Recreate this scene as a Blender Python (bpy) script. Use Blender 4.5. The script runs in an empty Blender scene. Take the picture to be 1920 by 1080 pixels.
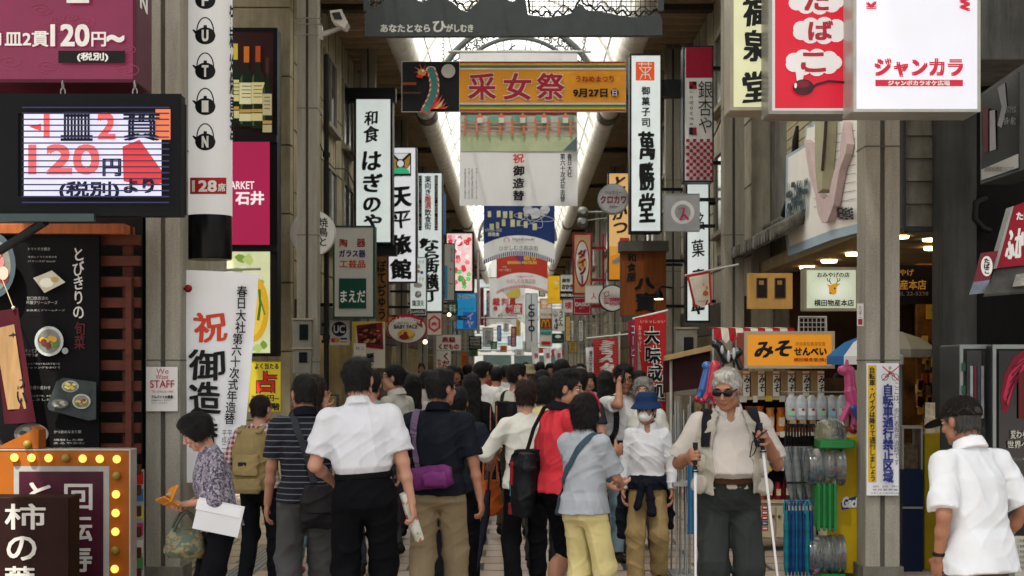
import bpy, math, random
import numpy as np
from mathutils import Vector, Matrix
R = math.radians
random.seed(7); np.random.seed(7)
scene = bpy.context.scene
COL = scene.collection
# ---------------------------------------------------------------- camera
F, CX, CY, H = 2800.0, 970.0, 683.0, 1.70      # focal length in photo pixels, vanishing point, eye height
cam = bpy.data.objects.new('camera', bpy.data.cameras.new('camera')); COL.objects.link(cam)
cam.location = (0, 0, H); cam.rotation_euler = (R(90), 0, 0)
cam.data.sensor_width = 36; cam.data.lens = F/1920*36
cam.data.shift_x = (960-CX)/1920; cam.data.shift_y = (CY-540)/1920
cam.data.clip_start = 0.5; cam.data.clip_end = 2000
cam.data.dof.use_dof = True; cam.data.dof.focus_distance = 10.0; cam.data.dof.aperture_fstop = 5.6
scene.camera = cam
# ---------------------------------------------------------------- sky, sun, exposure
SUN_EL, SUN_AZ = 58.0, 200.0                    # sun stands behind the camera, high, veiled
world = bpy.data.worlds.new("World"); scene.world = world; world.use_nodes = True
wn = world.node_tree.nodes; bg = wn['Background']
sky = wn.new('ShaderNodeTexSky'); sky.sky_type = 'NISHITA'; sky.sun_disc = False
sky.sun_elevation = R(SUN_EL); sky.sun_rotation = R(SUN_AZ); sky.dust_density = 3.0; sky.air_density = 1.0; sky.ozone_density = 0.6
hsv = wn.new('ShaderNodeHueSaturation'); hsv.inputs['Saturation'].default_value = 0.30
world.node_tree.links.new(sky.outputs[0], hsv.inputs['Color'])
world.node_tree.links.new(hsv.outputs[0], bg.inputs[0]); bg.inputs[1].default_value = 0.15
sl = bpy.data.lights.new('sun', 'SUN'); sl.energy = 4.5; sl.angle = R(.5); sl.color = (1, .96, .88)
so = bpy.data.objects.new('sun', sl); COL.objects.link(so)
sd = Vector((math.sin(R(SUN_AZ))*math.cos(R(SUN_EL)), math.cos(R(SUN_AZ))*math.cos(R(SUN_EL)), math.sin(R(SUN_EL))))
so.rotation_euler = sd.to_track_quat('Z', 'Y').to_euler()
scene.view_settings.view_transform = 'Standard'; scene.view_settings.look = 'None'
EXPO = 0.95
scene.view_settings.exposure = EXPO; scene.view_settings.gamma = 1
scene.cycles.max_bounces = 8; scene.cycles.diffuse_bounces = 4; scene.cycles.transmission_bounces = 6
scene.cycles.use_denoising = True; scene.cycles.sample_clamp_indirect = 4
LIT = 1.0/2**EXPO
# ---------------------------------------------------------------- helpers
# the street was measured in survey units of 0.785 m (pillar spacing / pillar width); U turns them into metres
UNIT = 0.785; U = UNIT; EYE = H; H = EYE/UNIT
def W(px, py, d): return Vector(((px-CX)/F*d, d, H-(py-CY)/F*d))
def WX(px, py, X):
    d = X*F/(px-CX); return Vector((X, d, H-(py-CY)/F*d))
def lin(c):
    if isinstance(c, str):
        c = c.lstrip('#'); c = c if len(c) == 6 else ''.join(q*2 for q in c); c = [int(c[i:i+2], 16)/255 for i in (0, 2, 4)]
        return tuple(x/12.92 if x <= .04045 else ((x+.055)/1.055)**2.4 for x in c)
    return tuple(c)
MATS = {}
def mat(col, rough=.6, var=.12, scale=6.0, bump=0.0, bscale=60.0, metal=0.0, emit=0.0, spec=.16, stretch=(1,1,1), dirt=0.0, trans=0.0):
    key = (str(col), rough, var, scale, bump, bscale, metal, emit, spec, stretch, dirt, trans)
    if key in MATS: return MATS[key]
    m = bpy.data.materials.new('surface'); m.use_nodes = True
    n, l = m.node_tree.nodes, m.node_tree.links; b = n['Principled BSDF']
    c = lin(col)
    tc = n.new('ShaderNodeTexCoord'); mp = n.new('ShaderNodeMapping'); mp.inputs['Scale'].default_value = stretch
    l.new(tc.outputs['Object'], mp.inputs[0])
    if var > 0:
        ns = n.new('ShaderNodeTexNoise'); ns.inputs['Scale'].default_value = scale; ns.inputs['Detail'].default_value = 5; ns.inputs['Roughness'].default_value = .65
        l.new(mp.outputs[0], ns.inputs['Vector'])
        rp = n.new('ShaderNodeValToRGB'); e = rp.color_ramp.elements
        e[0].position = .3; e[1].position = .7
        lo = max(0, 1-var-dirt); hi = 1+var
        e[0].color = (c[0]*lo, c[1]*lo, c[2]*lo*.97, 1); e[1].color = (min(1, c[0]*hi), min(1, c[1]*hi), min(1, c[2]*hi), 1)
        l.new(ns.outputs[0], rp.inputs[0]); l.new(rp.outputs[0], b.inputs['Base Color'])
        if dirt:     # rain streaks and grime
            m2 = n.new('ShaderNodeMapping'); m2.inputs['Scale'].default_value = (2.6, 2.6, .35); l.new(tc.outputs['Object'], m2.inputs[0])
            n2 = n.new('ShaderNodeTexNoise'); n2.inputs['Scale'].default_value = 1.6; n2.inputs['Detail'].default_value = 7; n2.inputs['Roughness'].default_value = .7; l.new(m2.outputs[0], n2.inputs['Vector'])
            r2 = n.new('ShaderNodeValToRGB'); r2.color_ramp.elements[0].position = .36; r2.color_ramp.elements[1].position = .62; k = 1-dirt*3.2; r2.color_ramp.elements[0].color = (k, k*.97, k*.92, 1); l.new(n2.outputs[0], r2.inputs[0])
            mx = n.new('ShaderNodeMix'); mx.data_type = 'RGBA'; mx.blend_type = 'MULTIPLY'; mx.inputs['Factor'].default_value = 1; l.new(rp.outputs[0], mx.inputs['A']); l.new(r2.outputs[0], mx.inputs['B']); l.new(mx.outputs['Result'], b.inputs['Base Color'])
        if emit:
            l.new(rp.outputs[0], b.inputs['Emission Color'])
            dk = n.new('ShaderNodeHueSaturation'); dk.inputs['Value'].default_value = .35; l.new(rp.outputs[0], dk.inputs['Color']); l.new(dk.outputs[0], b.inputs['Base Color'])
    else:
        b.inputs['Base Color'].default_value = (*c, 1)
        b.inputs['Emission Color'].default_value = (*c, 1)
    b.inputs['Roughness'].default_value = rough; b.inputs['Metallic'].default_value = metal
    b.inputs['Specular IOR Level'].default_value = spec
    b.inputs['Emission Strength'].default_value = emit*LIT
    if trans: b.inputs['Transmission Weight'].default_value = trans
    if bump:
        nb = n.new('ShaderNodeTexNoise'); nb.inputs['Scale'].default_value = bscale; nb.inputs['Detail'].default_value = 4
        l.new(mp.outputs[0], nb.inputs['Vector'])
        bp = n.new('ShaderNodeBump'); bp.inputs['Strength'].default_value = bump; bp.inputs['Distance'].default_value = .01
        l.new(nb.outputs[0], bp.inputs['Height']); l.new(bp.outputs[0], b.inputs['Normal'])
    MATS[key] = m
    return m
def lit(col, s=.8, var=0.07): return mat(col, .35, var, 2.6, emit=s, spec=.3)
def ink(col): return mat(col, .5, .06, 9.0)
def pat(kind, c1, c2, scale=(1,1,1), rough=.8, thr=.5, bump=.25, c3=None):
    """fabric and cladding patterns: stripes, checks, planks, tiles, flowers"""
    key = ('pat', kind, str(c1), str(c2), scale, rough, thr, bump, str(c3))
    if key in MATS: return MATS[key]
    m = bpy.data.materials.new(kind+'_surface'); m.use_nodes = True
    n, l = m.node_tree.nodes, m.node_tree.links; b = n['Principled BSDF']
    b.inputs['Roughness'].default_value = rough; b.inputs['Specular IOR Level'].default_value = .25
    tc = n.new('ShaderNodeTexCoord'); mp = n.new('ShaderNodeMapping'); mp.inputs['Scale'].default_value = scale
    l.new(tc.outputs['Object'], mp.inputs[0]); v = mp.outputs[0]
    C1, C2 = (*lin(c1), 1), (*lin(c2), 1)
    mix = n.new('ShaderNodeMix'); mix.data_type = 'RGBA'
    mix.inputs['A'].default_value = C1; mix.inputs['B'].default_value = C2
    def math_(op, a, bb=None):
        q = n.new('ShaderNodeMath'); q.operation = op
        for i, x in enumerate((a, bb)):
            if x is None: continue
            if hasattr(x, 'type') or hasattr(x, 'links'): l.new(x, q.inputs[i])
            else: q.inputs[i].default_value = x
        return q.outputs[0]
    sp = n.new('ShaderNodeSeparateXYZ'); l.new(v, sp.inputs[0])
    if kind in ('stripe', 'stripex'):
        f = math_('GREATER_THAN', math_('FRACT', sp.outputs[2 if kind == 'stripe' else 0]), thr)
    elif kind == 'plaid':
        a = math_('GREATER_THAN', math_('FRACT', sp.outputs[0]), .55); c = math_('GREATER_THAN', math_('FRACT', sp.outputs[2]), .55)
        f = math_('MULTIPLY', math_('ADD', a, c), .5)
    elif kind == 'brick':
        t = n.new('ShaderNodeTexBrick'); l.new(v, t.inputs['Vector']); t.inputs['Scale'].default_value = 1
        t.inputs['Mortar Size'].default_value = thr; t.inputs['Mortar Smooth'].default_value = .2; t.inputs['Brick Width'].default_value = 1.0; t.inputs['Row Height'].default_value = 1.0
        f = t.outputs['Fac']
    else:
        t = n.new('ShaderNodeTexNoise'); t.inputs['Scale'].default_value = 1; t.inputs['Detail'].default_value = 2.5; t.inputs['Distortion'].default_value = .6; l.new(v, t.inputs['Vector'])
        rp = n.new('ShaderNodeValToRGB'); rp.color_ramp.elements[0].position = thr-.04; rp.color_ramp.elements[1].position = thr+.04
        l.new(t.outputs[0], rp.inputs[0]); f = rp.outputs[0]
    l.new(f, mix.inputs['Factor'])
    out = mix.outputs['Result']
    if c3:
        t = n.new('ShaderNodeTexNoise'); t.inputs['Scale'].default_value = 1.7; t.inputs['Detail'].default_value = 2; l.new(v, t.inputs['Vector'])
        rp = n.new('ShaderNodeValToRGB'); rp.color_ramp.elements[0].position = .56; rp.color_ramp.elements[1].position = .62
        l.new(t.outputs[0], rp.inputs[0])
        m2 = n.new('ShaderNodeMix'); m2.data_type = 'RGBA'; l.new(rp.outputs[0], m2.inputs['Factor']); l.new(out, m2.inputs['A']); m2.inputs['B'].default_value = (*lin(c3), 1)
        out = m2.outputs['Result']
    nz = n.new('ShaderNodeTexNoise'); nz.inputs['Scale'].default_value = 3; nz.inputs['Detail'].default_value = 6; l.new(tc.outputs['Object'], nz.inputs['Vector'])
    m3 = n.new('ShaderNodeMix'); m3.data_type = 'RGBA'; m3.blend_type = 'MULTIPLY'; m3.inputs['Factor'].default_value = .35
    l.new(out, m3.inputs['A']); l.new(nz.outputs[0], m3.inputs['B']); l.new(m3.outputs['Result'], b.inputs['Base Color'])
    if bump:
        bp = n.new('ShaderNodeBump'); bp.inputs['Strength'].default_value = bump; bp.inputs['Distance'].default_value = .01
        l.new(f, bp.inputs['Height']); l.new(bp.outputs[0], b.inputs['Normal'])
    MATS[key] = m
    return m
def tag(o, label, cat, group=None, kind=None):
    if label: o['label'] = label
    if cat: o['category'] = cat
    if group: o['group'] = group
    if kind: o['kind'] = kind
    return o
def thing(name, label, cat, loc=(0,0,0), group=None, rz=0):
    o = bpy.data.objects.new(name, None); COL.objects.link(o); o.location = Vector(loc)*U; o.rotation_euler = (0, 0, rz)
    o.empty_display_size = .1
    return tag(o, label, cat, group)
def copy_tree(o, parent=None):
    c = o.copy(); COL.objects.link(c)
    if parent: c.parent = parent
    for ch in list(o.children): copy_tree(ch, c)
    return c
class MB:
    """collects faces; build() links them as one mesh object (vertices given in world space, stored relative to the root)"""
    def __init__(s): s.v, s.f, s.m, s.sm = [], [], [], []
    def add(s, vs, fs, mi=0, smooth=False):
        o = len(s.v); s.v.extend([tuple(x) for x in vs]); s.f.extend([tuple(i+o for i in f) for f in fs]); s.m.extend([mi]*len(fs)); s.sm.extend([smooth]*len(fs)); return s
    def box(s, x0, x1, y0, y1, z0, z1, mi=0, bev=0):
        if bev:
            b = min(bev, abs(x1-x0)*.45, abs(y1-y0)*.45, abs(z1-z0)*.45)
            vs, fs = [], []
            idx = {}
            for i, X in enumerate((x0, x1)):
                for j, Y in enumerate((y0, y1)):
                    for k, Z in enumerate((z0, z1)):
                        sx, sy, sz = (1 if i == 0 else -1)*b, (1 if j == 0 else -1)*b, (1 if k == 0 else -1)*b
                        for a, p in enumerate(((X, Y+sy, Z+sz), (X+sx, Y, Z+sz), (X+sx, Y+sy, Z))):
                            idx[i, j, k, a] = len(vs); vs.append(p)
            I = lambda i, j, k, a: idx[i, j, k, a]
            for i in (0, 1):
                q = [I(i,0,0,0), I(i,1,0,0), I(i,1,1,0), I(i,0,1,0)]; fs.append(q if i else q[::-1])
                q = [I(0,i,0,1), I(0,i,1,1), I(1,i,1,1), I(1,i,0,1)]; fs.append(q if i else q[::-1])
                q = [I(0,0,i,2), I(1,0,i,2), I(1,1,i,2), I(0,1,i,2)]; fs.append(q if i else q[::-1])
            for p in (0, 1):
                for q_ in (0, 1):
                    f = [I(0,p,q_,1), I(1,p,q_,1), I(1,p,q_,2), I(0,p,q_,2)]; fs.append(f)
                    f = [I(p,0,q_,0), I(p,1,q_,0), I(p,1,q_,2), I(p,0,q_,2)]; fs.append(f)
                    f = [I(p,q_,0,0), I(p,q_,1,0), I(p,q_,1,1), I(p,q_,0,1)]; fs.append(f)
                    for r in (0, 1): pass
            for i in (0, 1):
                for j in (0, 1):
                    for k in (0, 1): fs.append([I(i,j,k,0), I(i,j,k,1), I(i,j,k,2)])
            return s.add(vs, fs, mi)
        vs = [(x, y, z) for x in (x0, x1) for y in (y0, y1) for z in (z0, z1)]
        return s.add(vs, [(0,1,3,2), (4,6,7,5), (0,4,5,1), (2,3,7,6), (0,2,6,4), (1,5,7,3)], mi)
    def tube(s, pts, r, n=8, mi=0, caps=True, closed=False):
        pts = [Vector(p) for p in pts]; k = len(pts); rs = r if isinstance(r, (list, tuple)) else [r]*k
        vs, fs, prev = [], [], None
        for i, p in enumerate(pts):
            if closed: t = pts[(i+1) % k]-pts[i-1]
            else: t = pts[min(i+1, k-1)]-pts[max(i-1, 0)]
            t = t.normalized() if t.length > 1e-9 else Vector((0,0,1))
            if prev is None: u = t.orthogonal().normalized()
            else:
                u = prev-t*prev.dot(t); u = u.normalized() if u.length > 1e-6 else t.orthogonal().normalized()
            prev = u; w = t.cross(u)
            vs += [p+(u*math.cos(a)+w*math.sin(a))*rs[i] for a in (2*math.pi*j/n for j in range(n))]
        for i in range(k if closed else k-1):
            a, b = i*n, ((i+1) % k)*n
            fs += [(a+j, a+(j+1) % n, b+(j+1) % n, b+j) for j in range(n)]
        s.add(vs, fs, mi, n > 5)
        if caps and not closed: s.add(vs[:n], [tuple(range(n))[::-1]], mi); s.add(vs[-n:], [tuple(range(n))], mi)
        return s
    def lathe(s, c, prof, n=20, mi=0, axis='z', sx=1, sy=1):
        c = Vector(c); vs, fs = [], []
        for r, h in prof:
            for j in range(n):
                a = 2*math.pi*j/n; p = (r*math.cos(a)*sx, r*math.sin(a)*sy, h)
                if axis == 'y': p = (p[0], h, p[1])
                if axis == 'x': p = (h, p[0], p[1])
                vs.append(c+Vector(p))
        for i in range(len(prof)-1): fs += [(i*n+j, i*n+(j+1) % n, (i+1)*n+(j+1) % n, (i+1)*n+j) for j in range(n)]
        s.add(vs, fs, mi, True)
        s.add(vs[:n], [tuple(range(n))[::-1]], mi); s.add(vs[-n:], [tuple(range(n))], mi)
        return s
    def ball(s, c, r, n=12, mi=0, squash=(1,1,1)):
        c = Vector(c); m = n//2+1
        vs = [c+Vector((r*squash[0]*math.sin(math.pi*i/m)*math.cos(2*math.pi*j/n), r*squash[1]*math.sin(math.pi*i/m)*math.sin(2*math.pi*j/n), r*squash[2]*math.cos(math.pi*i/m))) for i in range(1, m) for j in range(n)]
        fs = [(i*n+j, (i+1)*n+j, (i+1)*n+(j+1) % n, i*n+(j+1) % n) for i in range(m-2) for j in range(n)]
        k = len(vs); vs += [c+Vector((0,0,r*squash[2])), c-Vector((0,0,r*squash[2]))]
        fs += [(k, j, (j+1) % n) for j in range(n)]+[(k+1, (m-2)*n+(j+1) % n, (m-2)*n+j) for j in range(n)]
        return s.add(vs, fs, mi, True)
    def slab(s, poly, off, mi=0):
        """prism: polygon points (3-D) pushed along off"""
        off = Vector(off); n = len(poly); vs = [Vector(p) for p in poly]+[Vector(p)+off for p in poly]
        fs = [tuple(range(n)), tuple(range(2*n-1, n-1, -1))]+[(i, i+n, (i+1) % n+n, (i+1) % n) for i in range(n)]
        return s.add(vs, fs, mi)
    def build(s, name, mats, root=None, label=None, fixn=False):
        me = bpy.data.meshes.new(name); L = root.matrix_basis.inverted() if root else Matrix()
        par = root
        if root and root.parent: L = (root.parent.matrix_basis @ root.matrix_basis).inverted()
        me.from_pydata([L @ (Vector(v)*U) for v in s.v], [], s.f)
        for m in (mats if isinstance(mats, (list, tuple)) else [mats]): me.materials.append(m)
        me.polygons.foreach_set('material_index', s.m); me.polygons.foreach_set('use_smooth', s.sm)
        if fixn:
            import bmesh
            b = bmesh.new(); b.from_mesh(me); bmesh.ops.recalc_face_normals(b, faces=b.faces); b.to_mesh(me); b.free()
        me.update()
        o = bpy.data.objects.new(name, me); COL.objects.link(o)
        if root: o.parent = root
        if label: o['label'] = label
        return o
def B(name, mats, root, *boxes, bev=0, label=None):
    m = MB()
    for b in boxes: m.box(*b[:6], mi=b[6] if len(b) > 6 else 0, bev=bev)
    return m.build(name, mats, root, label)
# ---------------------------------------------------------------- lettering
_gl = {}
def glyphs(s):
    if s in _gl: return _gl[s]
    cu = bpy.data.curves.new('lettering', 'FONT'); cu.body = s; cu.size = 1; cu.resolution_u = 3
    ob = bpy.data.objects.new('lettering', cu); COL.objects.link(ob)
    me = bpy.data.meshes.new_from_object(ob.evaluated_get(bpy.context.evaluated_depsgraph_get()))
    v = np.array([x.co[:2] for x in me.vertices]) if len(me.vertices) else np.zeros((0, 2))
    f = [tuple(p.vertices) for p in me.polygons]
    bpy.data.objects.remove(ob); bpy.data.curves.remove(cu); bpy.data.meshes.remove(me)
    _gl[s] = (v, f); return _gl[s]
EM = None
class Sign:
    """flat artwork laid on a real panel; M maps photo measurements to the panel's plane, layers stand a few mm proud"""
    def __init__(s, root, M, step=.003, start=.003):
        s.root, s.M, s.step, s.off, s.parts = root, M, step, start, {}
    def _mb(s, name, m):
        k = (name, m.name); 
        if k not in s.parts: s.parts[k] = (MB(), m, name)
        return s.parts[k][0]
    def poly(s, pts, m, name='picture', lift=None):
        mb = s._mb(name, m); o = s.off if lift is None else lift
        mb.add([s.M(x, y, o) for x, y in pts], [tuple(range(len(pts)))[::-1]]); s.off += s.step; return s
    def rect(s, x0, y0, x1, y1, m, name='picture'): return s.poly([(x0, y0), (x1, y0), (x1, y1), (x0, y1)], m, name)
    def ell(s, x, y, rx, ry, m, name='picture', n=24, a0=0, a1=360):
        p = [(x+rx*math.cos(R(a0+(a1-a0)*i/n)), y+ry*math.sin(R(a0+(a1-a0)*i/n))) for i in range(n+(1 if a1-a0 < 360 else 0))]
        return s.poly(p, m, name)
    def line(s, pts, w, m, name='picture', closed=False):
        mb = s._mb(name, m); o = s.off; s.off += s.step
        pts = list(pts)+([pts[0]] if closed else [])
        for (x0, y0), (x1, y1) in zip(pts, pts[1:]):
            L = math.hypot(x1-x0, y1-y0) or 1; nx, ny = -(y1-y0)/L*w/2, (x1-x0)/L*w/2; ex, ey = (x1-x0)/L*w*.3, (y1-y0)/L*w*.3
            o += .0002
            mb.add([s.M(a, b, o) for a, b in ((x0+nx-ex, y0+ny-ey), (x1+nx+ex, y1+ny+ey), (x1-nx+ex, y1-ny+ey), (x0-nx-ex, y0-ny-ey))], [(0, 1, 2, 3)])
        return s
    def frame(s, x0, y0, x1, y1, w, m, name='border'):
        return s.line([(x0, y0), (x1, y0), (x1, y1), (x0, y1)], w, m, name, True)
    def _put(s, v, f, m, bold, brush, name):
        mb = s._mb(name, m); offs = [(0, 0)]
        if bold: offs = [(-bold, -bold), (bold, -bold), (bold, bold), (-bold, bold)]
        if brush: offs = [(t*brush, -t*brush*.55) for t in (-1, -.5, 0, .5, 1)]+[(t*brush*.5, t*brush*.5) for t in (-1, 1)]
        for i, (dx, dy) in enumerate(offs):
            o = s.off+i*.0004
            mb.add([s.M(x+dx, y+dy, o) for x, y in v], f)
        s.off += s.step+.0004*len(offs)
    def t(s, txt, x0, y0, x1, y1, col, bold=0, brush=0, name='lettering', slant=0, arc=0):
        v, f = glyphs(txt); m = col if not isinstance(col, str) else ink(col)
        if not len(v): return s
        lo, hi = v.min(0), v.max(0); q = (v-lo)/np.maximum(hi-lo, 1e-6)
        X = x0+q[:, 0]*(x1-x0); Y = y1-q[:, 1]*(y1-y0)
        if slant: X = X+q[:, 1]*slant
        if arc: Y = Y+arc*(2*q[:, 0]-1)**2
        if brush:
            sc = max(abs(y1-y0), 1); X = X+.03*sc*np.sin(Y/sc*5+x0); Y = Y+.035*sc*np.sin(X/sc*4.3+y0)-.05*(X-(x0+x1)/2)
        s._put(np.stack([X, Y], 1), f, m, bold, brush, name); return s
    def v(s, txt, xc, y0, y1, w, col, bold=0, brush=0, name='lettering', rot=0, dx=0):
        """vertical writing: one cell per character"""
        global EM
        if EM is None:
            e = glyphs('国')[0]; EM = (e.max(0)-e.min(0)).max()
        m = col if not isinstance(col, str) else ink(col)
        n = len(txt); p = (y1-y0)/n
        for i, ch in enumerate(txt):
            v, f = glyphs(ch)
            if not len(v): continue
            c = (v.min(0)+v.max(0))/2; q = (v-c)/EM
            if ch in 'ー~': q = np.stack([q[:, 1], q[:, 0]], 1)
            if rot: q = np.stack([-q[:, 1]*-1, -q[:, 0]], 1) if rot > 0 else np.stack([-q[:, 1], q[:, 0]], 1)
            cy = y0+(i+.5)*p; jx = jy = 0; k = 1
            if ch in '、。': jx, jy = w*.3, -p*.3
            X = xc+dx*i+jx+q[:, 0]*w*.92*k; Y = cy+jy-q[:, 1]*p*.92*k
            if brush: X = X+.05*w*np.sin(Y/p*4+i*2.1); Y = Y+.04*p*np.sin(X/w*4+i)-.08*(X-xc)
            s._put(np.stack([X, Y], 1), f, m, bold, brush, name)
            s.off -= s.step+.0004*7*(1 if brush else 0)
        s.off += s.step+.004; return s
    def done(s):
        for mb, m, name in s.parts.values(): mb.build(name, m, s.root)
def front(d): return lambda x, y, o=0: W(x, y, d)-Vector((0, o, 0))
def wallmap(X):
    sg = -1 if X > 0 else 1
    return lambda x, y, o=0: WX(x, y, X)+Vector((sg*o, 0, 0))
DARK = mat('#15161a', .45, .15, 4, bump=.1)
STEEL = mat('#8d8f8c', .45, .15, 8, bump=.15, metal=.4)
def sign(name, label, cat, box, d, depth=.22, fr=.03, fcol=None, pcol=None, group=None, bracket=None, round_=False):
    """box sign that faces the street's near end: frame, panel, bracket; returns a Sign to draw on"""
    x0, y0, x1, y1 = box; a, b = W(x0, y1, d), W(x1, y0, d)
    cx = (a.x+b.x)/2
    r = thing(name, label, cat, (cx, d, a.z), group)
    fm = fcol if fcol else DARK
    f = MB(); f.box(a.x, b.x, d+.012, d+depth, a.z, b.z, bev=.01)
    t = fr
    f.box(a.x, a.x+t, d-.008, d+.0119, a.z, b.z); f.box(b.x-t, b.x, d-.008, d+.0119, a.z, b.z)
    f.box(a.x+t, b.x-t, d-.008, d+.0119, a.z, a.z+t); f.box(a.x+t, b.x-t, d-.008, d+.0119, b.z-t, b.z)
    f.build('frame', fm, r)
    if pcol: B('panel', pcol, r, (a.x+t, b.x-t, d, d+.0118, a.z+t, b.z-t))
    if bracket is not None:
        m = MB(); side = bracket
        for q in (.15, .85):
            z = a.z+(b.z-a.z)*q
            xe = b.x if side > 0 else a.x
            sx_ = side*.93; bt = .03 if d < 50 else .015; m.box(min(xe, sx_), max(xe, sx_), d+depth*.35, d+depth*.65, z-bt, z+bt)
        m.build('bracket', DARK if d < 50 else STEEL, r)
    return Sign(r, front(d))
# ================================================================ the arcade
def struct(o): o['kind'] = 'structure'; return o
def ground_mat():
    m = bpy.data.materials.new('paving'); m.use_nodes = True
    n, l = m.node_tree.nodes, m.node_tree.links; b = n['Principled BSDF']
    tc = n.new('ShaderNodeTexCoord')
    br = n.new('ShaderNodeTexBrick'); br.inputs['Scale'].default_value = 1; br.inputs['Brick Width'].default_value = .6; br.inputs['Row Height'].default_value = .44
    br.inputs['Mortar Size'].default_value = .022; br.inputs['Mortar Smooth'].default_value = .15; br.inputs['Bias'].default_value = 0
    br.inputs['Color1'].default_value = (.43, .335, .26, 1); br.inputs['Color2'].default_value = (.34, .265, .21, 1); br.inputs['Mortar'].default_value = (.045, .042, .042, 1)
    l.new(tc.outputs['Object'], br.inputs['Vector'])
    ns = n.new('ShaderNodeTexNoise'); ns.inputs['Scale'].default_value = 2.2; ns.inputs['Detail'].default_value = 8; ns.inputs['Roughness'].default_value = .7
    l.new(tc.outputs['Object'], ns.inputs['Vector'])
    rp = n.new('ShaderNodeValToRGB'); rp.color_ramp.elements[0].position = .3; rp.color_ramp.elements[0].color = (.6, .6, .6, 1); rp.color_ramp.elements[1].position = .7
    l.new(ns.outputs[0], rp.inputs[0])
    mx = n.new('ShaderNodeMix'); mx.data_type = 'RGBA'; mx.blend_type = 'MULTIPLY'; mx.inputs['Factor'].default_value = .8
    l.new(br.outputs['Color'], mx.inputs['A']); l.new(rp.outputs[0], mx.inputs['B']); l.new(mx.outputs['Result'], b.inputs['Base Color'])
    b.inputs['Roughness'].default_value = .42
    bp = n.new('ShaderNodeBump'); bp.inputs['Strength'].default_value = .3; bp.inputs['Distance'].default_value = .01; l.new(br.outputs['Fac'], bp.inputs['Height']); bp.invert = True
    l.new(bp.outputs[0], b.inputs['Normal'])
    return m
g = MB(); g.add([(-300, -60, 0), (300, -60, 0), (300, 600, 0), (-300, 600, 0)], [(0, 1, 2, 3)])
struct(g.build('ground', ground_mat()))
B('drain_grate', pat('stripex', '#55585a', '#8b8f90', (25, 1, 1), .5, .5), None, (-3.0, -2.72, 9, 60, .004, .012))
tag(bpy.data.objects['drain_grate'], 'long grey metal drain grating set in the paving along the ryokan side shopfronts', 'grating')

CONC = mat('#9c988c', .85, .12, 70, bump=.35, bscale=120, dirt=.10)
CONC2 = mat('#6d6a60', .8, .16, 5, bump=.3, bscale=90, dirt=.1)
TAN = mat('#b4aa8e', .8, .10, 3, bump=.2, bscale=50, dirt=.12)
SOFF = pat('stripex', '#15110d', '#3a3026', (1, 1, 1), .8, .06)
def soff_mat():
    return pat('stripe_soffit', '#4a4035', '#332b23', (2.2, .3, 2), .8, .5)
# translucent roof skin
vm = bpy.data.materials.new('roof_skin'); vm.use_nodes = True
n_, l_ = vm.node_tree.nodes, vm.node_tree.links; n_.remove(n_['Principled BSDF'])
tr = n_.new('ShaderNodeBsdfTranslucent'); df = n_.new('ShaderNodeBsdfDiffuse'); tp = n_.new('ShaderNodeBsdfTransparent'); m1 = n_.new('ShaderNodeMixShader'); m2 = n_.new('ShaderNodeMixShader')
tr.inputs[0].default_value = (.78, .775, .72, 1); df.inputs[0].default_value = (.8, .8, .78, 1); tp.inputs[0].default_value = (.95, .96, .95, 1)
m1.inputs[0].default_value = .06; m2.inputs[0].default_value = .12
l_.new(tr.outputs[0], m1.inputs[1]); l_.new(df.outputs[0], m1.inputs[2]); l_.new(m1.outputs[0], m2.inputs[1]); l_.new(tp.outputs[0], m2.inputs[2])
l_.new(m2.outputs[0], n_['Material Output'].inputs[0])
Y0, Y1, HS, VR = 1.5, 128.0, 9.42, 2.75  # unseen near stretch of roof, brought forward to keep sun off the people
roof = thing('arcade_roof', 'white barrel vaulted arcade roof with ribbed side ducts and dark plank soffits', 'arcade roof', (0, Y0, HS))
m = MB(); N = 20
arc = [(VR*math.cos(math.pi*i/N), HS+VR*math.sin(math.pi*i/N)) for i in range(N+1)]
m.add([(x, y, z) for y in (Y0, Y1) for x, z in arc], [(i, i+1, i+N+2, i+N+1) for i in range(N)], 0, True)
m.build('vault_skin', vm, roof)
WHITE = mat('#d8d8d2', .5, .06, 3)
for k in range(int((Y1-Y0)/3.5)+1):
    y = Y0+.2+k*3.5; m = MB(); m.tube([(x*.985, y, HS+(z-HS)*.985) for x, z in arc], .05, 6); m.build('rib', WHITE, roof)
for k in range(1, N, 2):
    x, z = arc[k]; m = MB(); m.tube([(x*.99, Y0, HS+(z-HS)*.99), (x*.99, Y1, HS+(z-HS)*.99)], .022, 5); m.build('purlin', mat('#8f8f88', .5), roof)
DUCT = mat('#f0ede4', .35, .06, 1.2, bump=.1, bscale=9, dirt=.03)
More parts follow.
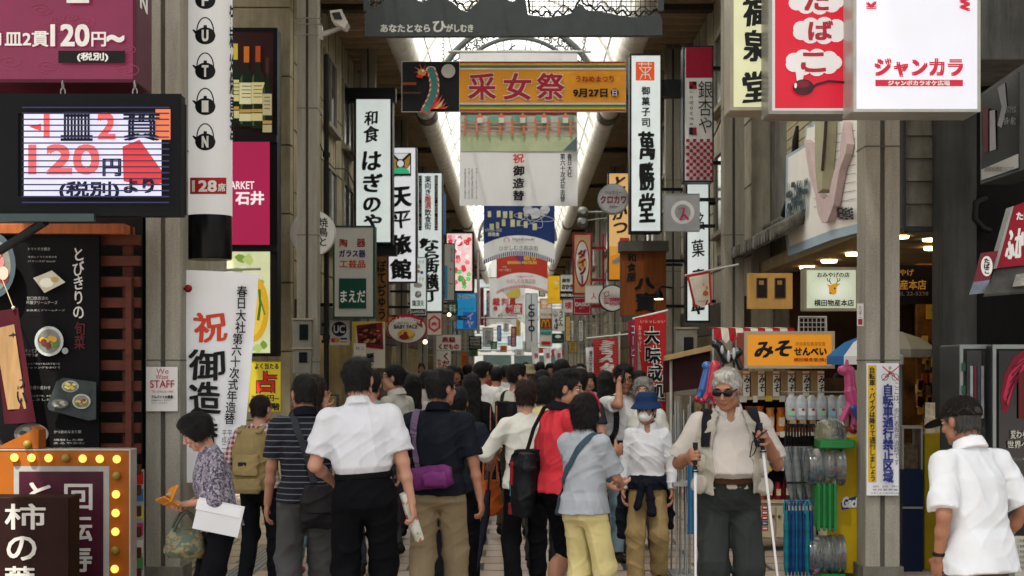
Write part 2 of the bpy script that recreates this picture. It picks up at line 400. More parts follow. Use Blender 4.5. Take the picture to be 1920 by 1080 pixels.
for sx in (-1, 1):
    prof = []; y = 0
    while y < Y1-Y0:
        prof += [(.27, y), (.285, y+.02), (.285, y+.07), (.27, y+.09), (.272, y+.9)]; y += .95
    m = MB(); m.lathe((sx*2.58, Y0, HS-.1), prof, 20, axis='y'); dct = m.build('duct', DUCT, roof)
    for yc in (42.5, 76, 110):
        m = MB(); m.lathe((sx*2.58, yc, HS-.1), [(.305, -.45), (.305, .45)], 20, axis='y'); m.build('collar', mat('#57544b', .5), dct)
    m = MB(); m.add([(sx*2.9, Y0, HS+.12), (sx*2.9, Y1, HS+.12), (sx*6, Y1, HS+.12), (sx*6, Y0, HS+.12)], [(0, 1, 2, 3)])
    m.box(min(sx*2.8, sx*2.9), max(sx*2.8, sx*2.9), Y0, Y1, HS+.18, HS+.3)
    k = Y0
    while k < Y1: m.box(min(sx*2.92, sx*6), max(sx*2.92, sx*6), k, k+.06, HS+.02, HS+.115); k += .62
    m.build('soffit', mat('#a8957a', .8, .25, 2, bump=.3, bscale=20, stretch=(1, 6, 1)), roof)
    m = MB(); m.slab([(sx*2.77, Y0, HS-.02), (sx*2.88, Y0, HS+.16), (sx*2.88, Y1, HS+.16), (sx*2.77, Y1, HS-.02)], (0, 0, .05)); m.build('side_panel', WHITE, roof)
    k = 20.0
    while k < Y1:   # cross beams under the soffit
        B('beam', mat('#3d362d', .7), roof, (min(sx*2.9, sx*5.9), max(sx*2.9, sx*5.9), k, k+.3, HS-.12, HS+.0)); k += 10.05
# ornamental arch screens under the vault
def arch_screen(y, label):
    r = thing('arch_screen', label, 'arch screen', (0, y, HS), 'ornamental arch screens under the vault')
    c = (0, HS); im = mat('#4d5152', .5)
    m = MB()
    for rr in (2.28, 1.86): m.tube([(rr*math.cos(math.pi*i/36), y, HS+rr*math.sin(math.pi*i/36)) for i in range(37)], .085 if rr > 2 else .06, 6)
    m.build('rim', im, r)
    m = MB(); rnd = random.Random(4)
    for i in range(26):
        a = math.pi*(i+.5)/26; rr = 2.07+.08*math.sin(i*2.1); R0 = .17+.03*math.sin(i*3.3); ph = rnd.random()*6
        x, z = rr*math.cos(a), HS+rr*math.sin(a)
        pts = [(x+(R0 if j % 2 == 0 else R0*.42)*math.cos(ph+j*math.pi/5), y+.02*(i % 2), z+(R0 if j % 2 == 0 else R0*.42)*math.sin(ph+j*math.pi/5)) for j in range(10)]
        m.tube(pts, .034, 5, closed=True)
    m.build('star_tracery', im, r)
    m = MB()
    for i in range(34):
        a = math.pi*(i+.3)/34; rr = .95+.45*((i*7) % 5)/4
        x, z = rr*math.cos(a), HS+rr*math.sin(a); s = 1 if i % 2 else -1
        m.tube([(x+.26*(1-t)*math.cos(a+s*t*7), y+.01*(i % 3), z+.26*(1-t)*math.sin(a+s*t*7)) for t in [q/14 for q in range(13)]], .028, 5)
    for i in range(13): 
        a = math.pi*(i+.5)/13; m.tube([(.2*math.cos(a), y-.02, HS+.2*math.sin(a)), (1.86*math.cos(a+.1), y-.02, HS+1.86*math.sin(a+.1))], .018, 5)
    m.build('scrollwork', im, r)
arch_screen(41.7, 'nearer semicircular iron arch of stars and scrolls under the vault')
arch_screen(88, 'farther semicircular iron arch of scrolls, seen small beside the court campaign banner')

# ---- pillars
def pillar(name, w=.338, dpt=.37):
    r = thing(name, None, 'pillar', (0, 0, 0))
    c = MB(); h = HS+.12
    c.box(-w/2, -.022, 0, dpt, 0, h, bev=.006); c.box(.022, w/2, 0, dpt, 0, h, bev=.006)
    c.build('column', CONC, r)
    B('groove', mat('#4b4842', .8), r, (-.021, .021, .02, dpt-.02, 0, h))
    B('plinth', CONC2, r, (-w/2-.03, w/2+.03, -.03, dpt+.03, 0, .18))
    m = MB()
    for z in (2.2, 4.3, 6.4): m.box(-w/2-.004, w/2+.004, -.004, dpt+.004, z, z+.012)
    m.build('joint', mat('#55524b', .8), r)
    return r
p0 = pillar('arcade_pillar')
S = 10.05; first = True
plab = {(0, -1): 'grey concrete pillar carrying the white staff wanted notice', (0, 1): 'grey concrete pillar carrying the bicycle ban sign',
        (1, -1): 'grey concrete pillar with the security camera bracket on its top', (1, 1): 'grey concrete pillar behind the pale yellow sweet shop sign',
        (2, -1): 'grey concrete pillar rising behind the Japanese restaurant box sign', (2, 1): 'grey concrete pillar beside the tall white confectioner sign'}
for k in range(11):
    for sx in (-1, 1):
        o = p0 if first else copy_tree(p0); first = False
        o.location = Vector((sx*(3.48 if sx < 0 else 3.586), 14.66+S*k+(-.4 if k == 2 and sx > 0 else 0), 0))*U
        o['group'] = 'concrete pillars in two rows along the arcade'
        side = 'ryokan side' if sx < 0 else 'confectioner side'
        o['label'] = plab.get((k, sx)) or ('grey concrete pillar far down the %s row, number %d counted from the street entrance' % (side, k+1))
# ---- buildings
def window(root, X, y0, y1, z0, z1, sg, shut='#3b3f40', fr='#8d8878'):
    """window on a side wall at X, sg = direction into the street"""
    f = MB(); t = .07; a, b = (X, X+sg*.06) if sg > 0 else (X+sg*.06, X)
    f.box(a, b, y0, y0+t, z0, z1); f.box(a, b, y1-t, y1, z0, z1); f.box(a, b, y0+t, y1-t, z0, z0+t); f.box(a, b, y0+t, y1-t, z1-t, z1); f.box(a, b, (y0+y1)/2-.03, (y0+y1)/2+.03, z0+t, z1-t)
    w = f.build('window', mat(fr, .6), root)
    q = MB(); q.box(min(X, X+sg*.02), max(X, X+sg*.02), y0+t, y1-t, z0+t, z1-t); q.build('pane', mat(shut, .15, .2, 3, spec=.6), w)
    q = MB(); c = sorted((X, X+sg*.16)); q.box(c[0], c[1], y0-.1, y1+.1, z0-.09, z0-.003); q.build('sill', mat(fr, .7), w)
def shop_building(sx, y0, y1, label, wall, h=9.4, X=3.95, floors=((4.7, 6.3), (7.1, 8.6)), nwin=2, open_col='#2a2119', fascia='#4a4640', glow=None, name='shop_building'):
    r = thing(name, label, 'building', (sx*X, (y0+y1)/2, 0)); sg = -sx
    a, b = sorted((sx*X, sx*(X+5)))
    m = MB(); m.box(a, b, y0, y1, 3.3, h)                          # upper storeys
    m.box(*sorted((sx*(X+2.2), sx*(X+5))), y0, y1, 0, 3.299)       # back of the shop
    for yy in (y0, y1-.3): m.box(*sorted((sx*X, sx*(X+2.199))), yy, yy+.3, 0, 3.299)
    m.build('wall', wall, r)
    zz = MB(); q = sorted((sx*X, sx*X+sg*.012))
    for z in (4.0, 5.2, 6.3, 7.5): zz.box(*q, y0, y1, z, z+.02)
    k = y0+1.2
    while k < y1: zz.box(*sorted((sx*X, sx*X+sg*.011)), k, k+.02, 3.3, h); k += 1.2
    zz.build('joint', mat('#5f5a4e', .9), r)
    B('fascia', mat(fascia, .6, .2, 2), r, (*sorted((sx*X, sx*X+sg*.18)), y0+.05, y1-.05, 2.75, 3.32))
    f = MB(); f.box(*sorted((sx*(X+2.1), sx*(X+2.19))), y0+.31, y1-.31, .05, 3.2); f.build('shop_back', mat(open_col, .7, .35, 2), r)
    if glow:
        k = y0+.8
        while k < y1-.6: B('ceiling_light', lit(glow, 6), r, (*sorted((sx*(X+.5), sx*(X+1.7))), k, k+.12, 3.22, 3.28)); k += 1.6
    m = MB(); rn = random.Random(int(y0*10))
    for i in range(int((y1-y0)/.5)):
        y = y0+.4+i*.5; hh = rn.uniform(.7, 1.5); m.box(*sorted((sx*(X+.2), sx*(X+.9))), y, y+.42, 0, hh, i % 4)
    m.build('counter_goods', [mat('#6b5a41', .6, .4, 12), mat('#8c2f28', .6, .4, 14), mat('#b09a72', .6, .5, 15), mat('#3d5560', .6, .4, 16)], r)
    dy = (y1-y0)/nwin
    for z0, z1 in floors:
        for i in range(nwin): window(r, sx*X, y0+dy*i+dy*.2, y0+dy*i+dy*.8, z0, z1, sg)
    return r
walls = [mat(c, .85, .12, 2, bump=.2, bscale=40, dirt=.12) for c in ('#b4ae9a', '#8f8b80', '#bab4a2', '#7d7a72', '#9c927f')]
desc_l = ['beige tiled corner building behind the wine poster, with long steel framed windows', 'grey shop building behind the ryokan sign', 'pale shop building behind the fruit shop board', 'dull grey shop building beyond the flower screen on the ryokan side', 'brown grey shop building far along the ryokan side', 'pale end shop building, last of the ryokan side']
desc_r = ['grey shop building behind the wooden restaurant sign', 'pale shop building behind the orange cutlet sign', 'cream shop building behind the red framed bargain shop sign', 'dull grey shop building beyond the hamburger sign on the confectioner side', 'brown grey shop building far along the confectioner side', 'pale end shop building, last of the confectioner side']
ys = [26.4, 36.2, 47, 62, 80, 100, 128]
for i in range(6):
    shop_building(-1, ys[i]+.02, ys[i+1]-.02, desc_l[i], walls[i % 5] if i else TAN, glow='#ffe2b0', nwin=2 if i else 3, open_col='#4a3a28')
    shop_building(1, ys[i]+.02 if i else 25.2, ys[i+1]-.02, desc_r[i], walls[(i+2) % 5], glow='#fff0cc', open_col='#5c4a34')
# far end of the arcade: pale building across the end
e = thing('end_building', 'pale building closing the far end of the arcade', 'building', (0, 140, 0))
B('wall', mat('#8f8f8b', .7, .1, 1), e, (-20, 20, 140, 150, 0, 20))
for i in range(-4, 5):
    for j in range(5): B('window', mat('#7f8a8c', .2, .2, 1), e, (i*1.5-.5, i*1.5+.5, 139.94, 139.99, 3.4+j*3, 5.2+j*3))
B('shopfront', mat('#2f3a38', .3, .3, .5), e, (-3.2, -.6, 139.9, 139.99, 1.9, 3.0), (-.3, 4, 139.9, 139.99, .2, 3.0))
# ---- left corner: sushi restaurant and the alley side
r = thing('sushi_restaurant', 'dark fronted sushi restaurant behind the menu board', 'building', (-6.3, 14.6, 0))
B('wall', mat('#1b1714', .7, .3, 3), r, (-10, -3.7, 14.75, 18.5, 0, 9.5))
B('side_wall', mat('#a39c88', .85, .15, 2, bump=.2, dirt=.1), r, (-3.695, -3.6, 14.9, 18.5, 0, 9.5))
B('shop_back', mat('#201713', .7, .3, 3), r, (-10, -3.62, 14.68, 14.745, 4.2, 9.4))
# wood lattice on the restaurant corner
m = MB(); wd = mat('#4b2418', .55, .3, 3, bump=.2, bscale=30, stretch=(1, 1, 6))
for i in range(17):
    z = .1+i*.2007; a = W(183, 0, 14.35).x; b = W(262, 0, 14.35).x
    m.box(a, b, 14.35, 14.42, z, z+.098, bev=.004)
m.box(W(226, 0, 14.35).x, W(243, 0, 14.35).x, 14.425, 14.5, 0, 3.5); m.box(W(236, 0, 14.3).x, W(247, 0, 14.3).x, 14.28, 14.345, 0, 3.0)
lt = m.build('lattice', wd, r)
a, b = W(-20, 421, 14.3), W(238, 440, 14.3)
B('header_beam', mat('#8a4a26', .5, .3, 3, bump=.2, stretch=(6, 1, 1)), r, (a.x, b.x, 14.2, 14.6, b.z, a.z), bev=.006)
r2 = thing('alley_wall', 'tan stone faced wall strip at the alley corner beside the wine poster', 'wall', (-6, 26.3, 0))
m = MB(); z = 0
while z < 9.3: m.box(-9, -3.96, 26.05, 26.38, z, z+1.18, bev=.008); z += 1.2
m.build('stone_facing', TAN, r2)
# ---- right: souvenir shop
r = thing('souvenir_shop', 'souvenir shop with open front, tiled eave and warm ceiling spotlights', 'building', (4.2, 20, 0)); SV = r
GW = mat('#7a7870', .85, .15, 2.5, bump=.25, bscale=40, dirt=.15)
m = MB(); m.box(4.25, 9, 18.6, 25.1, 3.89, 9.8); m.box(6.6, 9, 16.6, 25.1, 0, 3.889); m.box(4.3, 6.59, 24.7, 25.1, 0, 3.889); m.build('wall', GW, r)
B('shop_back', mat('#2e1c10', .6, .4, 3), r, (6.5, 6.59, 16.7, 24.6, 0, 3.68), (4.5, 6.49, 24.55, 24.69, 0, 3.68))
B('ceiling', mat('#8a7a5c', .7, .2, 3), r, (4.05, 6.6, 16.6, 25.0, 3.69, 3.87))
for X, y in ((4.5, 17.6), (4.9, 17.0), (4.5, 18.9), (4.6, 20.4), (4.55, 21.8), (4.5, 23.2), (5.4, 19.4), (5.3, 21.5), (5.6, 17.6), (5.0, 18.0)): m = MB(); m.lathe((X, y, 3.67), [(.11, -.02), (.12, .015)], 14); m.build('ceiling_light', lit('#ffcf80', 16), r)
# clapboard upper front at the near end
m = MB(); a, b = W(1696, 0, 16.4).x, W(1767, 0, 16.4).x; z = W(0, 425, 16.4).z
for i in range(14): m.slab([(a, 16.42, z+i*.249), (a, 16.36, z+i*.249), (a, 16.40, z+i*.249+.245), (a, 16.42, z+i*.249+.245)], (b-a, 0, 0))
m.build('clapboard', mat('#77756a', .7, .18, 3, bump=.15, dirt=.15), r)
B('end_wall', GW, r, (a, 9, 16.43, 18.59, z, 9.4))
B('clapboard_frame', mat('#33322f', .6), r, (a-.03, a-.002, 16.33, 16.42, z-.05, 9), (b+.002, b+.05, 16.33, 16.42, z-.05, 9), (a, b, 16.33, 16.425, z-.06, z-.005))
# weatherboard next to the white deer board
m = MB()
for i in range(7):
    p = [WX(1480, 300-i*18, 4.18), WX(1530, 292-i*19, 4.18)]
    m.box(4.14, 4.2, p[1].y, p[0].y, p[0].z, p[0].z+.13)
m.build('weatherboard', mat('#a39a7c', .8, .2, 4), r)
# tiled eave
m = MB(); tl = mat('#7d7a72', .6, .25, 9, bump=.3, dirt=.2)
ya, yb = 20.6, 26.5
m.slab([(3.62, ya, 3.91), (4.25, ya, 4.27), (4.25, yb, 4.27), (3.62, yb, 3.91)], (0, 0, .07))
k = ya
while k < yb: m.tube([(3.56, k, 3.99), (4.25, k, 4.39)], .085, 8); m.lathe((3.55, k, 3.99), [(.095, -.02), (.095, .012)], 10, axis='x'); k += .25
m.tube([(4.2, ya, 4.45), (4.2, yb, 4.45)], .07, 8)
m.build('tiled_eave', tl, r)
m = MB(); m.tube([(4.15, 22, 5.67), (4.1, 22, 5.47), (4.08, 22.1, 4.97), (4.1, 22.5, 4.67), (4.1, 23, 4.47)], .05, 8); m.tube([(4.15, 21.3, 5.37), (4.08, 21.3, 5.07), (4.08, 21.4, 4.57)], .04, 8)
m.build('cable', mat('#1d1d1d', .6), r)
window(r, 4.25, 19.3, 20.6, 5.87, 7.07, -1, '#2a2320', '#57483a')
# right of the shop: steel column, dark wall with vending alcove
r = thing('corner_shop', 'dark walled tobacco shop corner behind the vending machines', 'building', (6.5, 15.6, 0))
a, b = W(1767, 0, 15.9).x, W(1832, 0, 15.9).x
B('column', mat('#393a37', .6, .2, 2, bump=.1, dirt=.15, spec=.2), r, (a, b, 15.9, 16.3, 0, 9), bev=.01)
B('wall', mat('#131313', .8, .3, 2, bump=.2, dirt=.1, spec=.1), r, (b+.003, 9.5, 16.0, 16.32, 0, 9))
B('concrete_canopy', mat('#5f605d', .8, .2, 2, bump=.2, dirt=.15), r, (W(1838, 0, 14.6).x, 8, 14.6, 15.99, W(0, 112, 14.6).z, 8), bev=.01)
m = MB(); m.tube([W(1850, 370, 15.9), W(1830, 380, 15.9), W(1828, 410, 15.9), W(1845, 428, 15.9), W(1858, 432, 15.9)], .035, 8); m.build('pipe', mat('#151515', .5), r)

# pipes and cables on the left fronts
t = thing('drain_pipe', 'dark drain pipe running down the wall behind the camera pillar', 'pipe', (-3.2, 25.3, 0)); m = MB(); p = W(612, 0, 26.2); m.tube([(p.x, 26.2, 0), (p.x, 26.2, 7.6)], .045, 8)
for z in (2.6, 4.2, 5.8): m.lathe((p.x, 26.2, z), [(.065, 0), (.065, .08)], 10)
m.build('pipe', mat('#1c1c1b', .6, .2, 5), t)
for i, (x, d0, d1, z0, z1, lb) in enumerate(((-3.9, 27, 46, 6.6, 6.2, 'thin black cable sagging along the ryokan side upper walls'), (3.9, 26, 48, 6.9, 6.4, 'thin black cable sagging along the confectioner side upper walls'))):
    m = MB(); m.tube([(x+(.12 if x < 0 else -.12), d0+(d1-d0)*q/20, z0+(z1-z0)*q/20-.35*math.sin(math.pi*q/20*3)**2) for q in range(21)], .014, 5); tag(m.build('cable', mat('#141414', .6)), lb, 'cable')
# ================================================================ signs and banners
BLK, RED, WHT = ink('#17181a'), ink('#b5202a'), ink('#dcdcd8')
LW = lit('#e6efec', .62); LGR = mat('#8f918c', .5, .08, 3)
G_BOX = 'box signs hung from the arcade walls'
# ---- left row
s = sign('shop_sign', 'tall white lit Japanese restaurant sign with black brush writing in a black frame', 'sign', (664, 182, 736, 458), 34, .5, .05, DARK, LW, G_BOX)
a, b = W(645, 163, 34), W(741, 188, 34); B('bracket', DARK, s.root, (a.x, b.x, 34.1, 34.4, b.z, a.z), (a.x-.04, a.x, 34.0, 34.5, b.z-.15, a.z+.12))
a, b = W(668, 458, 34), W(742, 478, 34); B('mount', DARK, s.root, (a.x, b.x, 34.1, 34.5, b.z, a.z-.003))
s.t('和', 684, 208, 707, 234, BLK, brush=1.0).t('食', 682, 236, 710, 266, BLK, brush=1.1).t('は', 681, 284, 714, 318, BLK, brush=1.8).t('ぎ', 683, 326, 716, 360, BLK, brush=1.8).t('の', 682, 370, 712, 396, BLK, brush=1.8).t('や', 683, 403, 715, 426, BLK, brush=1.7).done()
s = sign('shop_sign', 'tall white lit ryokan sign with a winged green and gold emblem above brush writing', 'sign', (727, 275, 781, 530), 38, .4, .03, DARK, lit('#ececf0', .68), G_BOX, bracket=-3.95)
K = ink('#101214')
s.rect(732, 287, 771, 330, K, 'emblem').poly([(734, 291), (750, 306), (740, 318), (735, 305)], lit('#b08a38', .55), 'emblem').poly([(769, 291), (753, 306), (763, 318), (768, 305)], lit('#b08a38', .55), 'emblem')
s.poly([(734, 308), (741, 319), (734, 326)], lit('#e4e4e8', .6), 'emblem').poly([(769, 308), (762, 319), (769, 326)], lit('#e4e4e8', .6), 'emblem').poly([(737, 288), (766, 288), (751, 302)], lit('#e4e4e8', .6), 'emblem')
s.ell(751, 307, 8.5, 8.5, K, 'emblem').ell(751, 307, 6.3, 6.3, lit('#e4e4e8', .6), 'emblem').ell(751.5, 326, 17, 12, lit('#3fbf86', .55), 'emblem', a0=180, a1=360)
s.t('TENPYO', 733, 328.5, 770, 332.5, BLK)
for ch, y in (('天', 352), ('平', 397), ('旅', 440), ('館', 487)): s.t(ch, 734, y, 770, y+(36 if ch != '平' else 30), BLK, brush=2.2 if ch != '平' else 1.1)
s.done()
s = sign('shop_sign', 'white lit food court sign with black side strips and heavy brush writing', 'sign', (782, 323, 830, 585), 43, .4, .03, DARK, LW, G_BOX, bracket=-3.95)
for x in (785, 815): s.rect(x, 329, x+6, 432, K, 'strip').v('NARAMACHI FOOD COURT', x+3, 331, 431, 5.0, WHT, rot=1)
s.v('東向き', 802.5, 330, 367, 12, BLK, bold=.35).v('厳選', 802.5, 367, 392, 12, ink('#d2453a'), bold=.35).v('飲食街', 802.5, 392, 431, 12, BLK, bold=.3)
for ch, y, h in (('な', 448, 22), ('ら', 472, 14), ('街', 488, 24), ('横', 515, 28), ('丁', 545, 20)): s.t(ch, 788 if ch in 'な' else 797, y, 822, y+h, BLK, brush=1.6)
s.ell(795, 455, 7, 8, BLK, 'lettering').done()
s = sign('shop_sign', 'grey pottery and glass shop sign in a green frame with a dark green name square', 'sign', (624, 423, 703, 597), 27.5, .35, .035, mat('#28483c', .4, .1), mat('#b9b8b2', .5, .05, 2), G_BOX, bracket=-3.95)
for tx, x0, x1, y0, y1, c in (('陶', 637, 651, 448, 463, '#8c2a2a'), ('器', 669, 685, 448, 463, '#8c2a2a'), ('ガラス器', 636, 685, 469, 482, '#2c3260'), ('工芸品', 637, 685, 488, 502, '#b5502a')): s.t(tx, x0, y0, x1, y1, ink(c), bold=.4)
s.rect(636, 522, 687, 578, mat('#0d4436', .4, .06), 'emblem').t('まえだ', 639, 545, 685, 567, WHT, bold=.3).done()
def round_sign(name, label, c, r, d, depth, rim, panel, rpx=2.0, ry=None, group=G_BOX, bracket=None):
    ce = W(c[0], c[1], d); k = r/F*d; q = (ry or r)/r
    root = thing(name, label, 'sign', (ce.x, d, ce.z-k*q), group)
    m = MB(); m.lathe((ce.x, d, ce.z), [(k, .0), (k, depth)], 40, axis='y', sy=q); m.build('frame', rim, root)
    m = MB(); m.lathe((ce.x, d, ce.z), [(k-rpx/F*d, -.012), (k-rpx/F*d, -.003)], 40, axis='y', sy=q); m.build('panel', panel, root)
    if bracket:
        B('bracket', STEEL, root, (*sorted((ce.x+(k if bracket > 0 else -k), bracket)), d+depth*.3, d+depth*.3+.05, ce.z-.02, ce.z+.03))
    return Sign(root, front(d-.012))
s = round_sign('round_sign', 'round white grilled chicken shop sign half hidden behind the camera pillar', (586, 437), 43, 25.6, .12, mat('#c9c9c4', .5), mat('#cfcfca', .5, .04, 2), 1.5, bracket=-3.95)
s.v('焼鳥と', 606, 408, 462, 17, BLK, bold=.2).done()
s = sign('card_sign', 'small white card payment sign with a navy round emblem and card marks', 'sign', (618, 601, 655, 647), 28, .06, .012, mat('#bcbcb8', .5), mat('#d2d2cf', .5, .04), None, bracket=-3.95)
s.ell(636, 617, 14, 14, ink('#1b2148'), 'emblem').t('UC', 626, 610, 646, 624, WHT, bold=.5).ell(625.5, 638, 5, 4.2, ink('#c23a2a'), 'emblem').ell(632.5, 638, 5, 4.2, ink('#d99a28'), 'emblem').rect(639, 633.5, 651, 637, ink('#26306a'), 'emblem').rect(639, 637.5, 651, 639.5, WHT, 'emblem').rect(639, 640, 651, 642.5, ink('#c79a30'), 'emblem').done()
def poster(name, label, box, d, col, cat='poster', th=.012, group=None):
    a, b = W(box[0], box[3], d), W(box[2], box[1], d)
    root = thing(name, label, cat, ((a.x+b.x)/2, d, a.z), group)
    B('sheet', col if not isinstance(col, str) else mat(col, .6, .05, 2), root, (a.x, b.x, d, d+th, a.z, b.z)); return Sign(root, front(d))
s = poster('meat_poster', 'yellow edged poster with a photograph of grilled meat beneath the green framed sign', (660, 603, 722, 690), 30, '#c9c4b4')
s.rect(661, 604, 721, 615, ink('#c8b43a')).rect(661, 604, 667, 660, ink('#c8b43a'))
s.poly([(668, 610), (717, 604), (719, 655), (672, 650)], ink('#7a1f2a')).poly([(671, 616), (704, 606), (716, 648), (676, 640)], ink('#3a1c18'))
rn = random.Random(3)
for i in range(26): s.ell(rn.uniform(677, 710), rn.uniform(617, 642), rn.uniform(2, 5), rn.uniform(1.5, 3), ink(rn.choice(['#9a4a34', '#b06a4a', '#6d2a20', '#c48a68'])))
s.rect(664, 644, 687, 680, ink('#d8d6cc')).t('極上', 668, 650, 684, 656, '#7a5a3a').t('腰', 688, 663, 702, 680, BLK, brush=.8).done()
s = round_sign('oval_sign', 'oval white cafe restaurant sign in a red rim with an omelette picture', (763, 616), 37, 36, .12, mat('#9c2530', .4), mat('#d9d6ce', .5, .05), 2.2, ry=28, bracket=-3.95)
s.ell(763, 612, 33, 24, ink('#a8283a'), 'border', a0=200, a1=340).ell(763, 617, 32, 22.5, mat('#d9d6ce', .5, .05), 'panel_field').poly([(776, 597), (791, 604), (793, 615), (786, 611), (778, 604)], ink('#9c2530'))
s.t('cafe&restaurant', 735, 593, 788, 602, ink('#f0e4dc'), bold=.2, arc=5).t('higashimuki', 745, 604, 766, 608, BLK).t('BABY FACE', 739, 609, 783, 616, BLK, bold=.25)
s.ell(762, 627, 17, 9, ink('#c99a34')).ell(765, 625, 11, 6, ink('#dcb650')).ell(758, 632, 9, 5, ink('#7d2a1c')).poly([(757, 622), (763, 622), (766, 634), (755, 634)], ink('#8a3020')).done()
s = round_sign('oval_sign', 'small tan oval sign half hidden behind the cafe omelette sign', (731, 613), 10, 36.3, .1, mat('#9c2530', .4), mat('#b88a4a', .5, .1), 1.5, ry=22, bracket=-3.95)
s.v('珈琲', 731, 602, 624, 9, BLK).done()
s = sign('shop_sign', 'small white sign with a pink hexagon outline under the food court sign', 'sign', (800, 586, 829, 629), 42, .2, .02, mat('#a5542a', .5), mat('#dad6d0', .5, .04), G_BOX, bracket=-3.95)
hx = [(814.5+11*math.cos(R(90+60*i)), 607+14*math.sin(R(90+60*i))) for i in range(6)]
s.line(hx, 4, ink('#cc4a55'), 'emblem', True).ell(814, 607, 5, 3, ink('#cc4a55'), 'emblem').rect(809, 607, 811, 612, ink('#cc4a55'), 'emblem').rect(817, 607, 819, 612, ink('#cc4a55'), 'emblem').done()
s = sign('shop_sign', 'narrow white and dark green noodle shop sign with small round crests, lit', 'sign', (768, 482, 800, 592), 39, .25, .02, mat('#1e3d33', .4), lit('#dfe6e0', .55), G_BOX, bracket=-3.95)
s.rect(770, 579, 798, 590, mat('#0f2f26', .4), 'strip').t('KAMOSU', 772, 582, 796, 587, WHT, bold=.2).t('鶏頂天', 773, 563, 795, 574, BLK, bold=.2).ell(784, 552, 6, 6.5, BLK, 'emblem').ell(784, 552, 5, 5.5, WHT, 'emblem').t('し', 781, 548, 787, 556, BLK, bold=.3)
s.ell(784, 535, 8, 5, ink('#c0c4be'), 'emblem').t('ニロママ', 773, 521, 795, 527, BLK).ell(778, 511, 3, 3, ink('#3f8f4a'), 'emblem').ell(785, 509, 3, 3, ink('#c08a3a'), 'emblem').ell(791, 511, 3, 3, ink('#4a78b8'), 'emblem').t('ニュウズ', 773, 488, 796, 494, BLK).ell(784, 500, 4, 4, ink('#b9c4be'), 'emblem').done()
s = sign('wood_sign', 'brown wooden board sign with faded brush writing behind the pottery shop sign', 'sign', (702, 478, 728, 604), 35.5, .1, .02, mat('#4a3322', .6), mat('#8c6234', .6, .25, 3, stretch=(8, 1, 1)), G_BOX, bracket=-3.95)
s.v('ぼてぢゅう', 716, 488, 600, 17, BLK, bold=.5).done()
s = poster('fruit_board', 'white board reading fine fruit in dark red, upper of two', (818, 628, 864, 657), 45, '#d6d4cc', 'sign', .05)
s.t('高級', 829, 632, 854, 642, ink('#8a1f2a'), bold=.4).t('くだもの', 823, 645, 860, 655, ink('#8a1f2a'), bold=.4).done()
s = poster('fruit_board', 'white upright board reading fruit in dark red, lower of two', (818, 658, 845, 720), 45, '#d6d4cc', 'sign', .05)
s.v('くだもの', 836, 661, 718, 14, ink('#8a1f2a'), bold=.5).v('なら', 824, 672, 700, 8, ink('#c0503a'), bold=.2).done()
s = sign('led_screen', 'bright flower picture screen in a black case on the ryokan side', 'screen', (834, 434, 889, 549), 50, .3, .07, DARK, lit('#e8c9c4', .9, .2), None, bracket=-3.95)
rn = random.Random(8)
for i in range(60):
    x, y = rn.uniform(841, 880), rn.uniform(443, 538); gl = y > 508
    c = rn.choice(['#3fae4a', '#58c060', '#d84a50', '#2f8f3f'] if gl else ['#d8344a', '#e8707c', '#f0b0b8', '#f6e2e0', '#c02038', '#7a6a9a', '#f2a060'])
    for k in range(5): s.ell(x+2.6*math.cos(k*1.257+i), y+2.6*math.sin(k*1.257+i), 2.2, 2.0, lit(c, .95), 'picture', 7); s.off -= s.step*.97
s.done()
s = sign('shop_sign', 'narrow grey sign with a tiny smiling face in front of the flower screen', 'sign', (832, 456, 853, 564), 48, .2, .025, DARK, mat('#b9b9b4', .5, .05), G_BOX, bracket=-3.95)
s.rect(834, 498, 839, 560, ink('#2f98c4'), 'strip').v('京都きもの友禅', 847, 462, 492, 4, BLK).ell(845, 505, 1.6, 1.6, BLK).line([(841, 530), (845, 533), (849, 531)], 1, BLK).done()
s = sign('shop_sign', 'slim blue sign edge standing behind the food court sign', 'sign', (829, 362, 835, 440), 44, .3, .01, mat('#3f6ea8', .4), mat('#5d8fc9', .4), G_BOX, bracket=-3.95); s.done()
s = sign('shop_sign', 'two tone blue cosmetics sign below the flower screen', 'sign', (856, 549, 894, 618), 52, .3, .02, mat('#1c4d86', .4), lit('#2c95cc', .5), G_BOX, bracket=-3.95)
s.t('SHISEIDO', 860, 553, 890, 560, WHT, bold=.2).t('ドラッグ', 862, 577, 888, 582, ink('#16356a')).rect(868, 585, 893, 616, lit('#1c5cae', .5), 'strip').v('イヤ', 881, 586, 615, 15, WHT, bold=.5).rect(858, 592, 876, 600, ink('#123a66'), 'strip').t('ット化粧品', 859, 594, 875, 598, WHT).done()
s = sign('shop_sign', 'small dark green square sign with one white character', 'sign', (839, 565, 858, 591), 47, .15, .015, mat('#143d30', .4), mat('#1d5a48', .4), G_BOX, bracket=-3.95); s.t('科', 842, 571, 855, 586, WHT, bold=.3).done()
s = sign('shop_sign', 'black money exchange board with rows of small white writing', 'sign', (879, 630, 903, 655), 60, .1, .02, DARK, mat('#1c1d1c', .5), None, bracket=-3.95)
for i, tx in enumerate(('MONEY', 'EXCHANGE', '外貨両替', 'ドラッグストア')): s.t(tx, 882, 632.5+i*5.6, 900, 636.5+i*5.6, WHT)
s.done()
s = sign('shop_sign', 'narrow orange upright sign behind the fruit boards', 'sign', (865, 660, 877, 700), 50, .1, .02, mat('#8a4a20', .5), mat('#b8642c', .5, .3, 6), None, bracket=-3.95); s.v('柿', 871, 665, 685, 8, '#5a2a10').done()
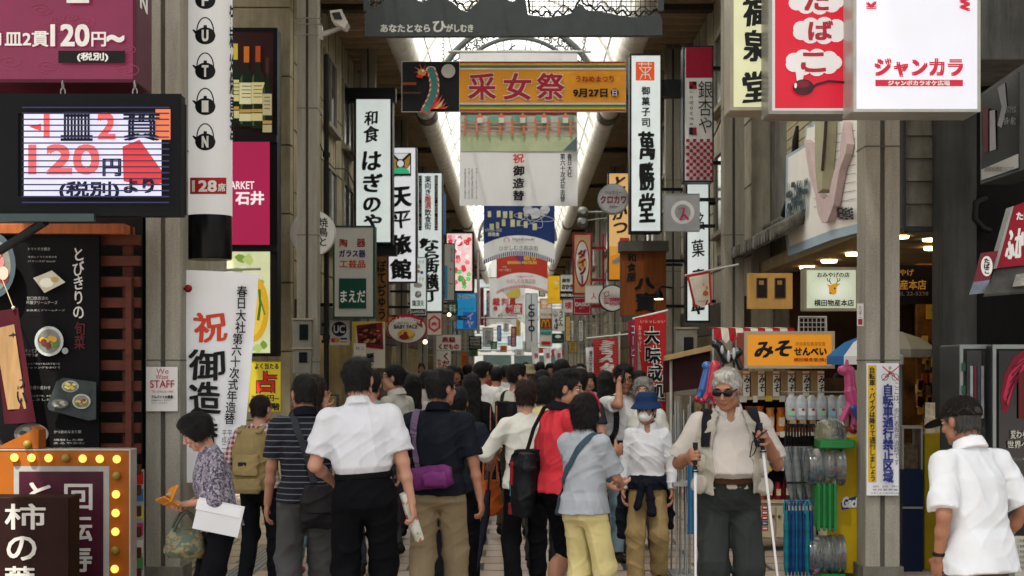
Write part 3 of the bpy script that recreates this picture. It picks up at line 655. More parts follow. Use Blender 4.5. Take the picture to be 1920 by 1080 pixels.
s = sign('shop_sign', 'slim dark red edged sign beside the blue cosmetics sign', 'sign', (894, 470, 899, 625), 55, .3, .01, mat('#6d2a34', .4), mat('#a8a4a0', .5), G_BOX, bracket=-3.95); s.done()
# hanging bulb lamp on the left row
for (x, y, d), lb in zip(((797, 641, 40), (842, 590, 46)), ('small glowing bulb under the cafe omelette sign', 'small glowing bulb beside the dark green square sign')):
    p = W(x, y, d); t = thing('bulb_lamp', lb, 'lamp', tuple(p), 'bare bulbs on the ryokan side')
    m = MB(); m.ball(p, .055, 10); m.build('bulb', lit('#ffd9a0', 9), t); m = MB(); m.tube([p+Vector((0, 0, .05)), p+Vector((0, .1, .18)), p+Vector((-.6, .1, .2))], .015, 6); m.build('arm', DARK, t)
# ---- wine poster tower
s = sign('poster_tower', 'tall black framed display of wine bottles over a crimson market panel and salad photo', 'sign', (345, 52, 520, 668), 25.3, .4, .07, DARK, mat('#1a1211', .5), None)
s.rect(352, 60, 513, 255, lit('#3a1a18', .3)).poly([(352, 215), (513, 245), (513, 255), (352, 255)], lit('#241010', .3))
for i, (x, w, y0, y1, cap, lab) in enumerate(((441, 14, 82, 232, '#c9b04a', '#cfc98a'), (463, 14, 88, 238, '#c46a24', '#d6cfa0'), (485, 13, 88, 242, '#a8481e', '#cfc48a'), (503, 9, 110, 248, '#3a2a20', '#b8ac80'))):
    gl = lit('#1c2a1a', .35)
    s.poly([(x-w*.32, y0), (x+w*.32, y0), (x+w*.34, y0+42), (x+w, y0+60), (x+w, y1), (x-w, y1), (x-w, y0+60), (x-w*.34, y0+42)], gl)
    s.rect(x-w*.36, y0, x+w*.36, y0+30, lit(cap, .6)).poly([(x-w*.8, y0+60), (x-w*.55, y0+52), (x-w*.55, y1-4), (x-w*.8, y1-6)], lit('#56683c', .4))
    s.rect(x-w*.95, y0+68, x+w*.95, y0+108, lit(lab, .6)).rect(x-w*.95, y0+118, x+w*.95, y0+124, lit('#c49a4a', .5)).rect(x-w*.95, y0+126, x+w*.95, y0+140, lit(lab, .55))
    for k in range(4): s.rect(x-w*.6, y0+74+k*7, x+w*.6, y0+75.5+k*7, lit('#6a6040', .4))
s.rect(352, 268, 508, 460, lit('#a8244e', .75, .03)).t('MARKET', 424, 342, 479, 356, lit('#f0dce0', .9), bold=.3).t('石井', 445, 361, 497, 385, lit('#f0dce0', .9), bold=.9).t('成城', 385, 361, 437, 385, lit('#f0dce0', .9), bold=.9)
s.rect(352, 473, 509, 662, lit('#d4d6a8', .75, .1))
rn = random.Random(5)
for i in range(46):
    x, y = rn.uniform(360, 500), rn.uniform(480, 655); k = rn.uniform(4, 13)
    s.poly([(x+k*math.cos(t*.9+i)*rn.uniform(.5, 1.1), y+k*math.sin(t*.9+i)*rn.uniform(.5, 1.1)) for t in range(7)], lit(rn.choice(['#b8c878', '#dfe2c0', '#98b050', '#c8d090', '#e8e6cc', '#7a9a3c']), .7)); s.off -= .002
s.ell(478, 580, 30, 62, lit('#d6a428', .75)).ell(474, 582, 24, 50, lit('#e6c04a', .75)).line([(490, 545), (492, 570), (488, 600)], 5, lit('#4a7a2c', .6)).line([(492, 560), (500, 590)], 3, lit('#5a8a34', .6))
B('divider', DARK, s.root, (W(345, 0, 25.3).x, W(520, 0, 25.3).x, 25.23, 25.29, W(0, 268, 25.3).z+.004, W(0, 255, 25.3).z)); B('divider', DARK, s.root, (W(345, 0, 25.3).x, W(520, 0, 25.3).x, 25.23, 25.29, W(0, 473, 25.3).z+.004, W(0, 460, 25.3).z)); s.done()
s = sign('fortune_sign', 'yellow fortune telling sign with a big red character under the wine poster', 'sign', (466, 678, 527, 772), 25.2, .05, .008, mat('#a8982a', .5), lit('#dcc53a', .35), None)
s.t('よく当たる', 478, 681, 522, 692, BLK, bold=.3).t('占', 483, 698, 517, 734, BLK, bold=3).t('占', 483, 698, 517, 734, ink('#c8302a'), bold=1.4).t('3000円~', 472, 741, 523, 752, BLK, bold=.3).t('3階', 500, 756, 524, 769, BLK, bold=.7).done()
# ---- tall hanging lantern with kettles
d = 15.2; a, b = W(350, 405, d), W(435, -60, d); r = (b.x-a.x)/2; cx = (a.x+b.x)/2
L = thing('cylinder_lantern', 'tall white cylinder lantern with black kettle emblems and a dark base', 'lantern', (cx, d, W(0, 487, d).z))
m = MB(); m.lathe((cx, d, a.z), [(r, 0), (r, b.z-a.z)], 40); m.build('shade', lit('#dedcd8', .5, .03), L)
m = MB(); m.lathe((cx, d, W(0, 487, d).z), [(r*.96, 0), (r*.99, .02), (r*.99, a.z-W(0, 487, d).z-.002)], 40); m.build('base', mat('#0e0f12', .25, .1), L)
def cyl(d, cx, r):
    def M(x, y, o=0):
        D = d-r
        for _ in range(6):
            X = (x-CX)/F*D; th = math.asin(max(-.999, min(.999, (X-cx)/r))); D = d-r*math.cos(th)
        rr = r+o; return Vector((cx+rr*math.sin(th), d-rr*math.cos(th), W(0, y, D).z))
    return M
s = Sign(L, cyl(d, cx, r), .0015, .002)
def strips(x0, x1, f0, f1, m, name, n=14):
    for i in range(n):
        u, v = x0+(x1-x0)*i/n, x0+(x1-x0)*(i+1)/n
        s.poly([(u, f0(u)), (v, f0(v)), (v, f1(v)), (u, f1(u))], m, name); s.off -= s.step
    s.off += s.step
for i, ch in enumerate('FUTIN'):
    yy = -1+i*66.3
    el = lambda sg: (lambda x: yy+2+sg*16*math.sqrt(max(0, 1-((x-385)/19)**2)))
    s.off = .003; strips(366.1, 403.9, el(-1), el(1), K, 'emblem', 18)
    s.off = .006; s.poly([(370, yy+3), (361, yy-9), (364, yy-10), (375, yy-3)], K, 'emblem'); s.poly([(382, yy-13), (388, yy-13), (388, yy-18), (382, yy-18)], K, 'emblem')
    s.line([(385+15*math.cos(R(q)), yy-6+26*math.sin(R(q))) for q in range(180, 361, 15)], 2.2, K, 'emblem')
    s.off = .014; s.t(ch, 380, yy-8, 390, yy+12, WHT, bold=.9)
s.off = .004
strips(357, 424, lambda x: 333, lambda x: 364, ink('#a8202c'), 'strip', 20)
s.off = .008; s.t('128', 362, 339, 405, 359, WHT, bold=.9).t('席', 408, 344, 421, 359, WHT, bold=.4)
s.v('や炭火焼鳥酒', 432, 5, 265, 8, K, bold=.5).done()
B('arm', DARK, L, (W(240, 0, 14.6).x, cx-r*.6, d-.04, d+.04, W(0, 455, d).z, W(0, 441, d).z), (W(250, 0, 14.6).x, cx-r*.6, d+.05, d+.09, W(0, 475, d).z, W(0, 467, d).z))
# ---- congratulation cloth banner on the left
def cloth(name, label, M, pts, col, amp=.03, cat='banner', group=None, nx=16, ny=40, th=None, wave=3.0):
    """hanging cloth: quad of photo points (tl, tr, br, bl) turned into a gently folded sheet; returns a Sign following its folds"""
    tl, tr, br, bl = pts
    def P(u, v):
        x = (tl[0]*(1-u)+tr[0]*u)*(1-v)+(bl[0]*(1-u)+br[0]*u)*v; y = (tl[1]*(1-u)+tr[1]*u)*(1-v)+(bl[1]*(1-u)+br[1]*u)*v
        return M(x, y, amp*(.3+.7*v)*math.sin(u*wave*2.2+v*wave+.6)+amp*.4*math.sin(v*7+u*2))
    c = P(.5, 1); root = thing(name, label, cat, tuple(c), group)
    m = MB(); vs = [P(i/nx, j/ny) for j in range(ny+1) for i in range(nx+1)]
    nrm = M(tl[0], tl[1], .006)-M(tl[0], tl[1], 0)
    k = len(vs); vs = vs+[v-nrm for v in vs]
    fs = []
    for j in range(ny):
        for i in range(nx):
            q = (j*(nx+1)+i, j*(nx+1)+i+1, (j+1)*(nx+1)+i+1, (j+1)*(nx+1)+i); fs.append(q[::-1]); fs.append(tuple(x+k for x in q))
    m.add(vs, fs, 0, True); m.build('cloth', col if not isinstance(col, str) else mat(col, .8, .04, 2), root)
    def M2(x, y, o=0):
        v = min(1, max(0, (y-(tl[1]+tr[1])/2)/(((bl[1]+br[1])-(tl[1]+tr[1]))/2)))
        xl, xr = tl[0]*(1-v)+bl[0]*v, tr[0]*(1-v)+br[0]*v; u = (x-xl)/(xr-xl)
        return M(x, y, amp*(.3+.7*v)*math.sin(u*wave*2.2+v*wave+.6)+amp*.4*math.sin(v*7+u*2)+o+.004)
    return Sign(root, M2)
CL = mat('#e6e7ea', .85, .04, 2)
s = cloth('cloth_banner', 'white upright shrine banner with one red and several black brush characters', front(14.95), ((347, 506), (486, 512), (452, 905), (347, 905)), CL, .025)
s.t('祝', 365, 586, 424, 640, ink('#c8452c'), brush=1.7).t('御', 355, 656, 420, 712, K, brush=1.8).t('造', 357, 718, 412, 776, K, brush=1.8).t('替', 357, 790, 410, 840, K, brush=1.8)
s.v('春日大社', 455, 536, 625, 19, K, bold=.3, dx=-1).v('第六十次式年造替', 447, 625, 795, 19, K, bold=.3, dx=-2).v('平成二十七年', 434, 805, 880, 9, K).v('平成二十八年', 424, 805, 880, 9, K).done()
a = W(330, 509, 14.95); b = W(488, 504, 14.95); m = MB(); m.tube([(-3.5, 14.97, a.z), (b.x, 14.97, b.z)], .012, 8); m.build('banner_rod', STEEL, s.root)
m = MB(); p = W(353, 541, 14.8); m.ball(p, .04, 12); m.tube([p, p+Vector((-.12, .05, .0))], .012, 6); tag(m.build('red_lamp', mat('#7d1420', .2)), 'small dark red lamp cover on the pillar beside the shrine banner', 'lamp')
# ---- staff wanted notice on the left pillar
s = poster('staff_notice', 'white staff wanted notice taped to the first concrete pillar', (274, 688, 333, 771), 14.61, '#cfcdc8', 'notice', .004)
PK = ink('#a83248')
s.t('We', 293, 691, 316, 701, PK).t('Want', 292, 702, 316, 711, PK).t('STAFF', 282, 713, 327, 727, PK, bold=.2).t('TEL 0742-26-1909', 285, 732, 325, 736, PK).t('アルバイト大募集', 285, 741, 325, 747, BLK, bold=.2).t('時給800円以上 週2日より', 285, 749, 322, 752, BLK).t('18才以上65才まで', 285, 754, 315, 757, BLK).done()
# ---- sushi sign, screen, menu board, arrow sign
s = sign('sushi_sign', 'maroon sushi price sign hung high above the price screen', 'sign', (-60, -80, 256, 155), 13.0, .55, .03, mat('#4a1226', .4, .1), lit('#86244a', .55, .12), None)
rn = random.Random(2)
for i in range(14):
    x, y = rn.uniform(0, 240), rn.uniform(0, 140); rr = rn.uniform(14, 34)
    s.line([(x+rr*(1-q/26)*math.cos(q*.5+i), y+rr*.5*(1-q/26)*math.sin(q*.5+i)) for q in range(24)], 1.2, mat('#8a4258', .5, .05)); s.off -= .002
s.off += .006
s.t('1皿2貫', 0, 60, 92, 88, WHT, bold=.7).t('120', 98, 48, 168, 87, WHT, bold=1.6).t('円', 174, 62, 200, 88, WHT, bold=.7).t('~', 203, 68, 234, 80, WHT, bold=1.2).rect(112, 97, 237, 120, ink('#141214'), 'strip').t('(税別)', 148, 101, 205, 117, WHT, bold=.6).rect(128, -20, 170, 8, WHT).done()
a = W(262, 10, 13.2); q = Sign(s.root, lambda x, y, o=0: Vector((W(256, 0, 13).x+.0+o, 13.0+(x-256)*.02, W(0, y, 13.2).z))); q.t('N', 262, -10, 274, 18, WHT, bold=.8).done()
def chain(name, label, p0, p1, group=None, r=.012):
    m = MB(); p0, p1 = Vector(p0), Vector(p1); L = (p1-p0).length; n = max(2, int(L/.05)); u = (p1-p0)/n
    for i in range(n):
        c = p0+u*(i+.5); w = Vector((1, 0, 0)) if i % 2 else Vector((0, 1, 0))
        m.tube([c+u*.62*math.cos(t*math.pi/4)+w*.02*math.sin(t*math.pi/4) for t in range(8)], r*.55, 5, closed=True)
    return tag(m.build(name, STEEL), label, 'chain', group)
for x, lb in ((118, 'short steel chain and ring holding the price screen, street wall side'), (253, 'short steel chain and ring holding the price screen, arcade side')):
    chain('chain', lb, W(x, 152, 13.0), W(x, 180, 13.0), 'chains between the sushi sign and the screen')
d = 12.9; a, b = W(0, 405, d), W(345, 178, d)
s = sign('price_screen', 'LED price screen in a black case showing red and black sushi prices', 'screen', (-2, 176, 340, 405), d, .16, .17, mat('#08090c', .6, .1, spec=.15), None, None)
x0, x1, y0, y1 = 45, 320, 198, 386
s.rect(x0, y0, x1, y1, lit('#d9d9f2', .95, .08)).poly([(230, 275), (262, 262), (318, 340), (280, 350), (232, 340)], lit('#d83a3c', .9)).rect(292, 205, 320, 262, lit('#e0764a', .95)).poly([(55, 238), (78, 232), (78, 246)], lit('#d84a4a', .9))
RL = lit('#e0605e', .95); BLn = ink('#10142a')
s.t('1', 84, 214, 93, 258, RL, bold=1.2).t('皿', 118, 212, 172, 262, BLn, bold=3).t('2', 186, 214, 216, 260, RL, bold=2.2).t('貫', 236, 212, 298, 262, BLn, bold=3.0).t('120', 58, 274, 186, 326, RL, bold=2.6).t('円', 196, 300, 228, 330, BLn, bold=1.6).t('(税別)', 115, 342, 225, 374, BLn, bold=1.1).t('より', 236, 336, 290, 362, BLn, bold=1.5)
for i in range(17): s.rect(x0, y0+4+i*11.1, x1, y0+6.6+i*11.1, ink('#34345a'), 'scan_gap'); s.off -= s.step*.9
s.done()
B('case_side', mat('#1a1b1e', .4), s.root, (W(330, 0, d).x, W(341, 0, d).x, 13.061, 13.1, W(0, 400, d).z, W(0, 190, d).z))
B('shelf_arm', mat('#3c4648', .4, .1, metal=.5), s.root, (W(-20, 0, d).x, W(182, 0, d).x, 12.8, 12.86, W(0, 417, d).z, W(0, 402, d).z-.003))
m = MB(); m.tube([W(0, 470, 13.3), W(85, 415, 12.9)], .04, 8); m.build('strut', mat('#16181a', .5), s.root)
s = poster('menu_board', 'black menu board with small dish photos and white vertical writing', (-60, 441, 186, 960), 14.25, mat('#080708', .7, .1, spec=.1), 'menu board', .05)
s.v('とびきりの', 148, 462, 600, 22, ink('#b8b4b0'), brush=.5).v('旬菜', 150, 603, 655, 20, ink('#4a1016'), bold=.3)
GT = ink('#8d8a86')
def dish(x, y, rx, ry, plate, foods):
    s.ell(x, y, rx, ry, mat(plate, .3, .15, 20)).ell(x, y, rx*.8, ry*.8, mat('#6b6a62', .4, .2, 20))
    rn = random.Random(int(x*y))
    for i in range(12): s.ell(x+rn.uniform(-.55, .55)*rx, y+rn.uniform(-.5, .5)*ry, rx*.22, ry*.2, ink(rn.choice(foods))); s.off -= .002
for tx, x0, x1, y0, y1 in (('トマトすき焼き', 54, 95, 464, 470), ('牛肉とトマトの甘みを', 54, 108, 480, 484), ('バランスが Good!', 54, 105, 488, 492), ('甘口奈良漬の', 52, 92, 556, 563), ('吟醸クリームチーズ', 52, 110, 564, 571), ('奈良漬とクリームチーズ', 52, 124, 580, 584), ('チキンとアボカドの', 43, 98, 654, 661), ('コブサラダ', 43, 74, 663, 669), ('チキンとアボカドを入れて食べる', 46, 115, 680, 684), ('ドレッシングをかけて', 46, 116, 687, 691), ('造り盛り合わせ', 52, 98, 723, 730), ('お造り三種です。本日', 52, 99, 740, 744), ('いしました', 52, 99, 747, 751), ('かつおのなまり節', 105, 156, 806, 812), ('燻製した鰹', 105, 160, 822, 826), ('まろやかに', 105, 163, 828, 832)): s.t(tx, x0, y0, x1, y1, GT)
s.poly([(67, 522), (102, 508), (127, 530), (88, 550)], mat('#b0ab98', .3, .1)).ell(92, 531, 13, 9, mat('#d0cdbc', .3)).ell(107, 525, 7, 5, ink('#a88a4a'))
dish(97, 640, 27, 28, '#9aa09c', ['#4a6a2c', '#a8863a', '#c8b45a', '#5a2a20', '#7a8a4a']); s.ell(128, 658, 6, 6, mat('#7d8480', .3))
s.poly([(95, 760), (112, 715), (125, 708), (186, 716), (186, 785), (172, 788), (98, 768)], mat('#2c3232', .5, .3, 12))
dish(138, 724, 16, 11, '#8d9088', ['#b8a03a', '#c8b860']); dish(160, 752, 17, 14, '#989a90', ['#5a6a2a', '#b0a060', '#7a2c30']); dish(121, 756, 16, 9, '#4a4d4a', ['#9a948a', '#5a544c'])
dish(-4, 500, 44, 62, '#3d4a50', ['#9a4a48', '#b86a64', '#7a2c30', '#d0a090', '#c06a30']); dish(70, 812, 32, 20, '#53524f', ['#8d8a84', '#3a3836']); dish(-2, 840, 22, 26, '#2b2422', ['#7a7a3a', '#5a5a2a'])
s.done()
s = cloth('wall_hanging', 'maroon cloth hanging scroll with black brush writing in front of the menu board', front(14.0), ((-14, 585), (34, 577), (67, 792), (8, 795)), '#3a0a14', .02, 'wall hanging', nx=8, ny=20)
s.poly([(-10, 617), (27, 608), (51, 766), (14, 768)], mat('#8a6d4a', .8, .2, 3, stretch=(8, 1, 1))).v('萩の味わい', 22, 625, 760, 20, K, brush=1.0, dx=5).done()
m = MB(); p = W(25, 577, 13.97); m.tube([W(-5, 500, 14.0), p], .004, 5); m.ball(p, .018, 8); m.build('cord', mat('#b0a488', .6), s.root)
s = sign('arrow_sign', 'orange arrow marquee sign edged with round bulbs around a maroon sushi panel', 'sign', (-70, 842, 245, 1200), 13.2, .22, .012, mat('#9a948a', .4, .1, metal=.3), mat('#8a4a0e', .5, .12, 3), None)
m = MB(); m.slab([W(-10, 841, 13.2), W(62, 806, 13.2), W(62, 841, 13.2)], (0, .2, 0)); m.slab([W(60, 800, 13.19), W(72, 806, 13.19), W(72, 841, 13.19), W(60, 841, 13.19)], (0, .21, 0)); m.build('arrow_head', mat('#8a4a0e', .5, .12, 3), s.root)
s.rect(26, 874, 205, 1190, mat('#8b8a86', .4, .1), 'border').rect(36, 884, 194, 1190, mat('#37101e', .4, .3, 4), 'inner_panel')
WS = ink('#aaa7a1')
for ch, y in (('回', 908), ('転', 966), ('寿', 1024), ('司', 1082)): s.t(ch, 122, y, 173, y+47, WS, bold=1.0)
s.t('と', 56, 905, 98, 940, WS, bold=1.0).done()
bm = MB(); bo = MB(); k = 0
for i in range(7): 
    if i == 3: continue
    bm.ball(W(27+i*32, 858+i*.5, 13.17), .037, 12, squash=(1, .8, 1))
for i in range(7):
    (bo if i in (0, 4) else bm).ball(W(218-i*.6, 892+i*35, 13.17), .037, 12, squash=(1, .8, 1))
bo.ball(W(123, 859, 13.17), .037, 12); bo.ball(W(51, 833, 13.17), .037, 12)
bm.build('lit_bulb', lit('#ffc65a', 1.6), s.root); bo.build('unlit_bulb', mat('#7d6a2a', .3), s.root)
# dark persimmon leaf stand in front
d = 12.4; a, b = W(-60, 1180, d), W(130, 932, d); r = thing('leaf_sushi_stand', 'dark brown standing board with white persimmon leaf sushi writing', 'sign', ((a.x+b.x)/2, d, 0))
B('board', mat('#21100d', .6, .25, 3, spec=.08), r, (a.x, b.x, d, d+.3, 0, b.z), bev=.01)
s = Sign(r, front(d)); s.t('柿', 10, 945, 85, 992, WS, bold=.8).t('の', 14, 1006, 68, 1050, WS, bold=.9).t('葉', 10, 1062, 66, 1110, WS, bold=.8).done()
# magazines/colour strips by lattice
s = poster('notice_strip', 'strip of small coloured notices behind the wooden lattice', (252, 880, 270, 1100), 14.6, '#a8a4a0', 'notice', .01)
for i, c in enumerate(('#b8322c', '#3a78a0', '#c8b83a', '#b83a6a', '#c8c4ba', '#4a8a4a')): s.rect(253, 884+i*32, 269, 908+i*32, ink(c)); 
s.done()
# ================================================================ over the street
d = 20.0; a, b = W(684, 68, d), W(1242, 0, d)
r = thing('gantry_board', 'dark grey scallop topped gantry board with white street slogan, above the banners', 'gantry sign', (0, d, a.z))
GD = mat('#3d4244', .5, .12, 5, bump=.1)
prof = [(684, 34)]
for x in range(690, 1242, 6):
    if x < 985: y = 8-22*abs(math.sin((x-690)/98*math.pi*.5+.3))+22*(.5+.5*math.cos((x-735)/98*2*math.pi))*.0+18*(1-abs(math.sin((x-705)/85*math.pi/1.0)))
    else: y = 26+6*math.sin((x-985)/26)+(-16*math.exp(-((x-1087)/9)**2))
    prof.append((x, y))
prof += [(1242, 36), (1242, 66), (684, 68)]
m = MB(); m.slab([W(x, y, d) for x, y in prof], (0, .12, 0)); m.build('board', GD, r)
m = MB(); wm = mat('#26282a', .5)
for x in range(688, 1243, 9): m.tube([W(x, -60, d+.16), W(x, 36, d+.16)], .006, 4, caps=False)
for y in range(-60, 36, 9): m.tube([W(686, y, d+.17), W(1242, y, d+.17)], .006, 4, caps=False)
m.build('wire_mesh', wm, r)
m = MB()
for k, (x0, x1) in enumerate(((686, 985), (985, 1240))):
    m.tube([W(x, prof[min(len(prof)-4, max(1, int((x-690)/6)+1))][1]-6+5*math.sin(x*.31+k), d+.08+.04*math.sin(x*.5)) for x in range(x0, x1, 4)], .014, 5)
    m.tube([W(x, prof[min(len(prof)-4, max(1, int((x-690)/6)+1))][1]-12+7*math.sin(x*.17+k), d+.1) for x in range(x0, x1, 4)], .009, 5)
m.build('vine_trim', wm, r)
B('post', GD, r, (a.x-.02, a.x+.06, d+.01, d+.1, W(0, 20, d).z, 9.42), (b.x-.06, b.x+.02, d+.01, d+.1, W(0, 20, d).z, 9.42))
s = Sign(r, front(d)); WG = ink('#b9bbb6')
s.t('あなたとなら', 714, 46, 806, 60, WG, bold=.5).t('ひ', 812, 40, 836, 60, WG, bold=.6).t('がしむき', 837, 46, 887, 60, WG, bold=.5).done()
for x, lb in ((831, 'chain from the gantry board to the festival banner, dragon end'), (1095, 'chain from the gantry board to the festival banner, date end')):
    chain('chain', lb, W(x, 68, 20.5), W(x, 116, 20.5), 'chains above the festival banner')
d = 20.6; a, b = W(753, 210, d), W(1174, 115, d)
r = thing('festival_banner', 'orange festival banner with rainbow edges, red characters and a night dragon picture', 'banner', (0, d, a.z))
B('board', mat('#c8c6be', .6), r, (a.x, b.x, d, d+.03, a.z, b.z))
s = Sign(r, front(d))
s.rect(754, 116, 861, 209, mat('#121217', .5, .3, 4)).rect(862, 116, 1173, 208, mat('#e29c30', .6, .04, 2))
for y0, y1, c in ((116, 119, '#9a2a22'), (119, 122.5, '#c8b030'), (122.5, 125, '#5a8a3a'), (125, 127.5, '#5a3a78'), (127.5, 131, '#d0ccc8'), (193, 196.5, '#d0ccc8'), (196.5, 199, '#5a3a78'), (199, 202, '#5a8a3a'), (202, 205.5, '#c8b030'), (205.5, 208, '#9a2a22')): s.rect(862, y0, 1173, y1, ink(c), 'stripe'); s.off -= .002
s.off += .003
for ch, x in (('采', 879), ('女', 945), ('祭', 1007)): s.t(ch, x, 139, x+50, 187, ink('#d8cfc8'), bold=2.6, name='outline').t(ch, x, 139, x+50, 187, ink('#a82234'), bold=1.0)
s.t('うねめまつり', 1080, 144, 1150, 155, ink('#a83018'), bold=.3).t('9月27日', 1075, 168, 1138, 183, BLK, bold=.7).ell(1152, 175, 7.5, 7.5, BLK).t('日', 1148, 170, 1156, 181, ink('#c8c4d8'), bold=.4)
s.ell(841, 135, 13, 13, mat('#b9b7b2', .6))
for i in range(16):
    t = i/15; x = 806+12*math.sin(t*3.0+.2)-t*6; y = 132+t*76
    s.ell(x, y, 9.5-2*t*0, 6, ink('#c44a30' if i % 2 else '#c8c4b4')).ell(x, y, 6.5, 4.5, ink('#3f7d78')); s.off -= .004
s.off += .004
for q in range(9): s.poly([(793+4*math.cos(q*.7), 138+4*math.sin(q*.7)), (793+18*math.cos(q*.7+.2), 136+15*math.sin(q*.7+.2)), (793+4*math.cos(q*.7+.5), 138+4*math.sin(q*.7+.5))], ink(['#c8642a', '#c83a2a', '#d8a05a'][q % 3])); s.off -= .002
s.off += .004; s.ell(792, 139, 8, 7, ink('#d08a4a')).ell(788, 146, 6, 3, ink('#c83a2a')).ell(794, 136, 2, 2, WHT)
for q in range(5): s.poly([(806+q*5, 207), (826+q*4, 174+q*7), (816+q*5, 207)], ink(['#a8343a', '#c8524a', '#c8a86a'][q % 3]))
s.rect(756, 158, 782, 163, ink('#7a3a1c')).rect(756, 176, 790, 179, ink('#54301e')).done()
# long white congratulation banner
s = cloth('congratulation_banner', 'large white hanging banner with a shrine photograph and black vertical writing', front(23.5), ((862, 94), (1083, 94), (1083, 386), (862, 386)), CL, .02, ny=30, wave=1.5)
a, b = W(840, 97, 23.5), W(1108, 97, 23.5); m = MB(); m.tube([a, b], .02, 8); m.build('rod', mat('#b9b9b4', .4), s.root)
VM = mat('#c47a5e', .6, .15, 6)
s.rect(864, 205, 1081, 284, mat('#b0bab2', .6, .25, 2)).rect(864, 252, 1081, 284, mat('#b2bf9c', .7, .15, 3)).rect(864, 205, 1081, 216, ink('#7a2a20'))
for i in range(5): s.rect(872+i*44, 216, 900+i*44, 236, mat('#6fa696', .6)); s.rect(872+i*44, 237, 902+i*44, 240, ink('#c8c4b8'))
for y in (230, 238, 246): s.rect(864, y, 1081, y+2.4, VM)
for i in range(10): s.rect(870+i*22, 222, 874+i*22, 256, VM); s.off -= .002
for i in range(5): s.poly([(893+i*40, 222), (900+i*40, 212), (907+i*40, 222)], ink('#c87a5a')).rect(895+i*40, 222, 905+i*40, 232, ink('#d0ccc4'))
s.poly([(1055, 284), (1081, 258), (1081, 284)], ink('#5a6a70'))
s.t('祝', 962, 290, 982, 307, ink('#c8452c'), brush=.7)
for i, ch in enumerate('御造替'): s.t(ch, 962, 313+i*23, 982, 331+i*23, K, brush=.9)
s.v('春日大社', 1067.5, 290, 334, 8.5, BLK, bold=.2).v('第六十次式年造替', 1054.5, 290, 380, 9, BLK, bold=.2)
for x, tx in ((894, '平成二十七年三月二十七日'), (886, '仮殿遷座祭'), (880, '平成二十八年十一月六日'), (873, '本殿遷座祭正遷宮')): s.v(tx, x, 318, 376, 3.6, BLK)
s.done()
def curved(name, label, x0, x1, y0, y1, sag, d, bands, grp='street banners hung in a row under the vault'):
    """hanging street banner with an arched lower edge"""
    M = front(d); n = 24; xm = (x0+x1)/2
    yb = lambda x: y1+sag*((x-xm)/(x1-xm))**2
    r = thing(name, label, 'banner', tuple(M(xm, y1)), grp)
    m = MB()
    for o in (0, .02): m.add([M(x0+(x1-x0)*i/n, y, -o) for i in range(n+1) for y in (y0, yb(x0+(x1-x0)*i/n))], [((2*i, 2*i+1, 2*i+3, 2*i+2) if o == 0 else (2*i+2, 2*i+3, 2*i+1, 2*i)) for i in range(n)])
    m.build('cloth', CL, r)
    m = MB(); m.tube([M(x0-10, y0), M(x1+10, y0)], .025, 6); m.build('rod', mat('#b9b9b4', .4), r)
    s = Sign(r, M)
    for (ya, yb_, flat, c, name2) in bands:      # ya/yb measured at the middle, following the arch unless flat
        pts = [(x0+(x1-x0)*i/n, (ya if flat else ya+sag*((x0+(x1-x0)*i/n-xm)/(x1-xm))**2)) for i in range(n+1)]
        pts += [(x0+(x1-x0)*i/n, yb_+sag*((x0+(x1-x0)*i/n-xm)/(x1-xm))**2) for i in range(n, -1, -1)]
        s.poly(pts, c, name2)
    return s, yb
def fringe(s, yb, x0, x1, h, n, m):
    for i in range(n):
        xa = x0+(x1-x0)*(i+.15)/n; xb = x0+(x1-x0)*(i+.65)/n; s.poly([(xa, yb(xa)-h), (xb, yb(xb)-h), (xb, yb(xb)), (xa, yb(xa))], m, 'fringe'); s.off -= .003
    s.off += .004
NB = ink('#22376e')
s, yb = curved('street_banner', 'navy lantern festival banner with white arched lower part and striped fringe', 907, 1040, 384, 479, 17, 40, [(384, 441, True, NB, 'field')])
rn = random.Random(11)
for i in range(15):
    x = 915+(i % 8)*14+rn.uniform(-3, 3); y = 394+(i//8)*20+rn.uniform(-3, 6); s.rect(x, y, x+6+i % 3, y+11+i % 4, ink('#c9c8a0')); s.off -= .002
s.off += .004
for x, y, rr in ((990, 391, 9), (1004, 400, 10), (1022, 383, 9)): s.ell(x, max(y, 393), rr, rr if y > 392 else 8, ink('#c8ccd4'))
for a0, rx, ry in ((.2, 38, 10), (1.2, 34, 12), (-.7, 36, 11)): s.line([(1001+rx*math.cos(R(q))*math.cos(a0)-ry*math.sin(R(q))*math.sin(a0), 408+.62*(rx*math.cos(R(q))*math.sin(a0)+ry*math.sin(R(q))*math.cos(a0))) for q in range(0, 361, 15)], .9, ink('#b8c0d0'))
s.t('8月5日~14日', 910, 429, 940, 435, WHT).t('燈花会', 915, 436, 936, 443, WHT, bold=.2)
s.t('Higashimuki', 961, 446, 1002, 453, BLK).line([(950+5*math.cos(R(q)), 451+5*math.sin(R(q))) for q in range(150, 391, 30)], 1.2, ink('#b84a4a')).t('ひがしむき商店街', 936, 460, 1009, 469, ink('#3a3c44'), arc=1.5)
fringe(s, yb, 907, 1040, 8, 34, ink('#2c3a66')); s.done()
s, yb = curved('street_banner', 'coral red dance festival banner with white arched lower part, behind the navy one', 931, 1027, 470, 540, 12, 55, [(470, 511, True, ink('#bb3f33'), 'field')])
s.poly([(965, 480), (998, 480), (980, 499)], ink('#6a3a78')).t('祭り', 982, 480, 1004, 488, ink('#d8a83a'), bold=.8).t('BASARA MATSURI', 952, 490, 1006, 495, ink('#d8b050'), bold=.4).t('奈良', 942, 499, 950, 502, WHT).t('バサラ祭り', 935, 504, 958, 509, WHT)
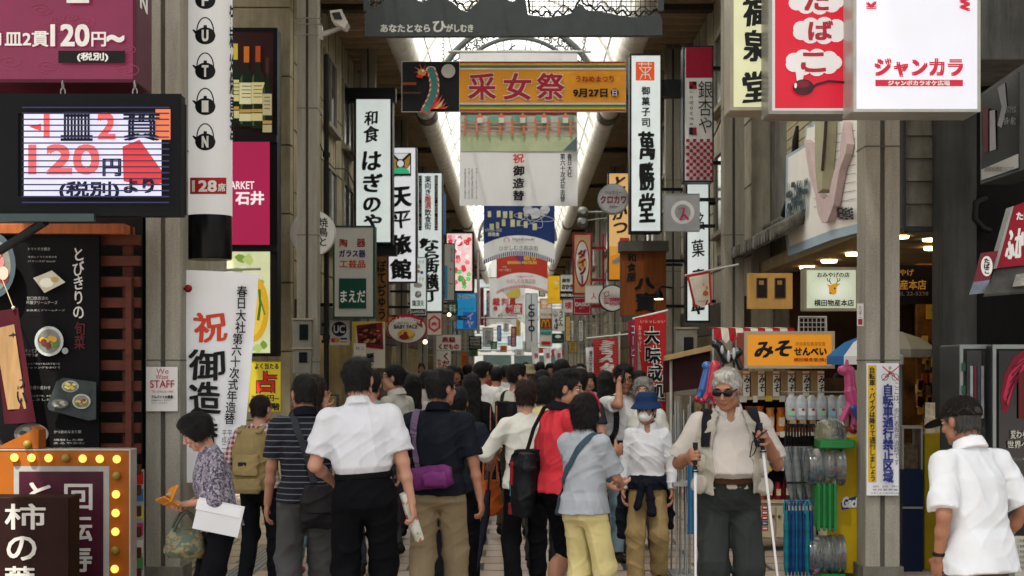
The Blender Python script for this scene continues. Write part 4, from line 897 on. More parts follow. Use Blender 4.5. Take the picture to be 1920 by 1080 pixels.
s.t('Higashimuki', 968, 516, 1000, 520, ink('#b86a6a')).t('ひがしむき商店街', 950, 523, 1004, 531, ink('#b86a60')); fringe(s, yb, 931, 1027, 6, 32, ink('#b84a44')); s.done()
s, yb = curved('street_banner', 'white court campaign banner with red outlined characters, behind the coral one', 918, 984, 520, 594, 14, 72, [])
s.ell(962, 548, 14, 14, ink('#c8b45a')).poly([(936, 540), (950, 532), (958, 545), (948, 552)], ink('#b9c4cc'))
PKR = ink('#b83a40')
s.t('裁', 924, 559, 937, 573, PKR, bold=.5).t('判', 940, 559, 953, 573, PKR, bold=.3).t('員', 955, 559, 967, 573, PKR, bold=.5).t('制', 948, 575, 960, 588, PKR, bold=.5).rect(961, 569, 979, 588, PKR).t('度', 963, 571, 977, 587, WHT, bold=.3).t('奈良地方裁判所', 933, 590, 970, 594, BLK).ell(929, 578, 4, 4, PKR); s.done()
s, yb = curved('street_banner', 'pale white banner with faint grey writing, lowest behind the court campaign one', 912, 968, 596, 605, 8, 60, [])
s.t('ひがしむき商店街', 926, 600, 958, 604, ink('#8a8c94')); s.done()
s = cloth('side_banner', 'narrow dark navy upright banner beside the court campaign banner', front(74), ((912, 545), (919, 545), (919, 600), (912, 600)), '#2b2f5a', .01); s.v('燈花会', 915.5, 548, 596, 5, WHT).done()
s = sign('shop_sign', 'tall pale sign with linked ring letters and coloured bars beside the court banner', 'sign', (985, 550, 1008, 660), 76, .3, .03, mat('#2f4f4a', .4), mat('#bfc4c6', .5, .04), G_BOX, bracket=3.95)
s.rect(995.3, 552, 997.3, 640, ink('#3f78b0')).rect(996.5, 625, 998, 640, ink('#b8405a'))
for ch, y in (('C', 571), ('O', 584), ('T', 600), ('O', 611)): s.t(ch, 991, y, 1002, y+10, BLK, bold=.5)
s.t('コトモール', 987, 653, 1004, 656.5, BLK).done()
# ---- right row
s = sign('shop_sign', 'tall white lit confectioner sign with an orange seal and black brush characters', 'sign', (1181, 101, 1241, 436), 27, .45, .03, DARK, LW, G_BOX)
a, b = W(1236, 147, 27), W(1284, 178, 27); B('bracket', DARK, s.root, (a.x, b.x, 27.1, 27.4, b.z, a.z))
s.rect(1192, 116, 1227, 151, lit('#d8501e', .7), 'emblem')
for pts in (((1197, 120), (1222, 120)), ((1203, 117), (1203, 124)), ((1216, 117), (1216, 124)), ((1199, 127), (1221, 127), (1213, 136), (1206, 136), (1199, 127)), ((1203, 140), (1217, 140)), ((1210, 128), (1210, 147)), ((1200, 149), (1204, 140)), ((1220, 149), (1216, 140))): s.line(pts, 1.8, WHT, 'emblem')
for i, ch in enumerate('御菓子司'): s.t(ch, 1203, 163+i*20, 1218, 178+i*20, BLK, bold=.5)
for i, ch in enumerate('萬勝堂'): s.t(ch, 1199, 249+i*58, 1226, 300+i*59, BLK, brush=1.8)
s.done()
s = sign('shop_sign', 'white sign with crimson top, checker pattern and ginkgo shop name', 'sign', (1281, 86, 1338, 341), 26, .4, .025, DARK, mat('#c8c8c8', .5, .04), G_BOX, bracket=3.95)
CR = ink('#8c1530')
s.rect(1286, 89, 1337, 146, CR)
for i in range(3):
    for j in range(2): s.rect(1292+i*7 if i < 2 else 1292, (153 if j == 0 else 239), 1299+i*7 if i < 2 else 1299, (160 if j == 0 else 246), [CR, BLK][(i+j) % 2]); s.off -= .002
s.rect(1292, 160, 1299, 167, BLK).rect(1299, 160, 1306, 167, CR).rect(1292, 246, 1299, 253, BLK).rect(1299, 246, 1306, 253, CR)
s.v('ichouya', 1296, 168, 238, 12, BLK, rot=1).v('銀杏や', 1322, 152, 252, 27, BLK)
for i in range(8):
    for j in range(12):
        if (i+j) % 2 == 0: s.rect(1286+i*6.4, 261+j*6.4, 1292.4+i*6.4, 267.4+j*6.4, CR); s.off -= .003
s.done()
s = sign('shop_sign', 'tall white lit sign with black brush characters behind the grey glass sign', 'sign', (1286, 340, 1331, 604), 27.5, .35, .03, DARK, LW, G_BOX, bracket=3.95)
for i, ch in enumerate('銘菓青皿'): s.t(ch, 1297, 405+i*50-(i < 2)*0-(5 if i < 2 else 0), 1320, 432+i*50, BLK, brush=1.2 if i > 1 else .5)
s.t('や', 1298, 565, 1320, 590, BLK, brush=1.3).done()
s = sign('shop_sign', 'grey glassy square sign with a white ring and pink wishbone emblem', 'sign', (1245, 363, 1312, 434), 25.2, .12, .015, STEEL, mat('#96979a', .2, .15, 2), G_BOX, bracket=3.6)
s.ell(1280, 398, 22, 22, ink('#c9c9c9'), 'emblem').ell(1280, 398, 15, 15, mat('#8d8e92', .3), 'emblem').line([(1272, 392), (1284, 389)], 1.5, ink('#b8456a'), 'emblem').line([(1282, 391), (1281, 402), (1275, 412)], 3.6, ink('#b02a55'), 'emblem').line([(1281, 401), (1290, 411)], 4, ink('#b02a55'), 'emblem').done()
s = round_sign('round_sign', 'round silver jewellery shop sign with dark red lettering beside the confectioner sign', (1150, 373), 29, 30, .15, STEEL, mat('#a3a3a6', .4, .1), 2.4, bracket=3.95)
s.t('ジュエリー', 1134, 358, 1166, 364, BLK).t('クロカワ', 1126, 367, 1174, 381, ink('#7a2430'), bold=.4).t('OPEN', 1143, 386, 1157, 389, BLK).done()
s = sign('shop_sign', 'orange and cream lit cutlet shop sign with brown brush writing in a dark frame', 'sign', (1140, 323, 1184, 526), 33, .35, .025, DARK, lit('#e8b878', .6, .05), G_BOX, bracket=3.95)
s.rect(1142, 462, 1182, 524, lit('#d88a28', .6)).poly([(1144, 480), (1182, 470), (1182, 462), (1144, 462)], lit('#e0a04a', .6))
s.v('とんかつ', 1163, 328, 442, 28, ink('#3a2214'), brush=1.4).rect(1162, 446, 1180, 462, ink('#b8402c')).poly([(1147, 490), (1168, 476), (1176, 484), (1152, 496)], ink('#8d8a86')).done()
s = sign('wood_sign', 'brown wooden board sign of a Japanese restaurant with carved black characters, grey cap', 'sign', (1164, 470, 1249, 592), 28.5, .3, .02, mat('#6b4020', .5, .2, 3), mat('#7d451c', .5, .25, 2.5, bump=.15, bscale=25, stretch=(7, 1, .6)), G_BOX, bracket=3.6)
a, b = W(1164, 472, 28.5), W(1250, 452, 28.5); B('cap', mat('#57544e', .6), s.root, (a.x-.03, b.x+.03, 28.4, 28.9, a.z+.003, b.z)); a, b = W(1168, 592, 28.5), W(1240, 603, 28.5); B('foot', mat('#4a4742', .6), s.root, (a.x, b.x, 28.45, 28.8, b.z, a.z-.003))
for i, ch in enumerate('和食屋'): s.t(ch, 1177+i*-1, 476+i*18, 1192, 491+i*18, BLK, brush=.6)
s.t('八', 1191, 522, 1226, 541, K, brush=2.2).t('寶', 1192, 549, 1228, 584, K, brush=1.5).t('はっ', 1228, 530, 1238, 536, K).t('ぽう', 1222, 565, 1232, 580, K).done()
p = W(1235, 557, 28.1); r = thing('spot_lamp', 'dark spot lamp glowing in front of the wooden board sign', 'lamp', tuple(p))
m = MB(); m.lathe(p+Vector((0, 0, -.03)), [(.085, 0), (.1, .03), (.06, .13), (.03, .17)], 16); m.tube([p+Vector((0, 0, .13)), p+Vector((.06, .1, .2)), p+Vector((.3, .5, .2))], .02, 6); m.build('housing', DARK, r); m = MB(); m.lathe(p+Vector((0, 0, -.045)), [(.075, 0), (.08, .012)], 16); m.build('bulb', lit('#ffe0b0', 14), r)
s = sign('shop_sign', 'cream bargain shop sign with red frame and a tall white oval', 'sign', (1074, 437, 1110, 552), 45, .3, .05, ink('#9a1c30'), mat('#cfa57a', .5, .05), G_BOX)
B('bracket', ink('#9a1c30'), s.root, *[(W(1110, 0, 45).x, W(1136, 0, 45).x, 45.1, 45.2, W(0, y+5, 45).z, W(0, y, 45).z) for y in (462, 522)], (W(1130, 0, 45).x, W(1134, 0, 45).x, 45.21, 45.3, W(0, 580, 45).z, W(0, 437, 45).z))
s.ell(1091.5, 494, 14, 44, ink('#9a1c30'), 'emblem', 36).ell(1091.5, 493, 12, 40, WHT, 'emblem', 36).ell(1091.5, 494, 10, 12, ink('#c9a878'), 'emblem').v('ダイソー', 1091.5, 468, 532, 16, ink('#8a1c30'), bold=.9).done()
s = sign('shop_sign', 'small crimson square sign with white bargain shop name under its cream sign', 'sign', (1074, 557, 1109, 590), 45, .15, .03, ink('#7d1628'), ink('#9a1c38'), G_BOX)
B('bracket', ink('#9a1c30'), s.root, (W(1110, 0, 45).x, W(1136, 0, 45).x, 45.1, 45.2, W(0, 577, 45).z, W(0, 570, 45).z))
s.frame(1077, 559.5, 1106, 587.5, .8, ink('#d8b8b4')).t('DAISO', 1079, 567, 1104, 574, WHT, bold=.3).t('ダイソー', 1086, 576, 1097, 580, WHT).done()
s = sign('shop_sign', 'small white square sign with a thin pink wishbone mark overlapping the crimson one', 'sign', (1097, 535, 1130, 568), 40, .12, .012, mat('#b9b6b0', .5), mat('#d2cfcb', .5, .04), G_BOX, bracket=3.95)
s.line([(1113, 549), (1113, 555), (1109, 560)], 1.6, ink('#b83a5a'), 'emblem').line([(1113, 554), (1117, 560)], 1.6, ink('#b83a5a'), 'emblem').done()
s = round_sign('round_sign', 'round white doughnut shop sign with red marks in a black rim', (1148, 559), 25.5, 38, .14, DARK, mat('#cfccc8', .5, .04), 2.2, bracket=3.95)
s.line([(1133, 549), (1141, 546), (1142, 554), (1134, 557)], 1.2, ink('#b02a50'), 'emblem', True)
for k in range(2): s.line([(1132, 561+k*4), (1135, 559.5+k*4), (1138, 561+k*4), (1142, 559.5+k*4)], 1.4, ink('#b02a50'), 'emblem')
s.rect(1132, 567, 1142, 569, ink('#b02a50'), 'emblem').t('mister', 1143.5, 557, 1167, 563.5, ink('#b02a50'), bold=.4).t('Donut', 1143.5, 564.5, 1168, 571, ink('#b02a50'), bold=.3).done()
s = sign('shop_sign', 'white and black rice cracker shop sign with hand written characters', 'sign', (1050, 514, 1076, 562), 58, .2, .02, DARK, mat('#cfd0ca', .5), G_BOX, bracket=3.95)
s.t('麻布', 1054, 522, 1069, 530, BLK, bold=.4).t('おかき', 1054, 533, 1074, 542, BLK, bold=.4).rect(1050.5, 546, 1075.5, 560, BLK, 'strip').t('MAFU OKA', 1052, 551, 1075, 556, WHT, bold=.2).done()
s = sign('shop_sign', 'plain yellow lit sign with a small pale flower, on the confectioner side', 'sign', (1027, 517, 1054, 569), 62, .3, .01, mat('#b08a1c', .5), lit('#e0ac1c', .55), G_BOX, bracket=3.95)
s.ell(1043, 530, 4, 4, ink('#e0d8a0'), 'emblem').t('四季', 1039, 539, 1047, 543, ink('#8a5a10')).t('そばうどん', 1031, 558, 1042, 561, ink('#8a5a10')).done()
s = sign('shop_sign', 'pale square sign with one pink character above the noodle sign', 'sign', (1056, 562, 1076, 586), 55, .1, .01, mat('#b9b4ae', .5), mat('#c9c4be', .5), G_BOX, bracket=3.95); s.t('樓', 1059, 566, 1072, 579, ink('#b0405a'), bold=.3).done()
s = sign('shop_sign', 'stacked hamburger shop sign with a yellow arch letter over teal and white panels', 'sign', (1012, 560, 1035, 650), 66, .3, .02, mat('#6d5a44', .5), mat('#c9c6bc', .5), G_BOX, bracket=3.95)
s.rect(1013, 562, 1034, 579, lit('#d88a3a', .4)).t('珈琲', 1015, 563, 1034, 571, WHT, bold=.5).t('新茶', 1016, 572, 1034, 578, WHT, bold=.5).t('やまと庵', 1014, 587, 1034, 592, BLK).rect(1013, 597, 1034, 616, ink('#8a3a24'))
for c in (1019.5, 1026.5): s.line([(c+3.6*math.cos(R(q)), 613+13*math.sin(R(q))) for q in range(180, 361, 20)], 1.7, ink('#e0a828'), 'emblem')
s.rect(1013, 617, 1034, 627, ink('#2f8a84')).t('ROYAL HOST', 1014, 619, 1033, 622, WHT).rect(1015, 640, 1032, 646, ink('#b01c2c')).done()
s = sign('shop_sign', 'white upright noodle shop sign with black brush writing beside the hamburger sign', 'sign', (1035, 579, 1059, 621), 60, .2, .012, STEEL, mat('#d2d2cc', .5), G_BOX, bracket=3.95)
s.v('うどん', 1052, 582, 612, 8, BLK, bold=.3).v('そば', 1043, 597, 617, 8, BLK, bold=.3).ell(1041, 588, 4.5, 4.5, BLK).ell(1041, 588, 3.7, 3.7, WHT).t('恵', 1038.6, 585.5, 1043.4, 590.5, BLK).done()
s = sign('shop_sign', 'small dark green sign with a white oval emblem below the noodle sign', 'sign', (1034, 625, 1059, 644), 58, .15, .02, mat('#9aa09c', .5), ink('#173a30'), G_BOX, bracket=3.95); s.ell(1046, 631, 5.5, 3, WHT, 'emblem').t('CALZEDONIA', 1037, 637, 1056, 639.5, ink('#6aa08a')).done()
# more distant small signs filling both rows
rn = random.Random(21)
far = [((975, 560, 984, 600), 90, '#2f5a4a', 'slim dark green far sign between the court banner and the ring letter sign'), ((1060, 592, 1070, 640), 64, '#c9a868', 'slim tan far sign with no writing beside the dark green sign'), ((1064, 600, 1076, 648), 70, '#c8c2b4', 'pale narrow far sign with a vertical name beside the noodle sign'), ((905, 615, 925, 650), 84, '#c9ccd0', 'pale far sign at the street end by the ryokan side'), ((1010, 652, 1032, 662), 80, '#b84a2c', 'low orange red far shop fascia sign on the confectioner side'), ((1034, 655, 1056, 668), 75, '#b0453c', 'low dull red far shop fascia sign below the dark green sign'), ((880, 655, 896, 668), 70, '#3a6a3a', 'low green far shop sign below the money exchange board'), ((900, 540, 907, 610), 78, '#8a3040', 'slim dull red far sign on the ryokan side')]
for (bx, d, c, lb) in far:
    s = sign('shop_sign', lb, 'sign', bx, d, .2, .02, DARK, mat(c, .5), G_BOX, bracket=3.95 if bx[0] > 970 else -3.95); 
    if 'no writing' not in lb: s.v('奈良漬', (bx[0]+bx[2])/2, bx[1]+4, bx[3]-4, (bx[2]-bx[0])*.6, BLK if c != '#2f5a4a' else WHT)
    s.done()
# nobori flags
s = cloth('nobori_flag', 'red shop flag with white slanted letters on a pale pole', front(31), ((1112, 636), (1158, 633), (1162, 760), (1114, 760)), mat('#b03338', .8, .1, 4), .05, group='cloth flags in front of the confectioner side')
for ch, y in (('ミ', 640), ('ス', 660), ('タ', 682), ('ー', 706)): s.t(ch, 1124, y, 1148, y+18, WHT, bold=1.6, slant=3)
for i in range(20): s.rect(1114, 640+i*5, 1160, 640.6+i*5, ink('#c86a68')); s.off -= .003
s.done(); m = MB(); a = W(1162, 0, 31); m.tube([(a.x, 31.1, 0), (a.x, 31.1, W(0, 622, 31).z)], .02, 8); m.tube([W(1100, 634, 31.05), W(1182, 626, 31.05)], .015, 6); m.build('pole', WHITE, s.root)
s = cloth('nobori_flag', 'narrow white shrine flag with black vertical writing beside the red shop flag', front(32), ((1098, 652), (1115, 650), (1122, 770), (1104, 770)), CL, .04, group='cloth flags in front of the confectioner side', nx=6); s.v('春日大社第六十次', 1108, 657, 740, 7, BLK).done()
s = cloth('nobori_flag', 'large red flag with bold outlined black characters hanging from the pillar bracket', front(23.4), ((1190, 596), (1249, 586), (1249, 785), (1214, 785)), mat('#b02a2c', .8, .1, 4), .06, group='cloth flags in front of the confectioner side')
for ch, y, x in (('大', 614, 1213), ('味', 650, 1215), ('成', 684, 1218), ('処', 720, 1222)): s.t(ch, x-4, y, x+22, y+30, WHT, bold=2.4, name='outline').t(ch, x-4, y, x+22, y+30, K, bold=1.1)
s.t('いらっしゃい', 1200, 600, 1246, 606, ink('#d8c8c0')).v('おみやげに', 1199, 610, 660, 6, ink('#d8c8c0')).done()
m = MB(); m.tube([W(1186, 598, 23.5), W(1252, 582, 23.5)], .018, 6); m.build('pole', WHITE, s.root)
s = cloth('nobori_flag', 'dull pink flag edge behind the large red flag', front(27), ((1176, 602), (1192, 600), (1196, 760), (1186, 760)), mat('#8d3048', .8, .1), .04, group='cloth flags in front of the confectioner side', nx=6); s.v('コーヒー', 1187, 608, 690, 8, WHT).done()
for i, (x, d, lb) in enumerate(((1000, 70, 'small white far flag with a pink mark, closest to the ring letter sign'), (1022, 64, 'small white far flag with a pink mark, middle of three'), (1043, 60, 'small white far flag with a pink mark, closest to the confectioner side pillars'))):
    s = cloth('nobori_flag', lb, front(d), ((x-4, 652+i*3), (x+10, 650), (x+12, 690), (x, 690)), CL, .03, group='small white flags far down the street', nx=5, ny=10); s.t('祭', x+2, 662, x+9, 672, ink('#b8607a'), bold=.3).done()
s = cloth('pennant', 'white pennant with red edge and a little deer drawing, hung on a pole', front(22.6), ((1287, 516), (1332, 507), (1335, 570), (1301, 576)), mat('#a8252c', .7, .05), .015, nx=8, ny=10)
s.poly([(1292, 520), (1328, 513), (1331, 567), (1318, 577), (1304, 570)], mat('#cfc6b8', .7), 'field').t('すぐもがん', 1297, 522, 1327, 530, ink('#a83038')).ell(1308, 539, 5, 5, ink('#c8bca8')).ell(1308, 551, 5, 7, ink('#c07a28')).ell(1322, 540, 6, 4, ink('#c8822a')).ell(1322, 550, 6, 5, ink('#a85a24')).poly([(1318, 536), (1316, 531), (1321, 535)], ink('#c8822a')).t('みやげ処', 1308, 563, 1328, 567, BLK).done()
m = MB(); m.tube([W(1284, 517, 22.7), W(1385, 496, 22.7)], .018, 6); m.build('pole', mat('#a8a8a4', .4), s.root)
# floodlights
p = W(1093, 405, 36); r = thing('flood_lamp', 'pair of silver flood lamps on a bracket by the roof duct', 'lamp', tuple(p)); m = MB()
for dz in (.1, -.14): m.lathe(p+Vector((0, 0, dz)), [(.06, -.1), (.13, .05), (.14, .1)], 14, axis='y')
m.build('lamp_head', STEEL, r); m = MB(); m.tube([p+Vector((.12, .1, .1)), p+Vector((.9, .2, .12))], .03, 6); m.tube([p+Vector((.1, .1, -.1)), p+Vector((.9, .2, -.0))], .02, 6); m.build('bracket', STEEL, r)
# security camera
p = W(628, 42, 24.0); r = thing('security_camera', 'white box security camera on an arm from a concrete pillar', 'camera', tuple(p))
m = MB(); q = [W(618, 20, 24), W(640, 17, 24), W(652, 42, 24), W(646, 52, 24), W(622, 38, 24)]; m.slab(q, (0, .35, 0)); m.build('housing', mat('#c4c2bb', .4), r)
m = MB(); m.slab([W(622, 24, 23.98), W(637, 22, 23.98), W(642, 36, 23.98), W(627, 36, 23.98)], (0, .015, 0)); m.build('lens_window', mat('#3a3a3a', .2), r)
m = MB(); m.slab([W(602, 60, 24.2), W(640, 48, 24.2), W(640, 53, 24.2), W(604, 68, 24.2)], (0, .1, 0)); m.slab([W(598, 48, 24.2), W(604, 48, 24.2), W(604, 72, 24.2), W(598, 72, 24.2)], (0, .12, 0)); m.build('arm', mat('#b9b7ae', .4), r)
m = MB()
for y in (35, 46, 66): m.tube([W(552, y-2, 24.62), W(604, y, 24.62)], .012, 6)
m.build('strap', STEEL, r)
# ---- big overhead signs at the right entrance
s = sign('shop_sign', 'tall cream lit sign with black brush characters behind the red tobacco sign', 'sign', (1369, -90, 1446, 207), 13.6, .4, .03, mat('#8d8a7a', .4), lit('#e0dfb4', .66), None)
for ch, y in (('福', -8), ('泉', 57), ('堂', 134)): s.t(ch, 1394, y, 1437, y+57, BLK, brush=2.6)
s.done()
s = sign('shop_sign', 'bright red lit tobacco sign with white clouds and a pipe', 'sign', (1441, -100, 1598, 214), 13.2, .4, .03, mat('#85837c', .35, .1, metal=.3), lit('#d6d0cf', .62), None)
s.rect(1453, -95, 1592, 203, lit('#c8142e', .8, .03)); CW = lit('#e6dedc', .62)
for ch, y, xo in (('た', 2, 0), ('ば', 58, 8), ('こ', 118, -6)):
    for k in range(9): s.ell(1530+xo+38*math.cos(k*.7), y+12*math.sin(k*.7), 16, 14, CW, n=14); s.off -= .0029
    s.ell(1530+xo, y, 44, 18, CW).t(ch, 1508+xo, y-17, 1552+xo, y+17, lit('#b01c30', .5), bold=1.6)
s.poly([(1490, 132), (1508, 132), (1502, 160), (1494, 160)], CW).ell(1505, 165, 20, 15, lit('#4a0c18', .4)).ell(1502, 159, 14, 7, lit('#7a1424', .5)).line([(1514, 172), (1530, 160), (1552, 154), (1590, 157)], 5, lit('#3a0a14', .4)).ell(1490, 162, 2.5, 5, WHT).done()
s = sign('shop_sign', 'big white lit karaoke sign with red lettering and bar', 'sign', (1600, -110, 1838, 210), 12.8, .45, .025, mat('#a09f98', .35, .1, metal=.3), lit('#e9e9f2', .76, .02), None)
RD = lit('#c81c36', .75)
s.t('ジャンカラ', 1641, 111, 1804, 143, RD, bold=1.8).rect(1641, 150, 1805, 162, RD).t('ジャンボカラオケ広場', 1665, 151.5, 1780, 160.5, WHT, bold=.5)
s.v('K', 1633, 0, 20, 22, RD, rot=-1, bold=1.5).v('W', 1807, -2, 20, 24, RD, rot=1, bold=1.5).done()
# no-bicycle sign on the right pillar
s = poster('bicycle_ban_sign', 'white and yellow upright no bicycles sign strapped to the bicycle sign pillar', (1625, 681, 1685, 929), 14.6, '#cfd0d4', 'sign', .012)
s.rect(1627.5, 685, 1643, 904, mat('#c8a21c', .5, .04)).v('自転車・バイクは降りて通行しましょう', 1635, 688, 902, 11, BLK, bold=.25)
BL = ink('#1b2a6b'); s.v('自転車通行禁止区域', 1663, 720, 904, 19, BL, bold=.9).v('ここは、歩行者専用道路です', 1678, 716, 872, 10, BLK)
s.t('奈 良 市', 1632, 909, 1680, 913, BLK).t('奈良警察署', 1632, 915, 1680, 919, BLK).t('ひがしむき商店街(協)', 1629, 921, 1681, 926, BLK)
for x in (1655, 1674): s.line([(x+6*math.cos(R(q)), 707+6*math.sin(R(q))) for q in range(0, 361, 24)], 1, BLK, 'pictogram')
s.line([(1655, 707), (1662, 700), (1671, 700), (1674, 707)], 1.2, BLK, 'pictogram').line([(1661, 706), (1663, 696), (1668, 699)], 2.5, ink('#3a7a5a'), 'pictogram').ell(1664, 690, 3, 3.2, ink('#b88a6a'), 'pictogram').line([(1650, 687), (1680, 713)], 2, ink('#a8242c'), 'pictogram').line([(1680, 687), (1650, 713)], 2, ink('#a8242c'), 'pictogram').done()
s = poster('small_sticker', 'small white and red tobacco sticker on the bicycle sign pillar edge', (1607, 569, 1619, 611), 14.6, '#c4c0bc', 'sticker', .004); s.rect(1609, 598, 1617, 609, ink('#8a2430')).v('たばこ', 1613, 573, 597, 6, BLK).done()
# white deer board on the souvenir shop
Xw = 3.96; M = wallmap(Xw)
r = thing('souvenir_board', 'large white signboard edged pale blue with a pinkish deer relief and blue raised lettering', 'sign', tuple(WX(1540, 470, Xw)))
out = [(1474, 292), (1507, 272), (1511, 236), (1522, 236), (1532, 200), (1640, 160), (1640, 428), (1560, 449), (1478, 480), (1472, 440)]
m = MB(); m.slab([M(x, y) for x, y in out], (.22, 0, 0)); m.build('board', mat('#9fb4c2', .5, .08, 2), r, fixn=True)
s = Sign(r, M); s.poly([(1478, 296), (1510, 276), (1514, 240), (1526, 238), (1536, 206), (1640, 166), (1640, 412), (1558, 432), (1481, 462), (1476, 436)], mat('#eceae4', .5, .05, 2), 'field')
m = MB()
for i in range(9): y = 260+i*16; m.slab([M(1528, y, .012), M(1606, y-16, .012), M(1606, y-15.2, .012), M(1528, y+.8, .012)], (-.004, 0, 0))
m.build('board_joint', mat('#6d706e', .6), r)
PKD = mat('#c9b4b4', .6, .1)
def relief(pts, name, mt, th=.06): m = MB(); m.slab([M(x, y, .012) for x, y in pts], (-th, 0, 0)); m.build(name, mt, r, fixn=True)
relief([(1522, 262), (1530, 268), (1536, 300), (1544, 340), (1550, 365), (1560, 374), (1570, 365), (1576, 335), (1582, 310), (1590, 290), (1592, 262), (1598, 228), (1604, 270), (1601, 288), (1590, 318), (1584, 350), (1578, 385), (1566, 416), (1556, 418), (1548, 400), (1543, 365), (1532, 330), (1527, 300)], 'deer_relief', PKD, .09)
relief([(1550, 216), (1572, 208), (1570, 262), (1566, 310), (1564, 355), (1556, 362), (1552, 330), (1550, 280)], 'deer_face', mat('#a39f83', .6, .1), .14)
m = MB(); m.tube([M(1566, 320, .16), M(1571, 260, .16), M(1574, 212, .16)], .02, 6); m.build('deer_outline', mat('#4a3a38', .6), r)
DB = mat('#33474f', .5, .1)
s.off = .03
for ch, x0, x1 in (('お', 1479, 1488), ('み', 1488, 1497), ('や', 1497, 1507), ('げ', 1507, 1520)):
    k = (x0-1479)/41; s.t(ch, x0, 345-k*16, x1, 424-k*26, DB, bold=1.5)
s.t('横田物産本店', 1578, 388, 1608, 412, ink('#202022'), bold=.8, slant=-2).done()
# souvenir shop hanging signs
s = sign('shop_sign', 'lit pale green souvenir sign with a golden deer head', 'sign', (1507, 501, 1610, 583), 16.2, .2, .03, mat('#7a745f', .5, .15), lit('#d9e2c4', .5), None)
for k in range(5): s.ell(1558, 545, 40-k*7, 26-k*4.5, lit(['#dbe4c8', '#e0e8ce', '#e6ecd6', '#ebf0dd', '#f0f3e6'][k], .55), 'glow_panel')
GO = lit('#d89a20', .6)
s.t('おみやげの店', 1532, 511, 1592, 520, BLK, bold=.2).t('横田物産本店', 1526, 562, 1600, 574, BLK, bold=.3)
s.poly([(1549, 533), (1556, 535), (1562, 532), (1575, 532), (1568, 538), (1567, 550), (1562, 553), (1554, 551), (1553, 538)], GO, 'emblem').ell(1564, 541, 1.6, 1.6, BLK, 'emblem').ell(1555.5, 550, 2, 1.4, BLK, 'emblem')
for sg, x in ((-1, 1557), (1, 1566)): s.line([(x, 533), (x+sg*3, 527), (x+sg*2, 522)], 1.4, ink('#4a2a18'), 'emblem').line([(x+sg*2, 529), (x+sg*7, 526), (x+sg*7, 522)], 1.4, ink('#4a2a18'), 'emblem')
s.done()
s = poster('wall_panel', 'wooden wall panel with two small dark display windows in the souvenir shop', (1402, 512, 1486, 579), 19.5, mat('#b08a4e', .5, .2, 2, stretch=(3, 1, 1)), 'panel', .08)
for x in (1418, 1452): s.rect(x, 521, x+21, 559, ink('#4a3018')).rect(x+2, 523, x+19, 557, mat('#1a120c', .2, .4, 30)).rect(x+5, 526, x+14, 534, ink('#8a6a44'))
s.done()
# dark interior board inside the shop seen past the right pillar
s = poster('shop_board', 'dark shop board with amber shop name and telephone number', (1640, 497, 1763, 570), 17.2, '#150d0a', 'sign', .05)
AM = lit('#c88a30', .35); s.t('おみやげ', 1660, 505, 1713, 517, AM, bold=.2).t('横田物産本店', 1636, 525, 1736, 543, AM, bold=.3).t('TEL 22-5238', 1676, 547, 1740, 554, ink('#8a8070')).done()
s = poster('price_notice', 'small yellow notice hung inside the souvenir shop', (1737, 571, 1764, 598), 17.0, '#b88c1a', 'notice', .02); s.t('消費税', 1745, 578, 1763, 584, BLK).done()
# ================================================================ people: signed distance bodies turned into one continuous mesh each
def vec(*a): return np.array(a, np.float32)
def nrm(a): a = np.asarray(a, float); return a/(np.linalg.norm(a)+1e-9)
def rotm(yaw=0, pitch=0, roll=0):
    """head or body turn: yaw about z (left +), pitch forward about x, roll about y"""
    return np.array(Matrix.Rotation(R(yaw), 3, 'Z') @ Matrix.Rotation(R(-pitch), 3, 'X') @ Matrix.Rotation(R(roll), 3, 'Y'))
def cap(p0, p1, r0, r1, flat=False, fl0=False):
    p0, p1 = np.array(p0, float), np.array(p1, float); d = p1-p0; L2 = d@d+1e-12; L = math.sqrt(L2); rm = max(r0, r1)
    def f(X, Y, Z):
        x, y, z = X-p0[0], Y-p0[1], Z-p0[2]
        t0 = (x*d[0]+y*d[1]+z*d[2])/L2; t = np.clip(t0, 0, 1)
        g = np.sqrt((x-t*d[0])**2+(y-t*d[1])**2+(z-t*d[2])**2)-(r0+(r1-r0)*t)
        if flat: g = np.maximum(g, (t0-1)*L)
        if fl0: g = np.maximum(g, -t0*L)
        return g
    return np.minimum(p0, p1)-rm, np.maximum(p0, p1)+rm, f
def ell(c, r, M=None):
    c = np.array(c, float); r = np.array(r, float); rm = r.max() if M is not None else r
    def f(X, Y, Z):
        x, y, z = X-c[0], Y-c[1], Z-c[2]
        if M is not None: x, y, z = (M[0,0]*x+M[1,0]*y+M[2,0]*z, M[0,1]*x+M[1,1]*y+M[2,1]*z, M[0,2]*x+M[1,2]*y+M[2,2]*z)
        q0 = np.sqrt((x/r[0])**2+(y/r[1])**2+(z/r[2])**2); q1 = np.sqrt((x/r[0]**2)**2+(y/r[1]**2)**2+(z/r[2]**2)**2)+1e-6
        return q0*(q0-1)/q1
    return c-rm, c+rm, f
